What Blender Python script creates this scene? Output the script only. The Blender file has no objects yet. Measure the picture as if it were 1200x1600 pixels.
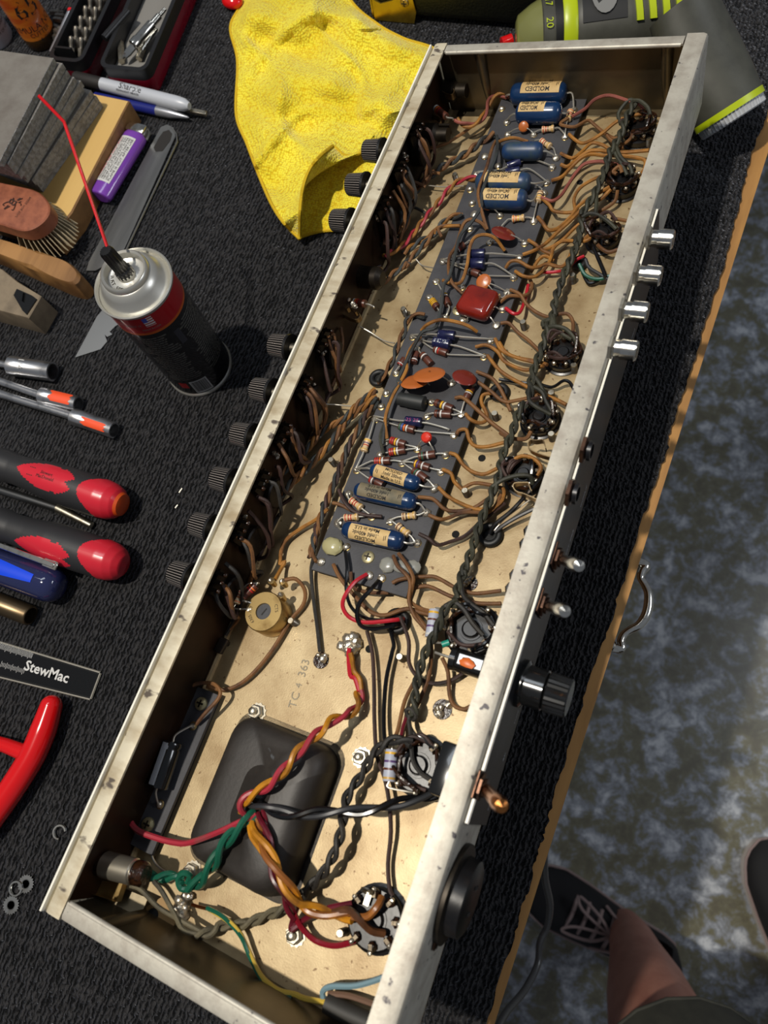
import bpy, bmesh, math, random
from mathutils import Vector, Matrix
import numpy as np
PI = math.pi
random.seed(7)
SC = bpy.context.scene
COL = SC.collection
# ------------------------------------------------------------------ frames
# chassis frame: X across the amplifier, Y along it, Z out of its floor. The bench is level; the amplifier leans on it.
RC = np.array([[0.8875000702684207, 0.34542298504095686, -0.30500260110193034],
               [0.21929683492148933, -0.8987318337686838, -0.379723569408322],
               [-0.4052807958279856, 0.27011858946798645, -0.8733747329507884]])
CC = np.array([0.26713094927015313, 0.144083170006706, 0.41339687226702154])
FPX = 1156.445
AW, AL, AH = 0.19237, 0.62, 0.0531
NB = np.array([0.2, -0.05, 1.0]); NB /= np.linalg.norm(NB)
P0 = np.array([0, 0, -0.075])
YW = np.array([0, 1.0, 0]) - NB * NB[1]; YW /= np.linalg.norm(YW)
XW = np.cross(YW, NB)
MW = np.array([XW, YW, NB])
def T(v): return MW @ (np.array(v, float) - P0)          # chassis -> world
CW = T(CC)
RW = RC @ MW.T
def ray(x, y): return RC.T @ np.array([(x - 600) / FPX, (y - 800) / FPX, 1.0])
def rayw(x, y): return RW.T @ np.array([(x - 600) / FPX, (y - 800) / FPX, 1.0])
def cp(x, y, z=0.0):            # point of the chassis frame on the level z (metres)
    d = ray(x, y); return CC + d * ((z - CC[2]) / d[2])
def cpx(x, y, X):               # ... on the plane X = const
    d = ray(x, y); return CC + d * ((X - CC[0]) / d[0])
def bp(x, y, h=0.0):            # point of the world at height h over the carpet
    d = rayw(x, y); return CW + d * ((h - CW[2]) / d[2])
FZ = -0.93                      # concrete floor
# ------------------------------------------------------------------ camera, world, lamps, exposure
cam_d = bpy.data.cameras.new('camera'); cam = bpy.data.objects.new('camera', cam_d); COL.objects.link(cam)
cam_d.sensor_fit = 'VERTICAL'; cam_d.sensor_height = 36; cam_d.lens = FPX / 1600 * 36
cam_d.clip_start = 0.01
mm = Matrix([list(RW[0]), list(-RW[1]), list(-RW[2])]).transposed().to_4x4()
mm.translation = Vector(CW); cam.matrix_world = mm
cam_d.dof.use_dof = True; cam_d.dof.focus_distance = 0.50; cam_d.dof.aperture_fstop = 9.0
SC.camera = cam
w = bpy.data.worlds.new('world'); SC.world = w; w.use_nodes = True
w.node_tree.nodes['Background'].inputs[0].default_value = (0.78, 0.86, 1.0, 1)
w.node_tree.nodes['Background'].inputs[1].default_value = 0.16
def area(name, loc, target, size, power, color, sy=None):
    l = bpy.data.lights.new(name, 'AREA'); l.energy = power; l.color = color
    l.shape = 'RECTANGLE' if sy else 'DISK'; l.size = size
    if sy: l.size_y = sy
    o = bpy.data.objects.new(name, l); COL.objects.link(o); o.location = loc
    o.rotation_euler = (Vector(target) - Vector(loc)).to_track_quat('-Z', 'Y').to_euler()
    return o
main_at = T(np.array([0.10, 0.25, 0]) + 2.5 * np.array([-0.12, -0.14, 1.0]))
area('ceiling_lamp', main_at, T([0.1, 0.25, 0]), 0.07, 62, (1.0, 0.93, 0.82))
area('ceiling_fill', (-0.8, 0.9, 2.3), (0.0, 0.3, 0), 1.0, 8, (0.86, 0.93, 1.0), 0.4)  # soft overhead fill, added to lift the general brightness
area('floor_side_lamp', (1.6, 0.9, 1.2), (0.9, 0.2, FZ), 0.6, 9, (0.90, 0.94, 1.0), 0.4)
SC.view_settings.view_transform = 'Standard'; SC.view_settings.look = 'None'
SC.view_settings.gamma = 1.0; SC.view_settings.exposure = 0.0
SC.view_settings.use_curve_mapping = False
# ------------------------------------------------------------------ materials
def srgb(c):
    return tuple(((x / 255) / 12.92 if x / 255 <= 0.04045 else ((x / 255 + 0.055) / 1.055) ** 2.4) for x in c) + (1,)
MATS = {}
def mat(name, rgb, rough=0.5, metal=0.0, var=None, bump=None, spec=0.5, coat=0.0, trans=0.0, emit=None, stretch=None, sheen=0.0, specks=None, alpha=1.0, ior=None):
    """var=(rgb2, scale, lo, hi), bump=(scale, strength, dist), specks=(rgb, scale, threshold)"""
    if name in MATS: return MATS[name]
    m = bpy.data.materials.new(name); m.use_nodes = True; nt = m.node_tree; b = nt.nodes['Principled BSDF']
    L = nt.links.new
    b.inputs['Base Color'].default_value = srgb(rgb); b.inputs['Roughness'].default_value = rough
    b.inputs['Metallic'].default_value = metal; b.inputs['Specular IOR Level'].default_value = spec
    b.inputs['Coat Weight'].default_value = coat; b.inputs['Transmission Weight'].default_value = trans
    b.inputs['Alpha'].default_value = alpha
    if ior: b.inputs['IOR'].default_value = ior
    if sheen: b.inputs['Sheen Weight'].default_value = sheen; b.inputs['Sheen Roughness'].default_value = 0.4
    if emit: b.inputs['Emission Color'].default_value = srgb(emit[0]); b.inputs['Emission Strength'].default_value = emit[1]
    if var or bump or specks:
        tc = nt.nodes.new('ShaderNodeTexCoord'); mp = nt.nodes.new('ShaderNodeMapping')
        L(tc.outputs['Object'], mp.inputs['Vector'])
        if stretch: mp.inputs['Scale'].default_value = stretch[:3]; mp.inputs['Rotation'].default_value = (0, 0, stretch[3] if len(stretch) > 3 else 0)
        src = mp.outputs['Vector']
    if var:
        n = nt.nodes.new('ShaderNodeTexNoise'); n.inputs['Scale'].default_value = var[1]; n.inputs['Detail'].default_value = 6
        n.inputs['Roughness'].default_value = 0.6
        L(src, n.inputs['Vector'])
        r = nt.nodes.new('ShaderNodeMapRange'); r.inputs['From Min'].default_value = var[2]; r.inputs['From Max'].default_value = var[3]
        L(n.outputs['Fac'], r.inputs['Value'])
        mx = nt.nodes.new('ShaderNodeMix'); mx.data_type = 'RGBA'
        L(r.outputs['Result'], mx.inputs['Factor']); mx.inputs['A'].default_value = srgb(rgb); mx.inputs['B'].default_value = srgb(var[0])
        L(mx.outputs['Result'], b.inputs['Base Color']); last = mx.outputs['Result']
    if specks:
        n2 = nt.nodes.new('ShaderNodeTexNoise'); n2.inputs['Scale'].default_value = specks[1]; n2.inputs['Detail'].default_value = 3
        L(src, n2.inputs['Vector'])
        r2 = nt.nodes.new('ShaderNodeMapRange'); r2.inputs['From Min'].default_value = specks[2]; r2.inputs['From Max'].default_value = specks[2] + 0.05
        L(n2.outputs['Fac'], r2.inputs['Value'])
        m2 = nt.nodes.new('ShaderNodeMix'); m2.data_type = 'RGBA'; L(r2.outputs['Result'], m2.inputs['Factor'])
        if var: L(last, m2.inputs['A'])
        else: m2.inputs['A'].default_value = srgb(rgb)
        m2.inputs['B'].default_value = srgb(specks[0]); L(m2.outputs['Result'], b.inputs['Base Color'])
    if bump:
        n3 = nt.nodes.new('ShaderNodeTexNoise'); n3.inputs['Scale'].default_value = bump[0]; n3.inputs['Detail'].default_value = 4
        L(src, n3.inputs['Vector'])
        bn = nt.nodes.new('ShaderNodeBump'); bn.inputs['Strength'].default_value = bump[1]; bn.inputs['Distance'].default_value = bump[2]
        L(n3.outputs['Fac'], bn.inputs['Height']); L(bn.outputs['Normal'], b.inputs['Normal'])
    MATS[name] = m
    return m
STEEL = mat('aged_steel_floor', (184, 164, 126), 0.46, 0.35, ((140, 116, 80), 30, 0.36, 0.70), (1100, 0.15, 0.0005), specks=((112, 86, 54), 300, 0.665))
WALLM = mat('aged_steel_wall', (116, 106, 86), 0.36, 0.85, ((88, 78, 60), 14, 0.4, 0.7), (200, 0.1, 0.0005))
RIM = mat('worn_aluminium_rim', (188, 183, 170), 0.5, 0.35, ((160, 152, 140), 90, 0.40, 0.70), (500, 0.2, 0.0004), specks=((84, 80, 82), 190, 0.66))
RIMB = mat('yellowed_aluminium_rim', (226, 216, 190), 0.42, 0.35, ((176, 158, 126), 70, 0.40, 0.72), (500, 0.2, 0.0004), specks=((104, 94, 84), 120, 0.635), stretch=(0.45, 1.0, 1.0))
BLACKPL = mat('black_anodised_panel', (24, 24, 27), 0.35, 0.4, ((50, 50, 54), 60, 0.5, 0.8), (300, 0.1, 0.0004))
WHITE = mat('cream_edge', (232, 228, 214), 0.4)
CHROME = mat('bright_chrome', (222, 218, 208), 0.16, 1.0, ((160, 148, 128), 120, 0.5, 0.8))
NICKEL = mat('dull_nickel', (196, 188, 170), 0.34, 1.0, ((130, 112, 88), 200, 0.5, 0.75))
BRASS = mat('old_brass', (186, 158, 104), 0.33, 0.9, ((120, 92, 50), 90, 0.5, 0.8))
SOLDER = mat('solder', (208, 200, 184), 0.28, 0.85, ((150, 130, 110), 500, 0.5, 0.8), (900, 0.6, 0.0006))
DARKMET = mat('dark_metal', (52, 46, 38), 0.45, 0.7, ((28, 22, 16), 90, 0.4, 0.7))
BAKE = mat('black_bakelite', (13, 12, 13), 0.32, 0.0, ((34, 28, 24), 120, 0.5, 0.8), (260, 0.12, 0.0004))
FLUX = mat('burnt_flux', (48, 26, 12), 0.2, 0.0, ((16, 9, 6), 300, 0.45, 0.6), (600, 0.6, 0.0008))
BOARD = mat('charcoal_fibreboard', (62, 62, 66), 0.62, 0.0, ((48, 48, 52), 60, 0.4, 0.7), (900, 0.25, 0.0004))
BLUE = mat('blue_moulding', (20, 50, 88), 0.22, 0.0, ((14, 38, 74), 60, 0.4, 0.7), coat=0.3)
DUSTB = mat('dusty_blue_moulding', (52, 68, 78), 0.4, 0.0, ((24, 52, 92), 90, 0.4, 0.6))
LABEL = mat('tan_paper_label', (206, 176, 122), 0.7, 0.0, ((186, 152, 98), 120, 0.4, 0.7))
LABELD = mat('dirty_paper_label', (120, 108, 84), 0.7, 0.0, ((96, 92, 76), 120, 0.4, 0.6))
INK = mat('black_ink', (22, 18, 16), 0.7)
DKBLUE = mat('dark_blue_sleeve', (20, 24, 56), 0.25, 0.0, ((34, 36, 74), 200, 0.4, 0.7))
SILVERINK = mat('silver_ink', (196, 200, 206), 0.4, 0.3)
TANR = mat('resistor_tan', (206, 176, 134), 0.4)
BRNR = mat('resistor_brown', (84, 46, 34), 0.35)
GRYR = mat('resistor_grey', (172, 176, 190), 0.45)
BANDC = {k: mat('band_' + n, c, 0.4) for k, (n, c) in dict(r=('red', (170, 40, 34)), y=('yellow', (220, 170, 40)), w=('silver', (200, 200, 196)),
      o=('orange', (214, 104, 36)), g=('green', (40, 92, 70)), b=('blue', (50, 90, 160)), k=('black', (24, 20, 20)), n=('brown', (90, 44, 26)), v=('violet', (86, 60, 110)), d=('gold', (190, 150, 70))).items()}
ORANGE = mat('orange_cloth_wire', (158, 106, 38), 0.66, 0.0, ((98, 60, 26), 70, 0.40, 0.64), (1500, 0.5, 0.0005))
BROWN = mat('brown_cloth_wire', (120, 80, 40), 0.66, 0.0, ((72, 44, 26), 55, 0.42, 0.66), (1500, 0.5, 0.0005))
DKBRN = mat('dark_brown_cloth_wire', (62, 40, 34), 0.6, 0.0, ((38, 25, 22), 55, 0.42, 0.66), (1500, 0.5, 0.0005))
PINK = mat('pink_cloth_wire', (142, 76, 64), 0.62, 0.0, ((106, 52, 44), 55, 0.42, 0.66), (1500, 0.5, 0.0005))
OLIVE = mat('olive_black_cloth_wire', (56, 56, 42), 0.62, 0.0, ((30, 30, 26), 70, 0.42, 0.66), (1500, 0.6, 0.0005))
BLKC = mat('black_cloth_wire', (34, 32, 30), 0.6, 0.0, ((52, 48, 42), 90, 0.45, 0.66), (1500, 0.5, 0.0005))
SLATE = mat('slate_cloth_wire', (52, 56, 56), 0.62, 0.0, ((36, 34, 30), 70, 0.42, 0.66), (1500, 0.5, 0.0005))
DUSTW = mat('dusty_grey_cloth_wire', (98, 90, 68), 0.7, 0.0, ((58, 54, 44), 70, 0.42, 0.66), (1500, 0.6, 0.0006))
BLKP = mat('black_plastic_wire', (14, 14, 16), 0.22, 0.0)
GREYP = mat('charcoal_plastic_wire', (44, 45, 48), 0.4, 0.0)
REDP = mat('red_plastic_wire', (178, 30, 44), 0.3, 0.0)
DREDP = mat('dark_red_plastic_wire', (100, 22, 36), 0.32, 0.0, ((66, 18, 26), 60, 0.45, 0.65))
ROSEP = mat('faded_red_plastic_wire', (160, 44, 58), 0.35, 0.0, ((130, 70, 70), 60, 0.5, 0.7))
YELP = mat('amber_plastic_wire', (192, 128, 30), 0.32, 0.0, ((122, 78, 28), 50, 0.42, 0.62))
AMBB = mat('amber_brown_plastic_wire', (136, 82, 36), 0.34, 0.0, ((206, 130, 24), 45, 0.5, 0.66))
GREENP = mat('green_plastic_wire', (24, 84, 64), 0.25, 0.0)
YELLOWP = mat('yellow_plastic_wire', (204, 172, 70), 0.3)
BLUEP = mat('grey_blue_plastic_wire', (112, 140, 150), 0.35)
TAUPE = mat('taupe_plastic_wire', (110, 84, 68), 0.4)
TIN = mat('tinned_lead', (210, 204, 190), 0.32, 0.8)
# ------------------------------------------------------------------ mesh builder
def vn(v): v = np.array(v, float); return v / (np.linalg.norm(v) + 1e-12)
def frame(ax):
    ax = vn(ax); u = np.cross(ax, [0, 0, 1.0])
    if np.linalg.norm(u) < 1e-3: u = np.cross(ax, [0, 1.0, 0])
    u = vn(u); return u, np.cross(ax, u), ax
def smooth(pts, k=4):
    P = np.array(pts, float)
    if len(P) < 3: return P
    Q = np.vstack([2 * P[0] - P[1], P, 2 * P[-1] - P[-2]]); out = []
    for i in range(1, len(Q) - 2):
        a, b, c, d = Q[i - 1:i + 3]
        for j in range(k):
            t = j / k
            out.append(0.5 * ((2 * b) + (c - a) * t + (2 * a - 5 * b + 4 * c - d) * t * t + (3 * b - a - 3 * c + d) * t ** 3))
    out.append(Q[-2]); return np.array(out)
WORLD = {}
class MB:
    def __init__(s): s.v = []; s.f = []; s.m = []
    def add(s, vs, fs, mi=0):
        o = len(s.v); s.v.extend([tuple(x) for x in vs]); s.f.extend([tuple(i + o for i in f) for f in fs]); s.m.extend([mi] * len(fs)); return s
    def tube(s, pts, r, mi=0, n=7, cap=True):
        P = np.array(pts, float); N = len(P)
        t = np.gradient(P, axis=0); t /= (np.linalg.norm(t, axis=1)[:, None] + 1e-12)
        u = frame(t[0])[0]; vs = []
        rr = np.full(N, r) if np.isscalar(r) else np.interp(np.linspace(0, 1, N), np.linspace(0, 1, len(r)), r)
        for i in range(N):
            u = vn(u - t[i] * (u @ t[i])); w_ = np.cross(t[i], u)
            for k in range(n):
                a = 2 * PI * k / n; vs.append(P[i] + rr[i] * (math.cos(a) * u + math.sin(a) * w_))
        fs = [(i * n + k, i * n + (k + 1) % n, (i + 1) * n + (k + 1) % n, (i + 1) * n + k) for i in range(N - 1) for k in range(n)]
        if cap: fs += [tuple(range(n))[::-1], tuple((N - 1) * n + k for k in range(n))]
        return s.add(vs, fs, mi)
    def lathe(s, c, ax, prof, mi=0, n=16, flute=0, fl=0.0, arc=None, u0=None):
        """prof [(r, h)] or [(r, h, mi)]"""
        u, v, a = frame(ax)
        if u0 is not None: u = vn(np.array(u0) - a * (np.array(u0) @ a)); v = np.cross(a, u)
        c = np.array(c, float); rings = []
        for p in prof:
            ring = []
            for k in range(n):
                th = 2 * PI * k / n; r = p[0]
                if flute and (k % (3 if flute == 3 else 2)) == (2 if flute == 3 else 1) and r > fl * 1.5: r -= fl
                ring.append(c + a * p[1] + r * (math.cos(th) * u + math.sin(th) * v))
            rings.append(ring)
        vs = [x for r_ in rings for x in r_]
        for i in range(len(prof) - 1):
            m_ = prof[i][2] if len(prof[i]) > 2 else mi
            o = len(s.v) if i == 0 else o
            if i == 0: s.v.extend([tuple(x) for x in vs])
            for k in range(n):
                s.f.append((o + i * n + k, o + i * n + (k + 1) % n, o + (i + 1) * n + (k + 1) % n, o + (i + 1) * n + k)); s.m.append(m_ if flute != 3 or k % 3 == 0 else 2)
        if prof[0][0] > 1e-6: s.f.append(tuple(o + k for k in range(n))[::-1]); s.m.append(prof[0][2] if len(prof[0]) > 2 else mi)
        if prof[-1][0] > 1e-6: s.f.append(tuple(o + (len(prof) - 1) * n + k for k in range(n))); s.m.append(prof[-1][2] if len(prof[-1]) > 2 else mi)
        return s
    def box(s, c, size, R=None, bev=0.0, mi=0, seg=1):
        bm = bmesh.new(); bmesh.ops.create_cube(bm, size=1.0)
        for v in bm.verts: v.co = Vector((v.co.x * size[0], v.co.y * size[1], v.co.z * size[2]))
        if bev > 0: bmesh.ops.bevel(bm, geom=bm.edges[:], offset=bev, segments=seg, affect='EDGES', profile=0.5)
        R = np.eye(3) if R is None else np.array(R)   # columns = axes
        vs = [np.array(c) + R @ np.array(v.co) for v in bm.verts]
        bm.verts.index_update()
        fs = [tuple(v.index for v in f.verts) for f in bm.faces]; bm.free()
        return s.add(vs, fs, mi)
    def prism(s, poly, ext, mi=0, bev=0.0, mtop=None):
        """polygon (list of 3-D points) extruded by the vector ext"""
        n = len(poly); P = [np.array(p, float) for p in poly]; e = np.array(ext, float)
        nn = sum(np.cross(P[i], P[(i + 1) % n]) for i in range(n))
        if nn @ e < 0: P = P[::-1]
        vs = P + [p + e for p in P]
        fs = [tuple(range(n))[::-1]] + [(i, (i + 1) % n, n + (i + 1) % n, n + i) for i in range(n)]
        s.add(vs, fs, mi)
        o = len(s.v) - 2 * n
        if bev > 0:
            c = sum(P) / n; el = vn(e)
            s.v.extend([tuple(p + e + el * bev * 0.8 + vn(c - p) * bev) for p in P]); o2 = len(s.v) - n
            for i in range(n): s.f.append((o + n + i, o + n + (i + 1) % n, o2 + (i + 1) % n, o2 + i)); s.m.append(mi)
            s.f.append(tuple(range(o2, o2 + n)))
        else: s.f.append(tuple(range(o + n, o + 2 * n)))
        s.m.append(mi if mtop is None else mtop)
        return s
    def grid(s, rows, mi=0, close=False):
        nr, nc = len(rows), len(rows[0])
        vs = [p for r in rows for p in r]
        fs = [(i * nc + j, i * nc + j + 1, (i + 1) * nc + j + 1, (i + 1) * nc + j) for i in range(nr - 1) for j in range(nc - 1)]
        return s.add(vs, fs, mi)
    def ball(s, c, r, mi=0, n=8, m=5, R=None, jit=0.0):
        r = (r, r, r) if np.isscalar(r) else r; R = np.eye(3) if R is None else np.array(R)
        c = np.array(c, float); vs = [c + R @ np.array([0, 0, r[2]])]
        for i in range(1, m):
            ph = PI * i / m
            for k in range(n):
                th = 2 * PI * k / n; j = 1 + random.uniform(-jit, jit)
                vs.append(c + R @ np.array([r[0] * math.sin(ph) * math.cos(th) * j, r[1] * math.sin(ph) * math.sin(th) * j, r[2] * math.cos(ph)]))
        vs.append(c - R @ np.array([0, 0, r[2]])); L = len(vs) - 1
        fs = [(0, 1 + k, 1 + (k + 1) % n) for k in range(n)]
        for i in range(m - 2):
            fs += [(1 + i * n + k, 1 + (i + 1) * n + k, 1 + (i + 1) * n + (k + 1) % n, 1 + i * n + (k + 1) % n) for k in range(n)]
        fs += [(L, 1 + (m - 2) * n + (k + 1) % n, 1 + (m - 2) * n + k) for k in range(n)]
        return s.add(vs, fs, mi)
    def build(s, name, mats, parent=None, xf=True, label=None, at=None, cat=None, group=None, kind=None, sharp=38):
        V = np.array(s.v, float)
        if xf: V = (V - P0) @ MW.T
        if at is None: base = WORLD[parent] if parent is not None else np.array([V[:, 0].mean(), V[:, 1].mean(), V[:, 2].min()])
        else: base = T(at) if xf else np.array(at, float)
        me = bpy.data.meshes.new(name); me.from_pydata((V - base).tolist(), [], s.f)
        if not isinstance(mats, (list, tuple)): mats = [mats]
        for m_ in mats: me.materials.append(m_)
        me.polygons.foreach_set('material_index', s.m)
        me.shade_smooth(); me.update()
        me.set_sharp_from_angle(angle=math.radians(sharp))
        o = bpy.data.objects.new(name, me); COL.objects.link(o)
        if parent is not None: o.parent = parent; o.location = Vector(base - WORLD[parent])
        else: o.location = Vector(base)
        WORLD[o] = base
        tag(o, label, cat, group, kind)
        return o
def tag(o, label=None, cat=None, group=None, kind=None):
    if label: o['label'] = label
    if cat: o['category'] = cat
    if group: o['group'] = group
    if kind: o['kind'] = kind
def thing(name, label, cat, loc, group=None, xf=False):
    loc = T(loc) if xf else np.array(loc, float)
    o = bpy.data.objects.new(name, None); COL.objects.link(o); o.location = Vector(loc); o.empty_display_size = 0.01
    WORLD[o] = loc; tag(o, label, cat, group); return o
_tx = {}
def textmesh(s, bold=0.0):
    if (s, bold) in _tx: return _tx[(s, bold)]
    cu = bpy.data.curves.new('t', 'FONT'); cu.body = s; cu.align_x = 'CENTER'; cu.align_y = 'CENTER'; cu.resolution_u = 2
    cu.space_line = 0.9; cu.offset = bold
    ob = bpy.data.objects.new('t', cu); COL.objects.link(ob); bpy.context.view_layer.update()
    me = bpy.data.meshes.new_from_object(ob.evaluated_get(bpy.context.evaluated_depsgraph_get()))
    V = [tuple(v.co) for v in me.vertices]; F = [tuple(p.vertices) for p in me.polygons]
    bpy.data.objects.remove(ob); bpy.data.curves.remove(cu); bpy.data.meshes.remove(me)
    _tx[(s, bold)] = (V, F); return V, F
def text(mb, s, o, xd, yd, size, mi=0, bold=0.0, sx=1.0):
    V, F = textmesh(s, bold); o = np.array(o); xd = vn(xd); yd = vn(yd)
    for k in (0,):
        mb.add([o + xd * (v[0] * size * sx + k) + yd * (v[1] * size) for v in V], F, mi)
def textcyl(mb, s, c, ax, r, th0, size, mi=0, flip=1, off=0.0, sx=1.0, u0=(0, 0, 1)):
    """text wrapped on a cylinder: x along the axis, y round it; th0 measured from u0 towards axis x u0"""
    a = vn(ax); u = vn(np.array(u0, float) - a * (np.array(u0) @ a)); v = np.cross(a, u); V, F = textmesh(s)
    out = []
    for p in V:
        th = th0 + flip * (p[1] * size + off) / r
        out.append(np.array(c) + a * (flip * p[0] * size * sx) + r * (math.cos(th) * u + math.sin(th) * v))
    mb.add(out, F, mi)
TAGS = dict(A=(640, 100, 4), B=(840, 100, 5), C=(600, 320, 4.615), D=(780, 350, 4), E=(540, 560, 4.615), F=(700, 600, 4.615), G=(460, 780, 3.529),
    H=(540, 900, 4), I=(180, 880, 4), J=(180, 1060, 3), K=(340, 1120, 3.3333), L=(60, 1240, 3), M=(380, 1350, 3.158), N=(560, 1100, 4),
    O=(740, 800, 4), P=(780, 600, 4), Q=(480, 100, 4), R=(400, 400, 4), S=(240, 600, 4), U=(540, 600, 7.5), V=(700, 100, 5.4545), X=(640, 900, 6.667),
    a=(0, 0, 3.636), b=(0, 300, 3), c=(0, 520, 3), d=(0, 850, 3), e=(0, 1200, 3), f=(340, 0, 3), g=(800, 0, 3), h=(800, 1200, 3), n=(960, 180, 5),
    o=(400, 1100, 4), q=(240, 1380, 3), r=(400, 600, 5.333), p=(0, 0, 1))
def pix(tag_, x, y):
    ox, oy, s = TAGS[tag_]; return ox + x / s, oy + y / s
def path(spec, z0=10):
    """'A 12,34,8 50,60 | B 1,2' -> chassis points; the third number is the height in mm and carries over"""
    z = z0; out = []; tg = 'p'
    for tok in spec.split():
        if tok in TAGS: tg = tok; continue
        if tok == '|': continue
        q = [float(t) for t in tok.split(',')]
        if len(q) > 2: z = q[2]
        out.append(cp(*pix(tg, q[0], q[1]), z / 1000))
    return out
def wire(spec, m, parent, r=1.0, z=10, name='wire', label=None, n=7):
    P = smooth(path(spec, z), 4)
    return MB().tube(P, r / 1000, n=n).build(name, m, parent, label=label)
def braid(spec, mats, parent, r=1.0, z=10, turns=None, pitch=14, label=None, name='wire', off=1.05, ph0=0.0):
    P = smooth(path(spec, z), 8); seg = np.linalg.norm(np.diff(P, axis=0), axis=1); L = np.concatenate([[0], np.cumsum(seg)])
    N = max(12, int(L[-1] * 1000 / 1.6)); s_ = np.linspace(0, L[-1], N); Q = np.stack([np.interp(s_, L, P[:, i]) for i in range(3)], 1)
    for _ in range(2): Q[1:-1] = (Q[:-2] + 2 * Q[1:-1] + Q[2:]) / 4
    t = np.gradient(Q, axis=0); t /= np.linalg.norm(t, axis=1)[:, None]
    k = len(mats); res = []
    for j, m in enumerate(mats):
        pts = []
        for i in range(N):
            side = vn(np.cross(t[i], [0, 0, 1.0])); up = np.cross(side, t[i])
            a = 2 * PI * (s_[i] * 1000 / pitch + j / k) + ph0
            rr = off * r / 1000 * (1.0 if k == 2 else 1.15)
            pts.append(Q[i] + rr * (math.cos(a) * side + math.sin(a) * up))
        res.append(MB().tube(pts, r / 1000, n=7).build(name, m, parent, label=label))
    return res
# ------------------------------------------------------------------ setting: floor, bench
def nodes_mat(name):
    m = bpy.data.materials.new(name); m.use_nodes = True; MATS[name] = m
    return m, m.node_tree, m.node_tree.nodes['Principled BSDF'], m.node_tree.links.new
def concrete():
    m, nt, b, L = nodes_mat('blotchy_painted_concrete'); N = nt.nodes.new
    tc = N('ShaderNodeTexCoord'); a = N('ShaderNodeTexNoise'); a.inputs['Scale'].default_value = 24; a.inputs['Detail'].default_value = 8; a.inputs['Roughness'].default_value = 0.72; a.inputs['Distortion'].default_value = 0.25
    c = N('ShaderNodeTexNoise'); c.inputs['Scale'].default_value = 3.2; c.inputs['Detail'].default_value = 5
    L(tc.outputs['Object'], a.inputs['Vector']); L(tc.outputs['Object'], c.inputs['Vector'])
    r = N('ShaderNodeValToRGB'); L(a.outputs['Fac'], r.inputs['Fac']); e = r.color_ramp.elements
    e[0].position = 0.38; e[0].color = srgb((104, 100, 84)); e[1].position = 0.63; e[1].color = srgb((204, 208, 212))
    for p_, c_ in ((0.47, (120, 118, 96)), (0.51, (132, 136, 142)), (0.56, (158, 163, 170))):
        q = e.new(p_); q.color = srgb(c_)
    r2 = N('ShaderNodeValToRGB'); L(c.outputs['Fac'], r2.inputs['Fac']); e = r2.color_ramp.elements
    e[0].position = 0.42; e[0].color = srgb((120, 118, 116)); e[1].position = 0.62; e[1].color = srgb((255, 255, 255))
    mx = N('ShaderNodeMix'); mx.data_type = 'RGBA'; mx.blend_type = 'MULTIPLY'; mx.inputs['Factor'].default_value = 0.45
    L(r.outputs['Color'], mx.inputs['A']); L(r2.outputs['Color'], mx.inputs['B']); L(mx.outputs['Result'], b.inputs['Base Color'])
    b.inputs['Roughness'].default_value = 0.3
    return m
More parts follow.
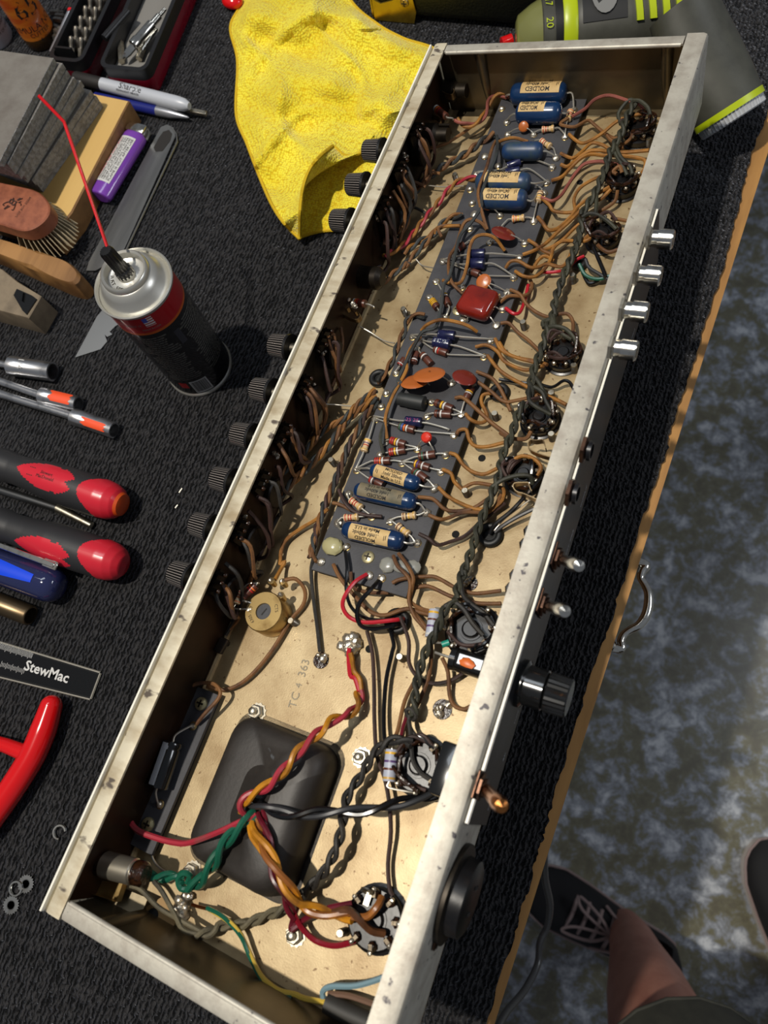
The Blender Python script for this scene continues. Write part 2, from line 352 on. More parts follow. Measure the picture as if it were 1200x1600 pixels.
def carpet_mat():
    m, nt, b, L = nodes_mat('black_ribbed_carpet'); N = nt.nodes.new
    tc = N('ShaderNodeTexCoord'); mp = N('ShaderNodeMapping'); mp.inputs['Rotation'].default_value = (0, 0, 0.0)
    L(tc.outputs['Object'], mp.inputs['Vector'])
    nz = N('ShaderNodeTexNoise'); nz.inputs['Scale'].default_value = 260; L(mp.outputs['Vector'], nz.inputs['Vector'])
    sc = N('ShaderNodeVectorMath'); sc.operation = 'SCALE'; sc.inputs['Scale'].default_value = 0.004; L(nz.outputs['Color'], sc.inputs[0])
    ad = N('ShaderNodeVectorMath'); L(mp.outputs['Vector'], ad.inputs[0]); L(sc.outputs[0], ad.inputs[1])
    st = N('ShaderNodeMapping'); st.inputs['Scale'].default_value = (1.0, 0.6, 1.0); L(ad.outputs[0], st.inputs['Vector'])
    vo = N('ShaderNodeTexVoronoi'); vo.inputs['Scale'].default_value = 340; L(st.outputs['Vector'], vo.inputs['Vector'])
    wv = N('ShaderNodeTexWave'); wv.wave_type = 'BANDS'; wv.bands_direction = 'X'; wv.inputs['Scale'].default_value = 98; wv.inputs['Distortion'].default_value = 3.0; wv.inputs['Detail'].default_value = 1
    wv.inputs['Detail Scale'].default_value = 3
    L(ad.outputs[0], wv.inputs['Vector'])
    inv = N('ShaderNodeMath'); inv.operation = 'SUBTRACT'; inv.inputs[0].default_value = 1.0; L(vo.outputs['Distance'], inv.inputs[1])
    h = N('ShaderNodeMath'); h.operation = 'MULTIPLY_ADD'; wh = N('ShaderNodeMath'); wh.operation = 'MULTIPLY'; L(wv.outputs['Fac'], wh.inputs[0]); wh.inputs[1].default_value = 0.55; L(inv.outputs[0], h.inputs[0]); h.inputs[1].default_value = 1.0; L(wh.outputs[0], h.inputs[2])
    bn = N('ShaderNodeBump'); bn.inputs['Strength'].default_value = 1.0; bn.inputs['Distance'].default_value = 0.0035; L(h.outputs[0], bn.inputs['Height'])
    L(bn.outputs['Normal'], b.inputs['Normal'])
    rp = N('ShaderNodeValToRGB'); L(h.outputs[0], rp.inputs['Fac']); rp.color_ramp.elements[0].position = 0.45; rp.color_ramp.elements[0].color = srgb((3, 3, 4))
    rp.color_ramp.elements[1].position = 1.5 / 1.5; rp.color_ramp.elements[1].color = srgb((50, 49, 50))
    lint = N('ShaderNodeTexNoise'); lint.inputs['Scale'].default_value = 620; L(tc.outputs['Object'], lint.inputs['Vector'])
    lr = N('ShaderNodeMapRange'); lr.inputs['From Min'].default_value = 0.80; lr.inputs['From Max'].default_value = 0.86; L(lint.outputs['Fac'], lr.inputs['Value'])
    mx = N('ShaderNodeMix'); mx.data_type = 'RGBA'; L(lr.outputs['Result'], mx.inputs['Factor']); L(rp.outputs['Color'], mx.inputs['A']); mx.inputs['B'].default_value = srgb((150, 150, 150))
    L(mx.outputs['Result'], b.inputs['Base Color']); b.inputs['Roughness'].default_value = 0.85; b.inputs['Specular IOR Level'].default_value = 0.2
    b.inputs['Sheen Weight'].default_value = 0.12; b.inputs['Sheen Roughness'].default_value = 0.35; b.inputs['Sheen Tint'].default_value = (0.8, 0.85, 1, 1)
    return m
CONC, CARPET = concrete(), carpet_mat()
WOOD = mat('raw_plywood_edge', (176, 130, 70), 0.6, 0.0, ((128, 88, 44), 30, 0.4, 0.7), (200, 0.3, 0.0006), stretch=(1, 0.15, 1))
BENCHW = mat('bench_wood', (120, 84, 48), 0.6, 0.0, ((90, 60, 34), 20, 0.4, 0.7), stretch=(1, 0.2, 1))
MB().box((0, 0.2, FZ - 0.05), (7, 7, 0.1)).build('floor', CONC, xf=False, kind='structure')
e1, e2 = bp(1199, 244), bp(800, 1517)
ed = (e2 - e1) / (e2[1] - e1[1])                      # per metre of y
def edge(y): return e1 + ed * (y - e1[1])
YB0, YB1 = -0.75, 1.6
bench = thing('workbench', 'wooden workbench covered in black ribbed carpet with a bare wood edge', 'workbench', (-0.5, 0.4, FZ))
MB().prism([edge(YB0) - [0, 0, 0.004], edge(YB1) - [0, 0, 0.004], (-1.5, YB1, -0.004), (-1.5, YB0, -0.004)], (0, 0, -0.028)).build('bench_top', WOOD, bench, xf=False)
cedge = [pix('p', *q) for q in ((1206, 150), (1196, 192), (1182, 220), (1168, 260), (1162, 292), (1154, 328), (1147, 352), (1140, 380), (1130, 420), (1104, 500), (1086, 560),
         (1072, 600), (1055, 650), (1046, 680), (1045, 702), (1030, 735), (1015, 780), (1000, 825), (980, 895), (966, 930), (955, 975), (938, 1020), (920, 1070), (900, 1135), (876, 1210),
         (862, 1262), (852, 1302), (846, 1318), (835, 1350), (826, 1392), (817, 1417), (803, 1463), (780, 1535), (760, 1600))]
cpts = [bp(x, y) for x, y in cedge]
fine = []
for i in range(len(cpts) - 1):
    for k in range(6):
        q = cpts[i] + (cpts[i + 1] - cpts[i]) * k / 6; fine.append(q + [random.uniform(-0.0012, 0.0008), 0, 0])
fine.append(cpts[-1])
poly = [(edge(YB1)[0] - 0.012, YB1, 0)] + [tuple(q) for q in fine] + [(edge(YB0)[0] - 0.02, YB0, 0), (-1.5, YB0, 0), (-1.5, YB1, 0)]
MB().prism([np.array(q) * [1, 1, 0] - [0, 0, 0.004] for q in poly], (0, 0, 0.004)).build('carpet', CARPET, bench, xf=False)
ex = edge(0.3)[0]
MB().box((ex - 0.033, 0.42, -0.16), (0.02, 2.2, 0.24), bev=0.001).build('drawer_front', BENCHW, bench, xf=False)
for x, y in ((-1.4, -0.65), (-1.4, 1.5), (ex - 0.10, -0.65), (ex - 0.10, 1.5)):
    MB().box((x, y, (FZ - 0.032) / 2), (0.08, 0.08, -FZ - 0.032), bev=0.003).build('leg', BENCHW, bench, xf=False)
MB().box((-0.5, -0.6, -0.09), (1.6, 0.03, 0.11)).build('apron', BENCHW, bench, xf=False)
# drawer pull on the drawer front
pull = thing('drawer_pull', 'bright nickel arched drawer pull on the edge of the bench', 'handle', bp(985, 950, -0.10))
hz = -0.072; ha, hb = bp(1001, 888, hz), bp(964, 1012, hz); hx = ex - 0.023; hpx = [(1005, 880), (1003, 892), (1001, 903), (1007, 913), (1013, 927), (1013, 947), (1008, 964), (998, 977), (985, 984), (975, 991), (970, 1001), (966, 1014)]
pp = [(hx, ha[1], hz), (ex + 0.004, ha[1], hz), (ex + 0.010, ha[1] - 0.006, hz), (ex + 0.013, ha[1] - 0.018, hz), (ex + 0.022, ha[1] - 0.03, hz),
      (ex + 0.024, (ha[1] + hb[1]) / 2, hz), (ex + 0.022, hb[1] + 0.03, hz), (ex + 0.013, hb[1] + 0.018, hz), (ex + 0.010, hb[1] + 0.006, hz), (ex + 0.004, hb[1], hz), (hx, hb[1], hz)]
pp = [bp(x, y, hz) for x, y in hpx]; pp = [pp[0] * [0, 1, 1] + [hx, 0, 0]] + pp + [pp[-1] * [0, 1, 1] + [hx, 0, 0]]
MB().tube(smooth(pp, 5), [0.0035, 0.0035, 0.0035, 0.0028, 0.0030, 0.0034, 0.0038, 0.0038, 0.0034, 0.0030, 0.0028, 0.0030, 0.0035, 0.0035], n=12).build('grip', CHROME, pull, xf=False)
for yy in (ha[1], hb[1]):
    m_ = MB(); m_.lathe((hx - 0.0005, yy, hz), (1, 0, 0), [(0.0075, 0), (0.0075, 0.002), (0.005, 0.004)]); m_.ball((ex + 0.003, yy, hz), (0.006, 0.0055, 0.006))
    m_.build('rosette', CHROME, pull, xf=False)
# ------------------------------------------------------------------ the amplifier chassis
amp = thing('amplifier_chassis', 'long open aluminium amplifier chassis full of wiring, lying upside down on the carpet', 'amplifier chassis', (AW / 2, AL / 2, 0), xf=True)
t_ = 0.0015; YN, YF = 0.0055, AL - 0.0037
FL, FR = 0.0108, 0.0129
MB().box((AW / 2, AL / 2, -t_ / 2), (AW - 0.002, AL - 0.008, t_)).build('chassis_floor', STEEL, amp)
def wallg(name, path_, ext, m, bev=0):  # a bent strip (profile polyline) with thickness
    pass
def strip(name, prof, a, b, m, label=None):
    """prof: list of (u, z) section points; a, b: functions giving the 3-D point of (u, z) at both ends"""
    mb = MB(); n = len(prof); va = [a(*p) for p in prof]; vb = [b(*p) for p in prof]
    mb.add(va + vb, [(i, (i + 1) % n, n + (i + 1) % n, n + i) for i in range(n)] + [tuple(range(n))[::-1], tuple(range(n, 2 * n))])
    return mb.build(name, m, amp, label=label)
H = AH; R_ = 0.003
def lsec(x0, fl, sgn, foot):   # wall rising from the floor with a flange turned inwards, rounded bend
    pts = [(x0 + sgn * foot, 0), ]
    out = [(0, H - R_), (sgn * R_ * 0.3, H - R_ * 0.3), (sgn * R_, H)]
    pts += [(x0 + p, z) for p, z in out]
    pts += [(x0 + sgn * fl, H), (x0 + sgn * fl, H - t_), (x0 + sgn * R_, H - t_), (x0 + sgn * t_, H - R_), (x0 + sgn * (foot + t_), 0)]
    return pts
def mk(fixed, k):
    return lambda u, z: (u, fixed, z) if k == 'y' else (fixed, u, z)
strip('front_wall', lsec(0, FL, 1, 0.0008), mk(0.0008, 'y'), mk(AL - 0.0005, 'y'), RIMB)
strip('rear_wall', lsec(AW, FR, -1, 0.0008), mk(0.0008, 'y'), mk(AL - 0.0005, 'y'), RIM)
fn = 0.0015 + (cp(*pix('p', 275, 1520), H)[1] + cp(168, 1456, H)[1]) / 2
ff = 0.003 + AL - (cp(733, 73, H)[1] + cp(1027, 65, H)[1]) / 2
strip('near_end_wall', lsec(0.0006, max(fn, 0.008), 1, YN), mk(FL + 0.0008, 'x'), mk(AW - FR - 0.0008, 'x'), RIM)
strip('far_end_wall', lsec(AL - 0.0006, max(ff, 0.008), -1, AL - YF), mk(FL + 0.0008, 'x'), mk(AW - FR - 0.0008, 'x'), RIM)
# inside faces of the end walls, their shade put in as darker steel, with the pressed corner grooves
for nm, y0, y1, s_, gx in (('shaded_end_lining', YN + t_, 0.0006 + t_, 1, (0.030, AW - 0.03)), ('shaded_end_lining', YF - t_, AL - 0.0006 - t_, -1, (cp(747, 72, H)[0], cp(1043, 62, H)[0]))):
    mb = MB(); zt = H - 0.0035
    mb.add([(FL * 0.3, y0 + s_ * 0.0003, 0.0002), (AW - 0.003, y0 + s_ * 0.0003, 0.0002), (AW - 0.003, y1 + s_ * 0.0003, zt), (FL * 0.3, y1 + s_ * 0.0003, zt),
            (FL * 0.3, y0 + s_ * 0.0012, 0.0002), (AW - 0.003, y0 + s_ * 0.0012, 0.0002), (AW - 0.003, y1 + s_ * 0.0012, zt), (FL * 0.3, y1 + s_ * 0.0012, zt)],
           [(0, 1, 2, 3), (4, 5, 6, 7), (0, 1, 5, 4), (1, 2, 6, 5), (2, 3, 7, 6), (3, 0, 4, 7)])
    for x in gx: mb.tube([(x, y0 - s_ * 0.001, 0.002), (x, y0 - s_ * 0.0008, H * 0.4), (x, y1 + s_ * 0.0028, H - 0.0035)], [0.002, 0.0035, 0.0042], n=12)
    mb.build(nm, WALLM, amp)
for y_, s_ in ((max(fn, 0.008), 1), (AL - max(ff, 0.008), -1)):
    MB().tube([(FL + 0.002, y_, H - 0.0012), (AW - FR - 0.002, y_, H - 0.0012)], 0.0015, n=10).build('rolled_lip', RIM, amp)
# bend radius of the floor along the walls
MB().tube([(0.0035, 0.008, 0.0005), (0.0035, AL - 0.008, 0.0005)], 0.0022, n=8).build('floor_bend', STEEL, amp)
MB().box((AW / 2, AL - 0.009, 0.0002), (AW - 0.02, 0.008, 0.0007), bev=0.0002).build('floor_bend', WALLM, amp)
# front face plate (white edge) and rear control plate
mb = MB(); mb.box((-0.0018, AL / 2 - 0.001, 0.0285), (0.0012, AL - 0.002, 0.050)); mb.build('front_panel', WHITE, amp, label='white-edged front control panel')
ya, yb = cpx(1030, 303, AW + 0.002)[1], cpx(724, 1287, AW + 0.002)[1]
mb = MB(); mb.box((AW + 0.0012, (ya + yb) / 2, 0.0255), (0.0012, ya - yb, 0.045), mi=1); mb.box((AW + 0.0021, (ya + yb) / 2, 0.0255), (0.0006, ya - yb, 0.0445), mi=0)
rear = mb.build('rear_panel', [BLACKPL, WHITE], amp, label='black rear panel with a cream edge')
mb = MB()
for s_, px_, py_, sz in (('OUTPUT', 905, 735, 0.0035), ('EXT. SPKR', 880, 805, 0.0035), ('FUSE', 823, 1135, 0.0035), ('AC', 792, 1185, 0.0035), ('POWER', 766, 1250, 0.003), ('FOOT SWITCH', 985, 520, 0.003)):
    o_ = cpx(px_, py_, AW + 0.0026); text(mb, s_, (o_[0], o_[1], 0.012), (0, 1, 0), (0, 0, 1), sz)
mb.build('lettering', SILVERINK, rear)
# ---- knobs
kn = None
KP = [(583, 236), (557, 289), (533, 345), (438, 541), (410, 610), (380, 680), (349, 750), (317, 822), (284, 898)]
POTM = mat('brown_black_pot_case', (34, 24, 16), 0.5, 0.4, ((12, 9, 7), 150, 0.4, 0.65), (300, 0.4, 0.001))
KNOB = mat('highlit_knob_ridge', (136, 128, 122), 0.3, 0.3, coat=0.4)  # highlights along the flutes painted as a pale ridge colour
KNBK = mat('black_knob_plastic', (16, 15, 15), 0.35)
def knob_at(px_, py_):
    return cp(px_, py_, 0.021)
for i, (x, y) in enumerate(KP):
    c = knob_at(x, y)
    mb = MB()
    mb.lathe((c[0] + 0.0095, c[1], c[2]), (-1, 0, 0), [(0.0098, 0, 2), (0.0098, 0.0020, 2), (0.0086, 0.0026, 2)], n=40)
    mb.lathe((c[0] + 0.0075, c[1], c[2]), (-1, 0, 0), [(0.0090, 0), (0.0081, 0.0135)], n=96, flute=3, fl=0.0008)
    mb.lathe((c[0] - 0.006, c[1], c[2]), (-1, 0, 0), [(0.0078, 0, 2), (0.0076, 0.0006, 2), (0.006, 0.0010, 2), (0, 0.0011, 2)], n=48)
    mb.box((c[0] - 0.007, c[1] + 0.0035, c[2]), (0.0008, 0.006, 0.0009), mi=1)
    k = mb.build('control_knob', [KNOB, WHITE, KNBK], amp)
    MB().lathe((-0.0024, c[1], c[2]), (-1, 0, 0), [(0.0062, 0), (0.0062, 0.0016), (0.0036, 0.0017), (0.0036, abs(c[0] + 0.0095))], n=12).build('shaft', NICKEL, k)
    # pot body inside
    mb = MB(); mb.lathe((0.002, c[1], 0.021), (1, 0, 0), [(0.0090, 0), (0.0100, 0.001), (0.0100, 0.007), (0.009, 0.0080), (0, 0.0081)], n=18)
    mb.box((0.006, c[1], 0.036), (0.0015, 0.016, 0.010))
    pt = mb.build('potentiometer', POTM, amp)
    for j in (-1, 0, 1):
        lg = MB(); lg.box((0.006 + 0.002, c[1] + j * 0.0052, 0.042), (0.006, 0.0022, 0.0006)); lg.ball((0.0118, c[1] + j * 0.0052, 0.0415), 0.0015, mi=1, jit=0.2)
        lg.build('lug', [DARKMET, FLUX], pt)
# ---- rear RCA jacks, phone jacks, toggles, fuse holder
for (bx, by, tx, ty) in ((1012, 372, 1047, 373), (992, 428, 1026, 430), (970, 484, 1008, 486), (953, 543, 993, 545)):
    b_ = cpx(bx, by, AW + 0.0025); c = np.array([AW + 0.0024, b_[1], b_[2]])
    mb = MB(); mb.lathe(c, (1, 0, 0), [(0.0068, 0), (0.0068, 0.0016), (0.005, 0.0018), (0.0046, 0.0032)], n=6, mi=1)
    mb.lathe(c, (1, 0, 0), [(0.0048, 0.003), (0.0048, 0.006), (0.0056, 0.0062), (0.0056, 0.0135), (0.0050, 0.0142), (0.0036, 0.0142), (0.0034, 0.011), (0, 0.011)], n=20)
    mb.build('phono_jack', [CHROME, NICKEL], amp)
COPP = mat('tarnished_copper_nut', (84, 60, 46), 0.35, 0.9, ((44, 32, 28), 200, 0.45, 0.7))
for bx, by in ((915, 703), (893, 770)):
    b_ = cpx(bx, by, AW + 0.004); c = np.array([AW + 0.0024, b_[1], b_[2]])
    mb = MB(); mb.lathe(c, (1, 0, 0), [(0.0078, 0), (0.0078, 0.0018), (0.0070, 0.0023)], n=6); mb.lathe(c, (1, 0, 0), [(0.0055, 0.003), (0.0055, 0.005), (0.004, 0.005), (0.004, 0.001), (0, 0.001)], n=16, mi=1)
    mb.build('phone_jack', [COPP, BLACKPL], amp)
LEVR = mat('orange_reflection_lever', (186, 120, 66), 0.22, 1.0)  # orange reflection painted in as the lever's metal colour
for bx, by, tx, ty, ml, nm in ((868, 872, 904, 884, CHROME, None), (846, 944, 882, 955, CHROME, None), (748, 1228, 783, 1259, LEVR, 'power toggle with a painted orange reflection')):
    b_ = cpx(bx, by, AW + 0.003); tp = cpx(tx, ty, AW + 0.021); c = np.array([AW + 0.0024, b_[1], b_[2]])
    mb = MB(); mb.box(c + [0.0006, 0.0005, 0.0], (0.0012, 0.013, 0.015), bev=0.0004, mi=1); mb.lathe(c, (1, 0, 0), [(0.0062, 0.001), (0.0062, 0.0026), (0.0055, 0.003)], n=6, mi=1); mb.lathe(c, (1, 0, 0), [(0.0044, 0.002), (0.0044, 0.0042), (0.0034, 0.0045), (0.0, 0.0045)], n=14, mi=1)
    sw = mb.build('toggle_switch', [ml, COPP], amp, label=nm)
    d_ = tp - (c + [0.004, 0, 0]); Ld = np.linalg.norm(d_)
    MB().lathe(c + [0.004, 0, 0], d_, [(0.0026, 0), (0.0029, Ld * 0.3), (0.0035, Ld * 0.75), (0.0037, Ld * 0.9), (0.0028, Ld * 1.02), (0, Ld * 1.06)], n=14).build('lever', ml, sw)
b_ = cpx(806, 1055, AW + 0.003); c = np.array([AW + 0.0024, b_[1], 0.026])
mb = MB(); mb.lathe(c, (1, 0, 0), [(0.0125, 0), (0.0125, 0.002), (0.0105, 0.003), (0.0105, 0.0125), (0.0098, 0.013)], n=24)
fh = mb.build('fuse_holder', mat('black_glossy_plastic', (20, 20, 20), 0.18, coat=0.4), amp)
MB().lathe(c, (1, 0, 0), [(0.0098, 0.0135), (0.0104, 0.0142), (0.0100, 0.0245), (0.0092, 0.0252), (0, 0.0252)], n=48, flute=1, fl=0.0006).build('cap', MATS['black_glossy_plastic'], fh)
# accessory outlet (oval plate) and screws on the lower rear wall
b_ = cpx(709, 1398, AW + 0.002)
mb = MB(); mb.lathe((AW + 0.0005, b_[1], 0.024), (1, 0, 0), [(0.0235, 0), (0.0235, 0.002), (0.019, 0.0026)], n=28, mi=1)
mb.lathe((AW + 0.0005, b_[1], 0.024), (1, 0, 0), [(0.0185, 0.002), (0.0178, 0.0085), (0.016, 0.0095), (0, 0.0095)], n=28)
for dy in (-0.006, 0.006): mb.box((AW + 0.0102, b_[1] + dy, 0.024), (0.0004, 0.0018, 0.007), mi=2)
mb.build('mains_outlet', [BAKE, DARKMET, INK], amp, label='round black mains outlet')
def screw(c, ax, r, parent, m=NICKEL, name='screw', h=0.0014):
    mb = MB(); mb.lathe(c, ax, [(r, 0), (r * 0.95, h * 0.5), (r * 0.6, h * 0.9), (0, h)], n=14)
    u, v, a = frame(ax); Rm = np.array([u, v, a]).T
    for q in (Rm, np.array([v, -u, a]).T): mb.box(np.array(c) + a * h * 0.86, (r * 1.1, r * 0.25, h * 0.35), R=q, mi=1)
    return mb.build(name, [m, DARKMET], parent)
for px_, py_ in ((725, 1335), (682, 1474)):
    b_ = cpx(px_, py_, AW + 0.001); screw((AW + 0.0004, b_[1], b_[2]), (1, 0, 0), 0.0036, amp, COPP)
# ---- studs, nuts, holes and grommets on the floor
def nut(px_, py_, r=0.0045, stud=0.008, m=NICKEL, washer=True):
    c = cp(px_, py_, 0.004); c[2] = 0
    mb = MB()
    if washer: mb.lathe(c, (0, 0, 1), [(r * 1.35, 0.0001), (r * 1.35, 0.0008)], n=24, flute=1, fl=0.0008)
    mb.lathe(c, (0, 0, 1), [(r, 0.0008), (r, 0.0042), (r * 0.85, 0.0047)], n=6); mb.lathe(c, (0, 0, 1), [(r * 0.5, 0.004), (r * 0.5, stud), (r * 0.35, stud + 0.0005)], n=12)
    return mb.build('nut', m, amp)
for x, y in ((398, 1112), (562, 1183), (296, 1362), (458, 1462)): nut(x, y)
def stud(px_, py_, r=0.0022, h=0.008, m=NICKEL):
    c = cp(px_, py_, h / 2); c[2] = 0
    mb = MB(); pr = []; z = 0
    while z < h: pr += [(r, z), (r * 0.82, z + 0.0005)]; z += 0.001
    pr += [(r * 0.8, h), (0, h)]; mb.lathe(c, (0, 0, 1), pr, n=12); return mb.build('threaded_stud', m, amp)
for x, y in ((1013, 222), (988, 287), (895, 435), (897, 575), (862, 618) , (774, 650), (862, 682), (728, 770), (520, 722), (712, 278), (632, 487), (818, 508), (627, 1028), (535, 1457), (458, 972), (846, 788)): stud(x, y)
HOLE = mat('hole_black', (4, 4, 4), 0.9)
for x, y, r in ((906, 285, 0.0022), (753, 716, 0.0024), (712, 835, 0.0024), (505, 788, 0.0022), (308, 1466, 0.0035), (577, 1014, 0.0024), (598, 706, 0.0018), (762, 227, 0.002)):
    c = cp(x, y, 0); mb = MB(); mb.lathe((c[0], c[1], 0.00015), (0, 0, 1), [(r, 0), (r, 0.0001)], n=18); mb.build('drilled_hole', HOLE, amp)
RUB = mat('black_rubber', (22, 22, 22), 0.5)
def grommet(x, y, r=0.0075):
    c = cp(x, y, 0.003); mb = MB(); pr = []
    for k in range(13):
        a = 2 * PI * k / 12; pr.append((r - 0.002 + 0.0022 * math.cos(a), 0.0024 + 0.0022 * math.sin(a)))
    mb.lathe((c[0], c[1], 0), (0, 0, 1), pr, n=24); mb.lathe((c[0], c[1], 0.0002), (0, 0, 1), [(r - 0.002, 0), (r - 0.002, 0.0003)], n=20, mi=1)
    mb.build('rubber_grommet', [RUB, HOLE], amp)
for x, y, r in ((765, 835, 0.0078), (620, 970, 0.0080), (591, 590, 0.0068), (780, 612, 0.0066), (905, 410, 0.0055)): grommet(x, y, r)
# black strain-relief blocks next to the rear rim
for x, y in ((812, 842), (790, 910)):
    c = cp(x, y, 0.012); mb = MB()
    for dy in (-0.004, 0.004): mb.lathe((c[0] + 0.006, c[1] + dy, 0.012), (0, 0, 1), [(0.0042, -0.012), (0.0042, 0.006), (0.003, 0.008), (0, 0.0082)], n=8)
    mb.build('switch_terminal', BAKE, amp)
# solder blobs on the floor
def blob(spec, n=6, s=0.003, m=SOLDER, parent=None, spread=0.004, name='solder_joint', burn=True, z=0.002):
    tg, x, y = spec; c = cp(*pix(tg, x, y), z); mb = MB(); c[2] = 0
    if burn and spread < 0.0055: mb.lathe((c[0], c[1], 0.0001), (0, 0, 1), [(spread * 1.15, 0), (spread * 1.1, 0.0002), (0, 0.0003)], n=14, mi=1)
    for k in range(n):
        mb.ball((c[0] + random.uniform(-1, 1) * spread * 0.6, c[1] + random.uniform(-1, 1) * spread * 0.8, random.uniform(0.3, 1) * s), (s * random.uniform(0.5, 1),) * 2 + (s * random.uniform(0.6, 1),), jit=0.25)
    return mb.build(name, [m, FLUX], parent or amp)
blob(('G', 140, 885), 4, 0.003, spread=0.0045); blob(('H', 25, 420), 12, 0.0048, spread=0.0075); blob(('H', 600, 830), 5, 0.0028, spread=0.005); blob(('L', 680, 515), 9, 0.0035, spread=0.006); blob(('H', 775, 40), 4, 0.0022, spread=0.004)
# spring fuse-clip contacts of the jacks
CLIPM = mat('tarnished_spring', (150, 128, 94), 0.35, 0.85, ((90, 70, 46), 90, 0.4, 0.7))
def clip(tg, pts, z, wd=0.005, m=CLIPM, nm='contact_spring'):
    P = smooth(path(tg + ' ' + pts, z), 4); mb = MB(); up = np.array([0, 0, 1.0]) * wd
    t = np.gradient(P, axis=0); nrm = np.cross(t, [0, 0, 1.0]); nrm /= np.linalg.norm(nrm, axis=1)[:, None]
    mb.grid([[p, p + up, p + up + q * 0.0006, p + q * 0.0006, p] for p, q in zip(P, nrm)]); return mb.build(nm, m, amp)
clip('F', '740,555 660,530 600,500 580,460 600,425 640,430 690,425 705,450 715,490', 14)
clip('F', '650,860 560,820 500,800 475,765 490,735 560,730 590,735 600,765 615,795', 14)
clip('Q', '800,130 860,150 910,175 930,200 915,225 880,222 850,205', 20); clip('Q', '750,385 800,405 835,400 838,375 810,355 790,350 770,370', 16)
clip('R', '560,385 600,405 640,415 660,395 645,370 625,375 600,345 580,355', 20, 0.004)
mb = MB(); c = cp(*pix('R', 705, 125), 0.02); mb.box(c, (0.022, 0.010, 0.012), bev=0.001); mb.build('input_jack', BRASS, amp)
c = cp(*pix('R', 640, 150), 0.018); MB().lathe((0.002, c[1], 0.022), (1, 0, 0), [(0.008, 0), (0.008, 0.015), (0.005, 0.018), (0, 0.018)], n=16).build('jack_sleeve', DARKMET, amp)
for tg, x, y in (('Q', 700, 170), ('Q', 640, 440)):
    c = cp(*pix(tg, x, y), 0.02); mb = MB(); mb.lathe((0.002, c[1], 0.02), (1, 0, 0), [(0.008, 0), (0.008, 0.010), (0.005, 0.012), (0.005, 0.02), (0, 0.02)], n=16); mb.box((0.012, c[1] + 0.006, 0.02), (0.02, 0.002, 0.008)); mb.build('input_jack', DARKMET, amp)
# brass grounding plate behind the pots, stretched and darkened to paint the front wall's shade
MB().box((0.0024, AL / 2, 0.0262), (0.0006, AL - 0.012, 0.0500)).build('shaded_grounding_plate', mat('shade_darkened_brass_plate', (48, 27, 12), 0.45, 0.5, ((12, 8, 5), 16, 0.4, 0.62)), amp)
# ------------------------------------------------------------------ valve sockets
LUGM = mat('dull_lug', (128, 116, 96), 0.5, 0.6, ((60, 48, 36), 300, 0.4, 0.7))
def socket(px_, py_, r, label=None, octal=False, post=True, mess=10):
    c = cp(px_, py_, 0.006); c[2] = 0; mb = MB()
    mb.lathe(c, (0, 0, 1), [(r * 1.12, 0.0002), (r * 1.12, 0.001), (r, 0.0015), (r, 0.006), (r * 0.92, 0.007), (r * 0.45, 0.007), (r * 0.40, 0.004), (r * 0.38, 0.004)], n=30)
    if post: mb.lathe(c, (0, 0, 1), [(r * 0.34, 0.003), (r * 0.34, 0.0085), (r * 0.28, 0.0092), (0, 0.0092)], n=20, mi=0); mb.lathe(c, (0, 0, 1), [(r * 0.44, 0.0068), (r * 0.44, 0.0076), (r * 0.37, 0.0076), (r * 0.37, 0.0068), (r * 0.44, 0.0068)], n=24, mi=0)
    s = mb.build('valve_socket', [BAKE, NICKEL], amp, label=label)
    k = 8 if octal else 9
    for j in range(k):
        a = 2 * PI * j / k + 0.3; d = np.array([math.cos(a), math.sin(a), 0]); Rm = np.array([d, np.cross([0, 0, 1.0], d), [0, 0, 1.0]]).T
        lg = MB(); lg.box(c + d * r * 0.72 + [0, 0, 0.009], (0.0007, 0.0020, 0.005), R=Rm); lg.box(c + d * (r * 0.86) + [0, 0, 0.0108], (r * 0.28, 0.0018, 0.0005), R=Rm)
        lg.ball(c + d * r * 0.95 + [0, 0, 0.0112], 0.0013, mi=1, jit=0.3); lg.ball(c + d * r * 0.8 + [0, 0, 0.0085], 0.0024, mi=2, jit=0.35)
        lg.build('solder_lug', [LUGM, SOLDER, FLUX], s)
    for j in range(mess):
        a = random.uniform(0, 2 * PI); a2 = a + random.uniform(0.6, 2.4); z = random.uniform(0.009, 0.014)
        p0 = c + [math.cos(a) * r * 0.85, math.sin(a) * r * 0.85, z]; p2 = c + [math.cos(a2) * r * 0.9, math.sin(a2) * r * 0.9, z]
        pm = c + [math.cos((a + a2) / 2) * r * random.uniform(0.5, 1.15), math.sin((a + a2) / 2) * r * random.uniform(0.5, 1.15), z + 0.003]
        MB().tube(smooth([p0, pm, p2], 5), 0.0011, n=6).build('jumper_wire', random.choice([FLUX, BLKP, FLUX, DKBRN]), s)
    return s, c
SK = [socket(1000, 205, 0.0115), socket(972, 285, 0.0115), socket(943, 367, 0.0110), socket(880, 553, 0.0115), socket(843, 652, 0.0115), socket(818, 742, 0.0112, mess=12),
      socket(737, 984, 0.0150, octal=True, mess=8), socket(655, 1196, 0.0150, octal=True, mess=9)]
rs, rc = socket(586, 1437, 0.0150, octal=True, mess=0)
c = cp(*pix('K', 780, 905), 0.012)
mb = MB(); mb.lathe(c, (0.1, -0.9, 0.5), [(0.0022, 0), (0.0036, 0), (0.0036, 0.0008), (0.0022, 0.0008), (0.0022, 0)], n=16); mb.box(c + [0.001, -0.004, -0.002], (0.003, 0.006, 0.0007)); mb.build('tag_ring', NICKEL, amp)
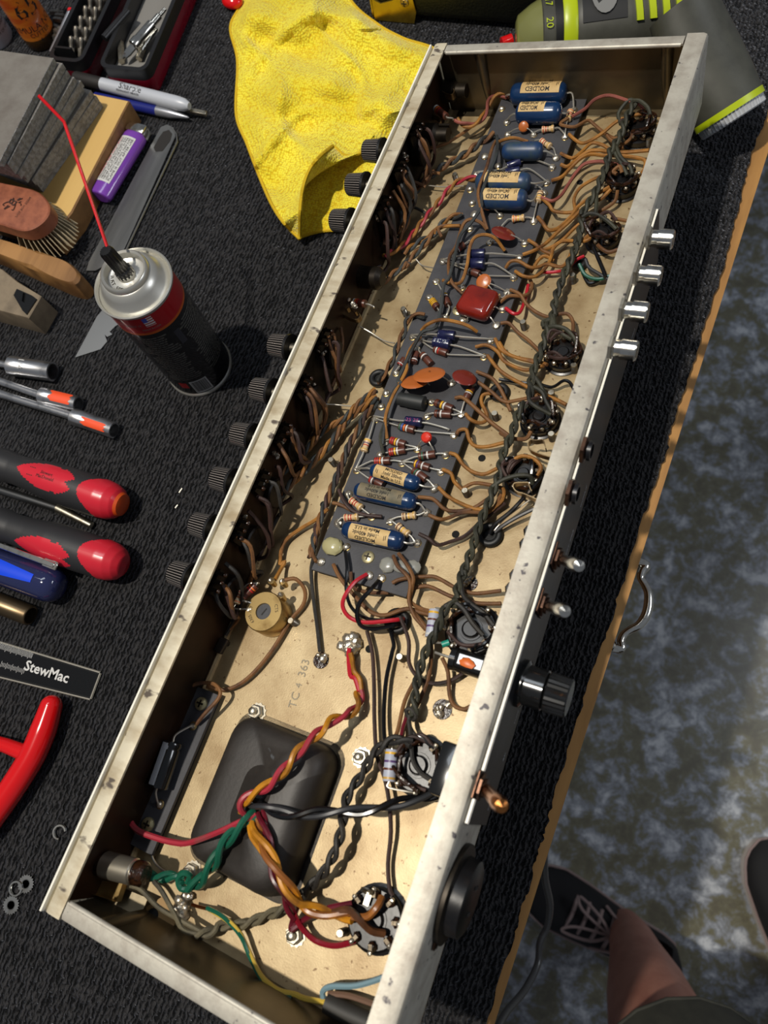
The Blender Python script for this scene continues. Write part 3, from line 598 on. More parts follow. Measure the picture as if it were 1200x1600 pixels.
# bias pot, held to the chassis by its own bracket
c = cp(*pix('I', 925, 300), 0.016); base = np.array([c[0], c[1], 0])
mb = MB(); mb.lathe(base, (0, 0, 1), [(0.0125, 0), (0.0128, 0.002), (0.0128, 0.015), (0.0122, 0.016), (0.0052, 0.016), (0.005, 0.014), (0, 0.014)], n=32)
pot = mb.build('bias_potentiometer', [BRASS], amp, label='round brass bias potentiometer')
mb = MB(); mb.lathe(base + [0, 0, 0.0138], (0, 0, 1), [(0.0052, 0), (0.0052, 0.0008), (0, 0.0009)], n=20); mb.box(base + [0, 0, 0.0148], (0.0008, 0.005, 0.0003), R=np.array([[0.94, 0.34, 0], [-0.34, 0.94, 0], [0, 0, 1]]), mi=1); mb.build('slot', [BOARD, INK], pot)
mb = MB()
for tx_, th in (('CTS', 0.5), ('137', 3.3), ('6305', 4.0)):
    d = np.array([math.cos(th), math.sin(th), 0]); text(mb, tx_, base + d * 0.0088 + [0, 0, 0.0161], (d[1], -d[0], 0), d, 0.003)
mb.build('stamping', DARKMET, pot)
for x, y in ((975, 110), (1045, 115), (840, 295), (1035, 200)):
    q = cp(*pix('I', x, y), 0.014); mb = MB(); mb.tube([q, q + [0.0003, -0.001, -0.006]], [0.0024, 0.0016], n=8); mb.ball(q, (0.0018, 0.0018, 0.003), mi=1, jit=0.3); mb.build('lug', [BRASS, SOLDER], pot)
# ------------------------------------------------------------------ resistors and capacitors
def P3(tg, x, y, z): return cp(*pix(tg, x, y), z)
def resistor(parent, tg, body, leads, kind='t', bands='rrrd', zb=0.0115, zl=0.0105, r=0.0021, name='resistor', label=None):
    r *= 1.12; a = P3(tg, body[0], body[1], zb); b = P3(tg, body[2], body[3], zb); ax = b - a; L = np.linalg.norm(ax); u = vn(ax); mb = MB()
    if kind == 't': pr = [(r * 0.5, 0), (r * 1.0, 0.0004), (r * 1.05, L * 0.1), (r * 1.05, L * 0.2), (r * 0.82, L * 0.28), (r * 0.82, L * 0.72), (r * 1.05, L * 0.8), (r * 1.05, L * 0.92), (r, L - 0.0004), (r * 0.5, L)]
    else: pr = [(r * 0.96, 0), (r, 0.0003), (r, L - 0.0003), (r * 0.96, L)]
    mb.lathe(a, u, pr, n=14)
    mats = [{'t': TANR, 'b': BRNR, 'g': GRYR}[kind], TIN]
    for i, ch in enumerate(bands):
        f = (0.16, 0.36, 0.52, 0.84)[i] if kind == 't' else ((0.10, 0.24, 0.40, 0.55)[i] if kind == 'b' else (0.12, 0.38, 0.62, 0.90)[i])
        rr = r * (1.07 if (f < 0.22 or f > 0.78 or kind != 't') else 0.85)
        if kind != 't': rr = r * 1.015
        wd = L * (0.07 if kind != 'b' else 0.09)
        mats.append(BANDC[ch]); mb.lathe(a + u * (L * f - wd / 2), u, [(rr, 0), (rr, wd)], n=14, mi=len(mats) - 1)
    for end, pt in ((a, leads[0]), (b, leads[1])):
        if pt is None: continue
        q = P3(tg, pt[0], pt[1], zl); d = -u if end is a else u
        mid = end + d * min(0.003, np.linalg.norm(q - end) * 0.35)
        mb.tube(smooth([end, mid, q + [0, 0, 0.0008], q - [0, 0, 0.0006]], 3), 0.0006, mi=1, n=6)
    return mb.build(name, mats, parent, label=label)
def leads(mb, a, b, tg, l1, l2, zl, r=0.00065, mi=1):
    u = vn(b - a)
    for end, pt, d in ((a, l1, -u), (b, l2, u)):
        if pt is None: continue
        q = P3(tg, pt[0], pt[1], zl); L = np.linalg.norm(q - end)
        mb.tube(smooth([end - d * 0.001, end + d * L * 0.3 + [0, 0, -0.0005], q + [0, 0, 0.001], q - [0, 0, 0.0006]], 4), r, mi=mi, n=6)
def bluecap(parent, tg, body, wpx, l1, l2, txt=None, up=True, tilt=0.0, lab=(0.22, 0.82), zbrd=0.009, m=BLUE, lm=LABEL, label=None, mark='/1', sx=1.0):
    s = TAGS[tg][2]
    c0 = cp(*pix(tg, (body[0] + body[2]) / 2, (body[1] + body[3]) / 2), zbrd + 0.006); dep = (RC @ (c0 - CC))[2]
    r = wpx / s / FPX * dep / 2 * 1.16; zc = zbrd + r + 0.0003
    a = P3(tg, body[0], body[1], zc); b = P3(tg, body[2], body[3], zc); u = vn(b - a); L = np.linalg.norm(b - a)
    mb = MB(); mb.lathe(a, u, [(0, 0), (r * 0.45, 0.0003), (r * 0.75, 0.0012), (r * 0.93, 0.003), (r, 0.0055), (r, L - 0.0055), (r * 0.93, L - 0.003), (r * 0.75, L - 0.0012), (r * 0.45, L - 0.0003), (0, L)], n=28)
    leads(mb, a, b, tg, l1, l2, zbrd + 0.0015)
    cpb = mb.build('capacitor', [m, TIN], parent, label=label)
    if txt is not None:
        v = np.cross([0, 0, 1.0], u); v = vn(v); w_ = np.cross(u, v)         # v: towards +Y side, w_: up
        lb = MB(); A0, A1 = a + u * L * lab[0], a + u * L * lab[1]; rr = r * 1.012; hw = 0.92
        rows = []
        for k in range(13):
            th = tilt - hw + 2 * hw * k / 12; d = math.cos(th) * w_ + math.sin(th) * v; rows.append([A0 + d * rr, A1 + d * rr])
        lb.grid(rows)
        cam_c = (A0 + A1) / 2 + w_; cc = (A0 + A1) / 2 + u * (0.0020 if up else -0.0018); sz = r * 0.58
        lines = txt.split('|')
        for i, ln in enumerate(lines):
            off = (len(lines) - 1) / 2 - i
            V, F = textmesh(ln, 0.018); sg = 1 if up else -1; out = []
            wmax = max(abs(p[0]) for p in V) * 2; kx = min(1.0, (L * (lab[1] - lab[0]) * 0.66) / (wmax * sz)) * sx
            for p in V:
                yy = (p[1] + off * 0.95) * sz; th = tilt + sg * yy / rr; d = math.cos(th) * w_ + math.sin(th) * v
                out.append(cc + u * sg * p[0] * sz * kx + d * (rr + 0.00012))
            lb.add(out, F, 1)
        for dx in (0, 0.0011):
            th0, th1 = tilt - 0.2 - dx * 90, tilt + 0.25 - dx * 60; xx = (A0 + u * (0.0016 + dx)) if up else (A1 - u * (0.0016 + dx))
            pts = []
            for th in (th0, (th0 + th1) / 2, th1):
                d = math.cos(th) * w_ + math.sin(th) * v; pts.append([xx + d * (rr + 0.00012) - u * 0.0002, xx + d * (rr + 0.00012) + u * 0.0002])
            lb.grid(pts, mi=1)
        lb.build('paper_label', [lm, INK], cpb)
    return cpb
def bluesleeve(parent, tg, body, wpx, l1, l2, txt=None, zbrd=0.009, m=DKBLUE, dz=0.0, tm=SILVERINK, name='electrolytic_capacitor', label=None):
    s = TAGS[tg][2]; c0 = cp(*pix(tg, (body[0] + body[2]) / 2, (body[1] + body[3]) / 2), zbrd + 0.004); dep = (RC @ (c0 - CC))[2]
    r = wpx / s / FPX * dep / 2 * 1.15; zc = zbrd + r + 0.0005 + dz; a = P3(tg, body[0], body[1], zc); b = P3(tg, body[2], body[3], zc); u = vn(b - a); L = np.linalg.norm(b - a)
    mb = MB(); mb.lathe(a, u, [(r * 0.7, 0), (r * 0.96, 0.0003), (r, 0.0009), (r, L * 0.1), (r * 0.93, L * 0.14), (r, L * 0.18), (r, L - 0.0008), (r * 0.96, L - 0.0002), (r * 0.7, L)], n=20)
    leads(mb, a, b, tg, l1, l2, zbrd + 0.0015)
    mats = [m, TIN]
    if txt:
        w_ = np.cross(u, vn(np.cross([0, 0, 1.0], u))); v = np.cross(w_, u) * -1; V, F = textmesh(txt); sz = r * 1.0
        wmax = max(abs(p[0]) for p in V) * 2; kx = L * 0.75 / (wmax * sz); cc = (a + b) / 2; out = []
        vv = vn(np.cross([0, 0, 1.0], u))
        for p in V:
            th = p[1] * sz / r - 0.15; d = math.cos(th) * w_ + math.sin(th) * vv; out.append(cc + u * p[0] * sz * kx + d * (r * 1.01))
        mb.add(out, F, 2); mats.append(tm)
    return mb.build(name, mats, parent, label=label)
def disc(parent, tg, cx, cy, rpx, ax, m, l1, l2, zc=0.014, th=0.0025, zl=0.0105, sq=1.0, name='disc_capacitor', label=None, txt=None):
    s = TAGS[tg][2]; c = P3(tg, cx, cy, zc); dep = (RC @ (c - CC))[2]; r = rpx / s / FPX * dep
    mb = MB(); ax = vn(ax); mb.lathe(c - ax * th / 2, ax, [(0, 0), (r * 0.7, 0.0002), (r * 0.92, th * 0.25), (r, th * 0.5), (r * 0.92, th * 0.75), (r * 0.7, th - 0.0002), (0, th)], n=24)
    for pt, sg in ((l1, -1), (l2, 1)):
        if pt is None: continue
        q = P3(tg, pt[0], pt[1], zl); d = vn((q - c) * [1, 1, 0]); st_ = c + d * r * 0.6 - [0, 0, r * 0.3 * (1 - abs(ax[2]))]
        mb.tube(smooth([st_, (st_ + q) / 2 + [0, 0, 0.001], q], 4), 0.00045, mi=1, n=6)
    mats = [m, TIN]
    if txt:
        u_, v_, a_ = frame(ax if ax[2] > 0 else -ax); mats.append(FLUX); top = c + a_ * (th / 2 + 0.0001)
        for i, ln in enumerate(txt.split('|')): text(mb, ln, top + np.array([0, 0.0012 - 0.0024 * i, 0]), vn(np.cross([0, 1.0, 0], a_)), vn(np.cross(a_, vn(np.cross([0, 1.0, 0], a_)))), 0.0026, mi=2)
    return mb.build(name, mats, parent, label=label)
# ------------------------------------------------------------------ main circuit board
BT = 0.009
board = thing('circuit_board', 'long charcoal fibreboard strip with blue capacitors, resistors and brown wires inside the chassis', 'circuit board', (0.08, 0.41, 0.001), xf=True)
bx0, bx1, by0, by1 = 0.0475, 0.1128, 0.2212, 0.598
by1 = cp(914, 151, BT)[1]; bxl = 0.0468
mb = MB(); mb.box(((bxl + bx1) / 2, (by0 + by1) / 2, BT - 0.0012), (bx1 - bxl, by1 - by0, 0.0024), bev=0.0002); mb.build('eyelet_board', BOARD, board)
mb = MB(); mb.box(((bxl + bx1) / 2, (by0 + by1) / 2 - 0.002, BT - 0.0046), (bx1 - bxl - 0.003, by1 - by0 - 0.006, 0.002)); mb.build('backing_board', mat('dark_backing_board', (30, 30, 33), 0.7), board)
for y in (by0 + 0.05, (by0 + by1) / 2, by1 - 0.05): MB().lathe(((bxl + bx1) / 2, y, 0.0), (0, 0, 1), [(0.003, 0), (0.003, BT - 0.0056)], n=10).build('spacer', NICKEL, board)
EY = dict(A='575,275 607,362 612,438 775,438 1027,283 970,455 470,575 915,585 890,645 415,685 855,740 378,782 840,806 390,868 565,945 405,935 375,1025 775,980 500,1112 718,1118 555,635',
          C='425,405 975,378 935,522 375,548 560,592 890,630 855,750 325,662 442,808 568,830 808,868 205,950 770,975 718,1093 235,1040 85,1210 485,1283',
          E='290,248 255,345 618,312 587,413 832,400 215,438 778,550 280,600 515,650 250,695 720,695 405,752 685,815 78,803 640,935 20,975 580,1110 185,1140 322,1173 515,1330',
          G='240,130 285,262 145,343 480,435 410,418')
ey0 = None
for tg, sp in EY.items():
    for q in sp.split():
        x, y = map(float, q.split(',')); c = P3(tg, x, y, BT + 0.001); c[2] = BT
        mb = MB(); rr = random.uniform(0.0023, 0.0031)
        mb.lathe(c, (0, 0, 1), [(0.0027, 0), (0.0027, 0.0003), (0.0022, 0.0006)], n=14, mi=1)
        mb.ball(c + [0, 0, 0.0007], (rr, rr * random.uniform(0.8, 1.1), random.uniform(0.0012, 0.0022)), jit=0.12, n=10, m=6)
        for k in range(2): mb.ball(c + [random.uniform(-1, 1) * 0.0016, random.uniform(-1, 1) * 0.0016, 0.0008], random.uniform(0.0007, 0.0012), jit=0.2, n=6, m=4)
        mb.build('eyelet', [SOLDER, BRASS], board)
for tg, x, y in (('C', 535, 757), ('G', 405, 318)):
    c = P3(tg, x, y, BT + 0.001); c[2] = BT; screw(c, (0, 0, 1), 0.0042, board, mat('pale_brass_screw', (206, 194, 150), 0.35, 0.8), h=0.002)
B_ = lambda *a, **k: bluecap(board, *a, **k)
B_('A', (633, 190, 985, 183), 112, (600, 215), (1027, 283), 'MOLDED|.1mfd 400vdc|Made in U.S.', False, 0.15, (0.22, 0.90), label='blue capacitor at the far end of the board, label reading MOLDED upside down')
B_('A', (666, 312, 953, 306), 112, (607, 362), (1000, 300), 'MOLDED|.047mfd 400vdc|Made in U.S.', False, 0.25, (0.10, 0.66), label='second blue capacitor from the far end')
B_('A', (580, 548, 835, 545), 96, None, (915, 585), None, m=DUSTB, label='dusty blue capacitor without a readable label')
B_('A', (415, 738, 757, 742), 104, None, (855, 740), '.1mfd 400vdc|MOLDED', False, 0.15, (0.2, 0.82), m=DUSTB, label='blue capacitor, first of the close pair')
B_('A', (438, 843, 735, 850), 110, None, (800, 815), 'MOLDED|.047mfd 400vdc|Made in U.S.', False, 0.1, (0.12, 0.85), m=DUSTB, label='dusty blue capacitor, second of the close pair')
B_('E', (183, 800, 535, 912), 102, (78, 803), (640, 935), 'MOLDED|.1mfd 200vdc|Made in U.S.', True, -0.25, (0.13, 0.76), label='blue capacitor with an upright MOLDED label')
B_('E', (68, 945, 512, 1045), 112, None, (580, 1110), 'MOLDED|.1mfd 400vdc|Made in U.S.', False, 0.0, (0.10, 0.82), lm=LABELD, label='blue capacitor with a dirty grey label')
B_('G', (268, 163, 605, 237), 92, (240, 130), (675, 240), 'MOLDED|.1mfd 400vdc|Made in U.S.', False, -0.3, (0.16, 0.80), label='blue capacitor at the near end of the board')
S_ = lambda *a, **k: bluesleeve(board, *a, **k)
S_('A', (610, 640, 695, 610), 42, (430, 680), (890, 645)); S_('A', (600, 680, 690, 665), 44, (430, 690), (855, 740))
S_('C', (620, 358, 730, 352), 62, (430, 400), (975, 378), dz=0.002); S_('C', (612, 425, 725, 425), 72, (430, 410), (935, 522))
S_('C', (393, 935, 512, 945), 62, (205, 945), (770, 975), dz=0.002); S_('C', (358, 990, 478, 1010), 72, (205, 955), (718, 1093), '010Z MBI')
S_('U', (700, 432, 895, 452), 105, (350, 385), (1200, 535), '25 25', tm=mat('pink_ink', (150, 60, 110), 0.5), label='violet-blue capacitor with pink print')
mb = MB(); a = P3('E', 385, 290, 0.0135); b = P3('E', 572, 325, 0.0135); L = np.linalg.norm(b - a); mb.lathe(a, b - a, [(0.0042, 0), (0.0044, 0.001), (0.0044, L * 0.3), (0.0047, L * 0.31), (0.0047, L - 0.0005), (0.0038, L)], n=18)
mb.build('photocell', mat('black_shrink_tube', (38, 40, 40), 0.5), board, label='black shrink-wrapped optical coupler')
ORD = mat('orange_ceramic', (178, 98, 46), 0.3, coat=0.3); RDD = mat('red_brown_ceramic', (112, 36, 24), 0.28, coat=0.4); REDDIP = mat('glossy_red_dip', (128, 30, 16), 0.16, 0.0, ((92, 22, 14), 60, 0.4, 0.7), coat=0.6); SCAR = mat('scarlet_dip', (206, 48, 30), 0.2, coat=0.5)
D_ = lambda *a, **k: disc(board, *a, **k)
D_('A', 712, 392, 32, (0.1, -0.75, 0.65), ORD, (612, 438), (775, 438), zc=0.0145, label='small orange disc capacitor')
D_('A', 490, 880, 34, (0.6, -0.5, 0.6), ORD, (470, 860), (565, 945), zc=0.015)
D_('A', 588, 1058, 80, (0.35, 0.45, 0.82), RDD, (500, 1112), (718, 1118), zc=0.0175, label='dark red disc capacitor')
D_('C', 718, 553, 56, (0, -0.35, 0.94), ORD, (800, 640), (890, 630), zc=0.015, label='round orange disc capacitor', txt='Z5U')
D_('C', 325, 1225, 118, (-0.1, 0.50, 0.86), ORD, None, (485, 1283), zc=0.021, label='large orange disc capacitor, upper of two', txt='R|.02')
D_('C', 225, 1275, 108, (-0.1, 0.50, 0.86), ORD, None, (330, 1300), zc=0.0155, label='large orange disc capacitor, lower of two')
D_('C', 580, 1245, 90, (0.3, 0.45, 0.85), RDD, (485, 1283), (650, 1310), zc=0.018, label='dark red disc capacitor near the black coupler')
D_('E', 583, 570, 42, (0, -0.4, 0.9), SCAR, (520, 640), (650, 690), zc=0.0165, th=0.004, label='scarlet drop capacitor')
c = P3('C', 675, 708, 0.016); mb = MB(); mb.box(c, (0.0248, 0.0225, 0.011), R=np.array([[0.98, 0.17, 0], [-0.17, 0.98, 0], [0, 0, 1]]), bev=0.0046, seg=4)
for l in ((600, 840), (808, 868), (840, 760)):
    q = P3('C', *l, 0.0105); s_ = c + vn(q - c) * 0.010; mb.tube(smooth([s_, (s_ + q) / 2 + [0, 0, 0.002], q], 4), 0.0005, mi=1, n=6)
mb.build('film_capacitor', [REDDIP, TIN], board, label='glossy red-brown dipped capacitor', sharp=60)
R_b = lambda *a, **k: resistor(board, *a, **k)
for tg, bd, ld, k, bn in (
    ('A', (1008, 292, 988, 352), ((1027, 283), (972, 450)), 't', 'orrd'), ('A', (825, 412, 905, 402), ((775, 438), (965, 440)), 't', 'rrnd'), ('A', (820, 480, 882, 518), ((785, 485), (915, 580)), 't', 'rrnd'),
    ('A', (820, 800, 800, 862), ((795, 765), (775, 975)), 't', 'nkyd'), ('A', (638, 970, 720, 960), ((580, 1015), (770, 970)), 't', 'ooyd'), ('C', (785, 670, 842, 668), (None, (890, 640)), 't', 'nkrd'),
    ('U', (268, 645, 210, 795), ((350, 400), (125, 1000)), 't', 'yvrd'), ('E', (35, 1018, 117, 1082), ((20, 975), (190, 1140)), 't', 'rrrd'), ('G', (273, 103, 355, 97), ((240, 130), (440, 85)), 't', 'rrrd'),
    ('E', (405, 1142, 510, 1130), ((322, 1170), (580, 1110)), 't', 'nkyd'), ('E', (372, 1203, 457, 1272), ((330, 1173), (505, 1330)), 't', 'nkyd'),
    ('C', (525, 322, 577, 285), ((500, 350), (620, 262)), 'b', 'wr'), ('C', (600, 470, 688, 502), ((430, 410), (935, 522)), 'b', 'nwk'), ('C', (345, 688, 385, 745), ((325, 662), (430, 805)), 'b', 'yyyy'),
    ('C', (432, 650, 462, 722), ((375, 548), (455, 800)), 'b', 'ywk'), ('C', (365, 1040, 455, 1072), ((240, 965), (718, 1093)), 'b', 'nwrn'), ('C', (113, 1162, 152, 1112), ((85, 1210), (175, 1080)), 'b', 'rw'),
    ('C', (212, 1140, 232, 1065), (None, (235, 1040)), 'b', 'nwk'), ('C', (275, 1080, 340, 1150), ((245, 1045), None), 'b', 'nwk'),
    ('E', (650, 318, 772, 365), ((618, 312), (832, 395)), 'b', 'nkyw'), ('E', (645, 397, 762, 405), ((587, 413), (832, 402)), 'b', 'nkw'), ('E', (908, 212, 868, 292), ((940, 192), (835, 400)), 'b', 'nnyw'),
    ('E', (388, 488, 497, 517), ((215, 438), (778, 550)), 'b', 'gbow'), ('E', (323, 590, 432, 622), ((290, 598), (510, 645)), 'b', 'rryw'), ('E', (313, 678, 430, 660), ((255, 695), (512, 655)), 'b', 'rryw'),
    ('E', (528, 708, 647, 690), ((405, 752), (720, 692)), 'b', 'ngkw'), ('E', (500, 757, 607, 790), ((410, 752), (685, 812)), 'b', 'yvnw'), ('E', (490, 808, 582, 872), ((415, 758), (640, 930)), 'b', 'ngw'),
    ('E', (210, 742, 322, 738), ((85, 795), (400, 748)), 'b', 'rrow'), ('E', (178, 868, 272, 915), ((85, 808), None), 'b', 'rwk')):
    R_b(tg, bd, ld, k, bn, r=0.0021 if k == 't' else 0.0023)
GLUE = mat('yellowed_hot_glue', (196, 188, 140), 0.2, trans=0.3, spec=0.6); GLUE2 = mat('greyish_hot_glue', (150, 150, 142), 0.25, trans=0.2)
def lump(tg, x, y, r, m, nm, R=None):
    c = P3(tg, x, y, BT + 0.001); c[2] = BT + r[2] * 0.5; return MB().ball(c, r, n=18, m=12, jit=0.10, R=R).build(nm, m, board)
lump('G', 213, 262, (0.0070, 0.0058, 0.0036), GLUE, 'glue_blob'); lump('G', 515, 362, (0.0052, 0.0050, 0.0022), GLUE2, 'glue_blob'); lump('G', 590, 372, (0.0056, 0.0042, 0.0018), GLUE2, 'glue_blob'); lump('G', 650, 378, (0.0052, 0.0048, 0.002), GLUE2, 'glue_blob')
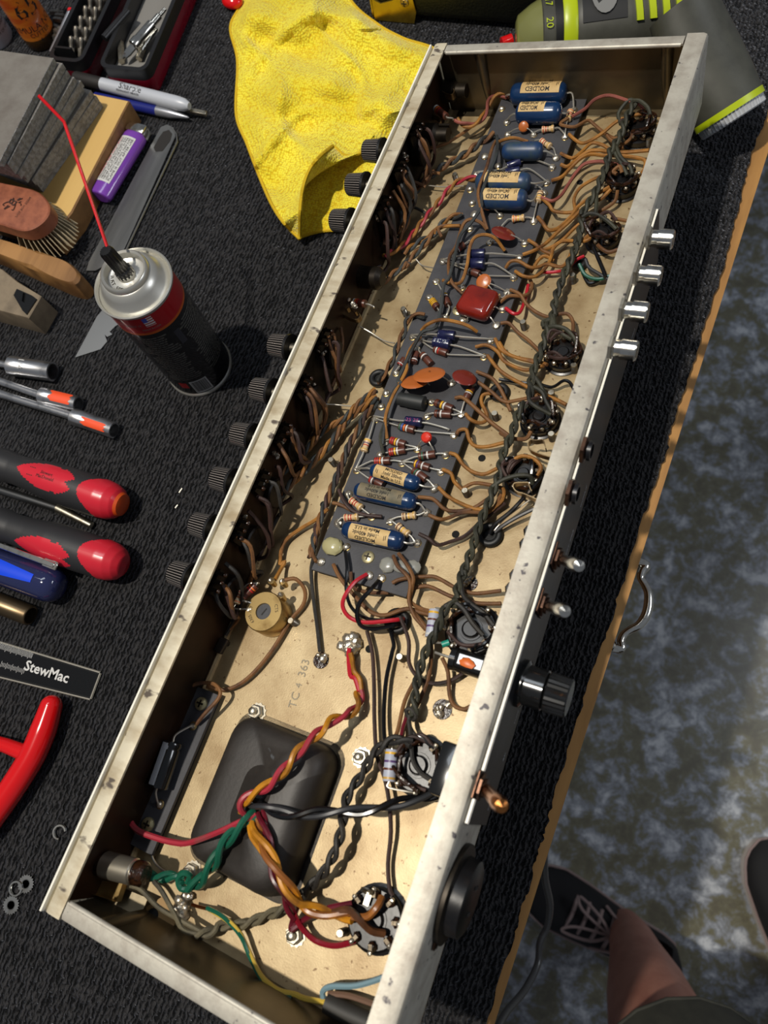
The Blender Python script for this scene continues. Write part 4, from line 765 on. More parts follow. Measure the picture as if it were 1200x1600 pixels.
# ------------------------------------------------------------------ hookup wires of the board
for m, r, sp in (
    (PINK, 1.2, 'B 270,410,12 370,350,16 450,275,20 560,245,20 700,285,18 800,320,14 840,400,12'),
    (BROWN, 1.2, 'B 240,420,13 180,462,13 200,480,13 290,490,12 390,440,10 440,470,8 510,530,6 600,580,8 680,560,11'),
    (ORANGE, 1.2, 'B 245,548,12 290,590,12 350,620,10 430,590,9 520,530,11 620,450,13 760,400,13 850,385,12'),
    (ORANGE, 1.2, 'B 180,698,12 270,735,12 340,690,10 420,620,9 500,630,9 580,670,8 670,650,10'),
    (ORANGE, 1.3, 'B 180,785,12 235,800,11 310,740,10 400,682,12 480,675,12 560,685,10 680,690,8 870,675,10'),
    (ORANGE, 1.3, 'B 108,910,12 190,880,11 270,800,10 340,735,12 420,705,11 520,715,9 640,715,8 760,730,9 840,755,9 830,830,9 780,880,10'),
    (PINK, 1.2, 'B 30,1040,13 110,1070,12 180,1030,10 240,940,9 300,850,9 370,780,10 470,762,11 570,772,11 660,805,12'),
    (ORANGE, 1.2, 'B 35,1050,12 90,1100,12 130,1150,10 240,1162,8 290,1140,8 285,1050,8 330,970,9 420,910,10 520,870,10 610,840,12'),
    (ORANGE, 1.3, 'B 0,1195,12 40,1240,12 80,1295,11 140,1292,9 200,1250,8 270,1180,8 310,1120,8 370,1070,9 440,1030,10 560,960,11'),
    (ORANGE, 1.3, 'C 1000,360,12 1080,330,12 | B 60,1405,9 150,1320,8 250,1230,8 340,1140,8 420,1085,8 500,1050,8 570,980,10'),
    (ORANGE, 1.2, 'B 30,1455,8 110,1430,7 200,1370,7 280,1290,7 345,1235,8 400,1190,9'),
    (ORANGE, 1.2, 'B 95,1500,6 130,1430,7 180,1390,8 300,1385,9 380,1380,12 430,1340,12'),
    (BROWN, 1.2, 'B 470,1160,4 560,1110,6 610,1060,8 625,985,12'), (BROWN, 1.2, 'B 575,1200,8 640,1215,8 710,1228,8'), (BROWN, 1.3, 'B 465,1410,12 510,1450,9 560,1470,8 630,1450,9'),
    (BROWN, 1.2, 'B 540,555,8 580,600,8 660,625,8 720,590,10 745,540,13'), (BROWN, 1.3, 'B 620,860,14 590,840,14 640,800,16 660,850,14'),
    (ORANGE, 1.2, 'D 182,100,12 230,130,12 270,165,9 330,190,7'),
    (ORANGE, 1.2, 'D 40,275,12 70,235,15 120,232,15 190,270,13 240,270,11 300,250,10 380,268,9 420,240,9 450,180,8'),
    (ORANGE, 1.2, 'D 100,295,12 150,325,13 220,330,11 280,285,9 320,220,9 340,150,9 400,105,10 500,105,11 560,70,12'),
    (ORANGE, 1.2, 'D 200,300,8 250,220,8 290,200,8 340,230,6'), (REDP, 1.2, 'D 40,525,12 90,560,12 130,550,10 160,480,6 182,380,5'), (REDP, 1.1, 'D 270,302,6 340,300,6 420,280,6 480,225,8 530,200,8'),
    (BROWN, 1.2, 'D 5,490,12 60,450,12 140,450,10 190,430,8 205,380,7 190,340,7'),
    (BROWN, 1.2, 'D 70,410,12 130,440,12 170,500,10 230,550,8 300,580,8 340,572,9 420,560,10 460,610,9 460,700,11'),
    (BROWN, 1.2, 'D 10,620,12 60,620,12 120,680,10 180,725,8 250,790,8 320,830,10'),
    (ORANGE, 1.2, 'D 0,740,12 40,800,12 110,835,10 240,860,8 300,880,10'), (ORANGE, 1.2, 'C 660,1025,12 740,1012,13 820,1060,12 870,1130,11 1000,1190,9 1090,1180,8 1150,1160,11'),
    (ORANGE, 1.2, 'C 745,1085,12 820,1180,12 900,1240,11 1010,1300,8 1100,1350,8 | D 340,1090,8 420,1130,9'),
    (BLKP, 1.1, 'D 0,970,4 130,990,4 240,1000,4 330,1020,5 400,980,8 440,990,8 465,1030,8'), (BLKP, 1.2, 'C 1140,870,5 1150,850,5 1190,840,6'),
    (ORANGE, 1.2, 'C 870,330,12 800,240,20 720,215,22 650,240,22 615,320,20 600,430,18 560,550,16 500,570,14 425,545,12'),
    (BROWN, 1.2, 'C 740,180,13 700,130,17 630,105,18 580,130,17 550,200,16 520,300,16 475,370,17 465,460,18 490,560,18 570,640,15'),
    (BROWN, 1.2, 'A 485,1035,14 445,900,20 430,790,22 480,650,22 515,530,18 540,480,13'), (ORANGE, 1.2, 'A 550,490,14 600,470,18 660,462,19 740,485,17'),
    (ORANGE, 1.2, 'C 550,150,14 450,155,13 380,170,10 370,215,8'), (ORANGE, 1.2, 'C 670,915,14 600,870,20 500,840,22 400,830,20 310,865,16 270,905,12'),
    (SLATE, 1.2, 'A 545,450,12 545,560,20 465,760,23 450,850,22 | C 700,20,20 620,140,19 550,220,18 510,370,20 470,520,20 430,580,18 415,720,15 375,880,15 280,915,17 220,1010,17 160,1130,17 100,1270,17 | E 400,170,17 335,260,17 290,420,16 265,620,13'),
    (ORANGE, 1.2, 'C 265,950,16 190,1040,16 160,1130,16 | E 440,80,16 385,190,17 330,290,17 285,440,16 300,580,12'), (OLIVE, 1.1, 'E 300,430,15 250,560,14 275,690,13'),
    (ORANGE, 1.2, 'C 800,965,12 850,1050,12 950,1100,10 1080,1135,8'), (BROWN, 1.2, 'E 945,95,12 1050,140,12 1110,210,10 1150,290,8 1190,380,6'),
    (BROWN, 1.2, 'E 955,170,12 1040,232,11 1120,300,9 1180,318,8 | F 440,130,8 560,105,9 650,80,11'),
    (BROWN, 1.3, 'E 790,285,12 850,285,13 950,370,12 1060,470,9 1180,560,8 | F 380,355,8 460,390,9 560,395,10 600,340,12'),
    (ORANGE, 1.2, 'E 865,400,12 900,440,12 960,465,9 1010,450,8 1018,400,8 980,320,8 990,265,8 1050,250,8'),
    (ORANGE, 1.2, 'E 800,550,12 820,518,12 870,515,12 890,580,10 930,630,8 1020,637,7 1150,605,8'),
    (ORANGE, 1.2, 'E 750,682,12 800,700,12 850,770,9 920,820,7 1000,835,7 1080,800,8 | F 430,570,12 530,520,13 620,540,13 670,600,12 640,660,11'),
    (ORANGE, 1.2, 'E 700,800,12 760,830,12 785,890,9 840,945,7'), (ORANGE, 1.2, 'E 850,935,7 930,900,8 1040,912,8 | F 340,740,8 400,760,9 390,840,9 320,900,8 280,930,8'),
    (ORANGE, 1.2, 'E 670,930,12 730,990,12 820,1040,9 920,1080,7 1020,1095,7'), (BROWN, 1.2, 'E 525,1000,13 590,1005,14 640,1020,13 720,1090,10 820,1100,7 930,1075,7 1030,1010,8'),
    (BROWN, 1.2, 'E 600,1130,12 680,1160,11 740,1150,8 850,1110,7 1000,1110,7 1070,1080,8 1120,980,9'),
    (DKBRN, 1.2, 'E 530,1265,12 600,1300,12 660,1345,9 760,1320,6 860,1280,5 950,1200,5 1050,1120,5 1150,1040,7'),
    (DKBRN, 1.2, 'r 690,880,14 730,970,14 800,1050,13 900,1090,12 1050,1105,12'), (BROWN, 1.2, 'r 640,990,13 700,1005,13 790,1050,12'),
    (BROWN, 1.3, 'G 215,360,12 250,430,13 330,530,10 420,620,9 500,640,8 590,610,8 640,605,8 700,625,7 750,635,8'),
    (BROWN, 1.2, 'G 545,312,13 570,370,15 620,420,16 640,470,15 632,560,12 660,640,10 700,690,8 725,720,6'), (BROWN, 1.2, 'G 575,300,13 620,360,16 655,430,16 650,480,14 640,560,10 690,600,8 760,620,8'),
    (BROWN, 1.2, 'G 540,462,12 590,440,12 700,428,9 780,430,8 870,480,7 950,510,7 1010,520,7 1140,505,8'), (BROWN, 1.2, 'G 660,490,8 740,480,8 850,530,7 950,560,7 1030,575,7 1140,575,8'),
    (REDP, 1.3, 'G 398,415,12 330,460,18 275,540,20 268,600,18 310,655,15 400,680,14 560,665,13 600,660,6'), (BLKP, 1.3, 'G 465,450,12 420,500,18 360,570,20 345,640,18 370,700,14 440,715,11 540,700,10 590,690,5'),
    (BLKP, 1.1, 'G 280,285,13 290,380,14 285,490,12 305,580,10 360,640,9 440,665,9 580,665,7'), (BROWN, 1.2, 'G 310,400,12 318,470,10 350,500,8 430,515,7 520,515,7'),
    (DKBRN, 1.2, 'G 400,725,6 430,850,6 | H 178,700,7 180,900,7 195,1120,7 | N 160,450,8 190,600,9 203,800,8 185,1000,6 195,1150,6 215,1200,6'),
    (BLKP, 1.3, 'G 530,725,6 548,800,7 | H 290,480,7 255,640,7 240,820,7 240,980,8 255,1080,9'), (DKBRN, 1.2, 'G 585,650,12 630,780,12 632,900,9 680,980,7 760,1015,6 860,1000,6 950,945,6'),
    (BROWN, 1.2, 'H 420,220,9 500,320,8 535,420,7 525,600,7 480,740,6 400,900,6'), (BROWN, 1.2, 'H 440,640,6 370,780,6 330,950,7 308,1010,9'), (DREDP, 1.1, 'H 385,870,5 360,940,6 345,1010,8'),
    (BROWN, 1.2, 'H 603,510,11 640,600,9 650,740,5 680,810,4 740,832,4 780,815,5'), (DREDP, 1.1, 'H 530,280,9 510,340,8 530,390,6')):
    wire(sp, m, board, r=r)
# lettering on the thin black lead
# ------------------------------------------------------------------ left-hand harnesses, soldered to the board
for sp, ms, r, pt in (
    ('r 1000,50,16 850,170,13 740,290,11 620,350,10 520,430,10 430,540,10 320,640,12 200,760,14', (ORANGE, BROWN, SLATE), 1.15, 17),
    ('r 1010,110,14 800,260,9 690,400,8 600,520,8 500,620,8 420,710,10 300,820,12 200,930,16', (ORANGE, SLATE, BROWN), 1.3, 22),
    ('r 1020,140,11 900,280,8 850,390,8 780,500,8 735,620,8 680,760,8 620,900,8 560,1060,8 510,1200,8 480,1330,8 455,1450,8', (BROWN, SLATE, DKBRN), 1.2, 22),
    ('Q 470,1130,16 520,1060,14 600,930,11 680,790,8 760,710,7 850,640,7 940,590,8 1010,550,9 1080,490,11 1170,440,12', (BROWN, SLATE), 1.5, 18),
    ('Q 480,1200,14 600,1130,8 700,1010,6 800,890,6 880,790,7 950,730,9 1060,712,12', (ROSEP, ORANGE), 1.2, 22),
    ('Q 600,1185,8 700,1110,6 780,1070,6 840,1000,9 900,960,12 970,940,12', (ORANGE, SLATE), 1.25, 20),
    ('R 760,190,12 860,110,8 960,40,7 | C 110,470,7 230,350,7 340,230,8 420,150,10', (SLATE, BROWN), 1.25, 20),
    ('Q 930,345,18 970,378,16 1040,380,13 1100,330,11 1130,260,11 1150,215,13 1200,190,13 1260,200,12', (PINK, ORANGE), 1.25, 30),
    ('R 1050,375,13 990,370,12 940,410,9 925,480,8 890,540,8 860,640,8 800,740,9 760,790,10', (BROWN, SLATE), 1.2, 24)):
    braid(sp, ms, board, r=r, pitch=pt)
for m, r, sp in ((BROWN, 1.2, 'Q 690,500,20 710,545,12 760,528,8 860,500,7 960,440,7 1040,380,8 1130,300,10'), (BROWN, 1.3, 'Q 600,740,18 660,735,14 740,768,10'), (BROWN, 1.2, 'Q 740,730,12 770,680,12 830,685,10'),
    (SLATE, 1.1, 'Q 640,885,6 700,910,6 760,945,6'), (BROWN, 1.2, 'Q 840,1080,9 820,1030,12 860,1010,13 960,1015,13'),
    (TIN, 0.5, 'Q 760,760,6 850,768,6 980,762,8'), (TIN, 0.5, 'R 650,440,12 720,480,9 800,530,8 865,545,9'), (TIN, 0.5, 'R 400,925,14 500,930,9 600,940,9'), (TIN, 0.5, 'R 1000,20,8 1040,60,7 1110,75,9'),
    (ORANGE, 1.3, 'r 600,1040,9 500,1130,6 380,1200,5 260,1290,5 215,1370,5 200,1500,5 | I 1060,-10,5 1040,30,6 1000,100,12'),
    (BLKC, 1.25, 'r 480,1440,9 | G 92,400,6 105,550,5 125,700,4 140,840,4'), (BROWN, 1.2, 'r 520,1180,9 500,1260,9 470,1400,9 | G 120,345,11')):
    wire(sp, m, board, r=r)
BO = mat('bare_bronze_lead', (150, 120, 80), 0.3, 0.9)
# dark hookup wires by the pots (in the shade of the front rim)
for m, r, sp in ((BROWN, 1.2, 'R 530,450,22 540,550,20 510,660,14 460,700,12 430,620,16 440,560,20'), (BROWN, 1.2, 'R 330,820,20 380,840,14 420,760,10 440,680,8'), (BROWN, 1.2, 'Q 470,800,20 520,780,14 540,860,10 490,920,8'),
    (BROWN, 1.3, 'S 680,570,22 720,560,22 760,620,18 800,630,14'), (BROWN, 1.2, 'S 640,640,18 700,640,18 800,660,14'), (DKBRN, 1.2, 'S 800,420,20 790,500,12 800,560,8'), (BROWN, 1.1, 'S 560,900,22 540,1000,14 525,1090,12'),
    (BROWN, 1.1, 'S 900,60,22 960,40,16 1010,90,12 990,200,8'), (DKBRN, 1.2, 'Q 560,560,26 600,640,16 640,560,20'), (BROWN, 1.1, 'R 290,900,22 270,1000,16 250,1060,12'), (DKBRN, 1.1, 'R 600,60,20 700,90,16 780,60,12')):
    wire(sp, m, board, r=r)
rw = random.Random(11)
for px_, py_ in KP:
    c = cp(px_, py_, 0.021)
    for k in range(4):
        y0 = c[1] + rw.uniform(-0.014, 0.014); P = [(0.006 + rw.uniform(0, 0.006), y0, 0.040 + rw.uniform(-0.006, 0.003)), (0.013 + rw.uniform(-0.002, 0.004), y0 - rw.uniform(0, 0.008), 0.036), (0.016 + rw.uniform(-0.003, 0.003), y0 - rw.uniform(0.004, 0.016), 0.022), (0.008 + rw.uniform(0, 0.008), y0 - rw.uniform(0.006, 0.022), 0.010), (0.006, y0 - rw.uniform(0.01, 0.03), 0.006)]
        MB().tube(smooth(P, 4), 0.0013, n=6).build('wire', rw.choice([BROWN, DKBRN, DKBRN, BLKC]), board)
for tg, sx_, sy_ in (('R', 415, 600), ('S', 800, 350), ('Q', 620, 600), ('Q', 430, 960), ('S', 680, 620), ('S', 550, 850), ('R', 330, 800), ('S', 780, 450), ('R', 600, 300)):
    q = P3(tg, sx_, sy_, 0.034); blobm = MB()
    for k in range(4): blobm.ball(q + np.array([random.uniform(-1, 1), random.uniform(-1, 1), random.uniform(-1, 1)]) * 0.003, random.uniform(0.001, 0.0018), jit=0.3)
    blobm.tube([q, q + [-0.004, 0.001, -0.003]], 0.001); blobm.build('solder_joint', SOLDER, board)
resistor(board, 'Q', (800, 275, 870, 330), ((770, 265), (910, 345)), 'b', 'wor', zb=0.022, zl=0.020, r=0.0024)
resistor(board, 'R', (610, 290, 685, 300), ((580, 280), (735, 320)), 'b', 'wor', zb=0.022, zl=0.020, r=0.0026)
# ------------------------------------------------------------------ heater wiring: twisted olive-black pair that visits every socket
OL = (OLIVE, OLIVE)
hb_ = lambda sp, ms=OL, pt=17, r=1.45, ph=0: braid(sp, ms, amp, r=r, pitch=pt, name='heater_wire', ph0=ph)
hb_('B 755,300,18 720,370,17 680,440,16 650,550,16 600,630,16 560,700,17 530,810,17 490,910,16 440,1020,15 370,1130,14 340,1190,13')
hb_('B 345,1210,14 330,1320,14 300,1420,14 | D 500,70,14 460,190,13 420,280,13 385,370,12 350,470,12 335,570,12 300,650,14 285,720,14 250,820,14 215,910,13 195,1010,13 190,1080,14')
hb_('F 560,140,16 500,220,16 470,330,15 430,430,14 385,530,13 375,640,14 335,740,14 300,840,14 250,950,13 205,1080,12 170,1200,12 130,1300,12 100,1400,12 | G 940,380,12 905,470,12 890,550,14')
hb_('H 700,170,18 640,185,18 600,250,18 580,320,17 530,410,15 490,500,14 460,600,13 440,700,12 430,800,12 430,880,11')
W_ = lambda sp, m=OLIVE, r=1.4: wire(sp, m, amp, r=r, name='heater_wire')
W_('B 770,300,18 720,280,18 660,340,16 630,400,14 650,470,13'); W_('B 750,285,19 800,290,20 860,340,18 880,410,15 880,480,12')
W_('B 610,640,16 650,730,16 720,800,14 740,860,12'); W_('B 600,690,15 660,790,14 700,870,12'); W_('B 460,960,14 460,1080,14 455,1170,14')
W_('B 345,1200,14 400,1170,14 470,1180,14 550,1230,14 615,1290,12'); W_('D 335,590,13 275,610,13 280,650,14'); W_('D 290,650,14 350,640,17 420,660,17 480,730,15 480,800,12'); W_('D 340,570,13 350,640,14 400,690,14 450,720,12')
W_('D 220,950,13 265,1020,13 300,1110,12'); W_('F 590,0,14 585,110,16 630,160,16 740,220,12'); W_('F 620,20,14 680,60,14 710,130,13 750,200,12'); W_('F 320,740,15 400,690,16 500,660,17 590,665,16 610,720,12')
W_('H 720,20,12 735,120,12 790,180,14 860,230,14 925,310,12', BLKC, 1.4); W_('H 620,190,18 680,165,18 740,210,17 790,290,15 860,370,12', BLKC, 1.5)
W_('H 390,880,9 380,840,11 410,830,12 440,880,11 420,900,9', BLKC, 1.3); W_('H 400,870,10 400,940,10 440,1000,10 480,1010,9', BLKC, 1.3); W_('H 395,900,10 410,1020,12 420,1150,12 470,1230,11 540,1280,10', BLKC, 1.3)
blk = (BLKC, BLKC)
hb_('K 1010,140,15 940,118,15 870,140,14 800,210,14 755,300,13 700,370,14 660,460,15 650,560,17 620,680,18 560,800,16 500,870,12 440,930,8', blk, 20, 1.5)
hb_('K 440,930,8 350,1000,6 240,1040,5 150,1080,5 50,1085,6 0,1090,7 | L 830,640,9 740,665,12', (DUSTW, DUSTW), 20, 1.5)
W_('L 760,660,12 680,640,14 640,570,17 580,460,20 540,410,24', DUSTW, 1.3); W_('L 760,645,12 660,590,14 560,530,18 480,450,22 430,430,24', DUSTW, 1.3)
for sp, m in (('D 590,150,9 620,220,9 650,290,9 665,330,9', BLKP), ('D 540,220,8 560,270,7 620,310,7 690,350,7', GREYP), ('D 500,250,8 540,320,6 620,345,6 700,320,7', GREENP), ('D 520,300,4 560,370,3 620,350,4 660,300,8', BLKP),
    ('F 300,1080,5 340,1010,8 440,930,10 520,850,12 680,670,12', BLKP), ('F 340,1070,5 400,1020,7 500,960,9 620,900,11', GREYP), ('F 330,1060,5 400,980,7 500,900,9 600,830,9', TIN)):
    wire(sp, m, amp, r=1.2 if m is not TIN else 0.5, name='output_wire')
# power resistors on the big sockets
resistor(amp, 'H', (560, 212, 533, 385), ((590, 205), (600, 420)), 'g', 'ynvw', zb=0.012, zl=0.012, r=0.0031, name='power_resistor', label='pale grey striped resistor, far one')
resistor(amp, 'N', (210, 285, 192, 485), ((215, 270), (330, 550)), 'g', 'yvnd', zb=0.012, zl=0.010, r=0.0032, name='power_resistor', label='pale grey striped resistor, near one')
a = P3('X', 425, 850, 0.010); b = P3('X', 780, 960, 0.010); L = np.linalg.norm(b - a); mb = MB(); mb.lathe(a, b - a, [(0.004, 0), (0.0066, 0.0008), (0.0066, L * 0.2), (0.0062, L * 0.22), (0.0066, L * 0.25), (0.0066, L)], n=24)
u = vn(b - a); mb.box(a + u * L * 0.65 + [0, 0, 0.0063], (L * 0.7, 0.006, 0.0012), R=np.array([u, np.cross([0, 0, 1.0], u), [0, 0, 1]]).T, mi=1, bev=0.0003)
mb.ball(P3('X', 600, 905, 0.018), (0.0045, 0.003, 0.0012), mi=2, jit=0.2); mb.tube([a, a - u * 0.004, a - u * 0.009 + [0, 0, 0.002]], 0.0008, mi=3)
mb.build('filter_capacitor', [MATS['black_glossy_plastic'], SILVERINK, BANDC['o'], TIN], amp, label='black capacitor with a silver stripe beside the big socket')
TEAL = mat('teal_band', (30, 140, 120), 0.4)
q0, q1 = P3('X', 340, 715, 0.012), P3('X', 415, 690, 0.012); MB().lathe(q0, q1 - q0, [(0.0018, 0), (0.0018, np.linalg.norm(q1 - q0))], n=12).build('teal_resistor', TEAL, amp)
# black plastic box by the near output socket
q0, q1 = P3('H', 670, 1045, 0.014), P3('H', 570, 1370, 0.014); u = vn(q1 - q0); L = np.linalg.norm(q1 - q0); c = (q0 + q1) / 2
MB().box(c + [0.004, 0, 0], (L, 0.014, 0.020), R=np.array([u, np.cross([0, 0, 1.0], u), [0, 0, 1]]).T, bev=0.0015, seg=2).build('switch_body', MATS['black_glossy_plastic'], amp)
# earth wire, mains leads and sheath at the near end
EW = wire('L 800,540,8 880,590,9 940,650,8 985,740,6 1040,850,5 1120,920,5 1200,940,5 | M 300,662,6 410,685,7', YELLOWP, amp, 1.4, name='earth_wire', label='yellow and green striped earth wire')
wire('L 790,536,9 850,566,10 905,615,9 955,680,8 995,775,6 1048,872,5 1120,934,5 1190,948,5', GREENP, amp, 1.2, name='earth_wire', label='green side of the earth wire')
wire('L 720,520,6 750,530,7 800,542,8', mat('bare_copper', (176, 104, 60), 0.3, 1.0), amp, 0.9, name='wire')
wire('M 395,660,7 395,625,8 440,603,9 560,600,10 690,560,10 760,520,9', BLUEP, amp, 1.5, name='mains_lead'); wire('M 420,640,7 520,650,7 640,690,7 720,720,7', TAUPE, amp, 1.5, name='mains_lead')
P = smooth(path('M 412,685,7 500,730,7 600,775,7 700,820,7'), 4); MB().tube(P, 0.0048, n=16).build('cable_sheath', mat('dusty_black_sheath', (46, 44, 40), 0.6, 0.0, ((80, 76, 66), 60, 0.5, 0.8)), amp)
# pilot lamp: jewel outside, holder inside
lc = cp(*pix('L', 110, 255), 0.024); jc = np.array([-0.0024, lc[1], 0.024])
mb = MB(); mb.lathe(jc, (-1, 0, 0), [(0.0095, 0), (0.0095, 0.002), (0.0085, 0.0025), (0.0085, 0.008), (0.0078, 0.0095)], n=40, flute=1, fl=0.0004); mb.lathe(jc, (-1, 0, 0), [(0.0075, 0.009), (0.0065, 0.014), (0.003, 0.017), (0, 0.0172)], n=8, mi=1)
pl = mb.build('pilot_lamp', [CHROME, mat('dark_ruby_jewel', (60, 6, 20), 0.1, coat=0.8)], amp)
a = P3('L', 265, 320, 0.026); b = P3('L', 480, 375, 0.026); L = np.linalg.norm(b - a); u = vn(b - a)
mb = MB(); mb.lathe(a, u, [(0.0062, -0.006, 1), (0.0064, -0.0057, 1), (0.0064, L * 0.22, 1), (0.0070, L * 0.23), (0.0070, L * 0.85), (0.0060, L * 0.87), (0.0060, L * 0.89, 2), (0.0066, L * 0.9, 2), (0.0066, L * 1.06, 2), (0.005, L * 1.12, 2), (0, L * 1.12, 2)], n=24)
mb.build('lamp_holder', [mat('aluminium_shell', (206, 198, 180), 0.3, 0.9), COPP, FLUX], amp)
c = P3('L', 330, 480, 0.013); 
mb = MB(); q = [P3('L', 190, 440, 0.018), P3('L', 390, 505, 0.018), P3('L', 420, 420, 0.018)]; up = np.array([0, 0, 0.0007])
mb.prism([q[0], q[1], q[2], P3('L', 230, 400, 0.018)], up); mb.grid([[q[0], q[1], q[2]], [q[0] + [0, 0, 0.005], q[1] + [0, 0, 0.005], q[2] + [0, 0, 0.005]]]); mb.build('lamp_bracket', BRASS, amp)
mb = MB(); mb.prism([P3('L', 510, 530, 0.001), P3('L', 590, 480, 0.001), P3('L', 660, 570, 0.001), P3('L', 630, 640, 0.001), P3('L', 510, 590, 0.001)], (0, 0, 0.0012)); q = P3('L', 537, 568, 0.0025); mb.lathe(q, (0, 0, 1), [(0.0034, 0), (0.0034, 0.0001)], n=18, mi=1)
mb.build('corner_tab', [mat('rusty_tan_plate', (140, 112, 72), 0.5, 0.4), HOLE], amp)
mb = MB(); mb.prism([P3('L', 200, 480, 0.014), P3('L', 360, 570, 0.014), P3('L', 500, 540, 0.010), P3('L', 520, 490, 0.010), P3('L', 400, 440, 0.012)], (0, 0, 0.0015)); mb.build('corner_gusset', WALLM, amp)
blob(('I', 690, 500), 3, 0.003, m=DARKMET, spread=0.004, burn=False)
# flap next to the bias board
mb = MB(); c0, c1 = P3('I', 640, 560, 0.006), P3('I', 690, 470, 0.006); u = vn(c1 - c0); mb.box((c0 + c1) / 2, (np.linalg.norm(c1 - c0), 0.006, 0.004), R=np.array([u, np.cross([0, 0, 1.0], u), [0, 0, 1]]).T, bev=0.001, seg=2); mb.build('wire_clamp', mat('dark_enamel', (48, 42, 38), 0.25, 0.4), amp)
# ------------------------------------------------------------------ bias board (small fibre strip at the near left)
bb = thing('bias_board', 'small charcoal fibre strip with one black and silver capacitor, near left chassis corner', 'circuit board', (0.02, 0.09, 0.001), xf=True)
zt = 0.007; A_ = P3('J', 490, 50, zt); B2 = P3('J', 215, 745, zt)
x1 = (A_[0] + B2[0]) / 2; ytop = P3('J', 440, 60, zt)[1]; ybot = P3('J', 150, 760, zt)[1] - 0.006
MB().box((x1 - 0.0125, (ytop + ybot) / 2, zt - 0.0012), (0.025, ytop - ybot, 0.0024), bev=0.0002).build('eyelet_board', BOARD, bb)
MB().box((x1 - 0.0125, (ytop + ybot) / 2, zt - 0.0046), (0.021, ytop - ybot - 0.004, 0.0044)).build('backing_board', MATS['dark_backing_board'], bb)
for x, y in ((400, 118), (150, 685)):
    c = P3('J', x, y, zt + 0.001); c[2] = zt; screw(c, (0, 0, 1), 0.0042, bb, MATS['pale_brass_screw'], h=0.002)
for x, y in ((362, 222), (207, 590), (85, 555)):
    c = P3('J', x, y, zt + 0.001); c[2] = zt; mb = MB(); mb.lathe(c, (0, 0, 1), [(0.0027, 0), (0.0027, 0.0003), (0.0022, 0.0006)], n=14, mi=1); mb.ball(c + [0, 0, 0.0008], (0.002, 0.002, 0.0018), jit=0.15); mb.build('eyelet', [SOLDER, BRASS], bb)
bluesleeve(bb, 'J', (272, 295, 197, 512), 88, (362, 222), (207, 590), '100V 100uF', zbrd=zt, m=MATS['black_glossy_plastic'], name='electrolytic_capacitor', label='black capacitor with a silver stripe')
a = P3('J', 272, 295, zt + 0.0065); b = P3('J', 197, 512, zt + 0.0065); u = vn(b - a); L = np.linalg.norm(b - a)
mb = MB(); rows = []; vv = vn(np.cross([0, 0, 1.0], u)); ww = np.cross(u, vv)
c0 = cp(*pix('J', 235, 400), zt + 0.006); rr = 88 / 3 / FPX * (RC @ (c0 - CC))[2] / 2
for k in range(5):
    th = -0.35 + 0.7 * k / 4; d = (math.cos(th) * ww + math.sin(th) * vv) * rr * 1.20; z_ = np.array([0, 0, 0.0002]); rows.append([a + z_ + u * L * 0.05 + d, a + z_ + u * L * 0.95 + d])
mb.grid(rows); mb.build('silver_stripe', SILVERINK, bb)
resistor(bb, 'J', (112, 430, 88, 505), ((150, 380), (85, 555)), 'b', 'nwo', zb=0.011, zl=0.009, r=0.003)
for m, r, sp in ((BROWN, 1.2, 'J 380,215,10 425,160,13 480,100,13 492,60,13 460,25,12 400,22,12 340,40,12'), (BROWN, 1.3, 'I 1060,105,14 1130,100,12 1185,170,7 1175,260,4 1100,350,4 1040,450,4 980,545,4 880,670,4 780,755,4 680,792,4 570,770,8'),
    (TIN, 0.6, 'J 178,765,6 172,830,5 200,880,5 250,915,6'), (TIN, 0.5, 'I 790,170,15 830,130,17 890,125,16')): wire(sp, m, bb, r=r)
resistor(pot, 'I', (780, 168, 752, 255), ((795, 160), (850, 290)), 't', 'rroo', zb=0.016, zl=0.015, r=0.0023)
resistor(pot, 'I', (878, 138, 800, 212), ((895, 125), (850, 250)), 'b', 'nor', zb=0.016, zl=0.015, r=0.0024)
# ------------------------------------------------------------------ power transformer
tr = thing('power_transformer', 'big black enamelled power transformer with coloured leads bursting from its middle', 'transformer', (0.075, 0.085, 0.0), xf=True)
TBL = mat('black_transformer_enamel', (42, 38, 35), 0.5, 0.1, ((56, 51, 47), 40, 0.45, 0.75), (500, 0.15, 0.0005), specks=((96, 100, 104), 60, 0.72))
def rrect(cx, cy, hx, hy, r, n=6):
    out = []
    for sx, sy, a0 in ((1, 1, 0), (-1, 1, PI / 2), (-1, -1, PI), (1, -1, 1.5 * PI)):
        for k in range(n + 1):
            a = a0 + PI / 2 * k / n; out.append((cx + sx * (hx - r) + r * math.cos(a), cy + sy * (hy - r) + r * math.sin(a)))
    return out
tx0, tx1, ty0, ty1 = 0.0375, 0.1065, 0.0445, 0.1270
cx, cy, hx_, hy_ = (tx0 + tx1) / 2, (ty0 + ty1) / 2, (tx1 - tx0) / 2, (ty1 - ty0) / 2
mb = MB(); rows = []
for z, ins, rad in ((0.0, 0, 0.012), (0.010, 0.0002, 0.012), (0.014, 0.0012, 0.0125), (0.017, 0.0035, 0.0125), (0.0188, 0.007, 0.012), (0.0195, 0.012, 0.012), (0.0197, 0.022, 0.01)):
    ring = []
    for (x, y) in rrect(cx, cy, hx_ - ins, hy_ - ins, rad):
        f = min(max((x - (cx - 0.004)) / 0.014, 0), 1); f = f * f * (3 - 2 * f); g = 1 if z < 0.011 else 1
        ring.append((x, y, z * (0.66 + 0.62 * f)))
    ring.append(ring[0]); rows.append(ring)
mb.grid(rows); mb.add([p for p in rows[-1][:-1]], [tuple(range(len(rows[-1]) - 1))])
bell = mb.build('bell_cover', TBL, tr, sharp=50)
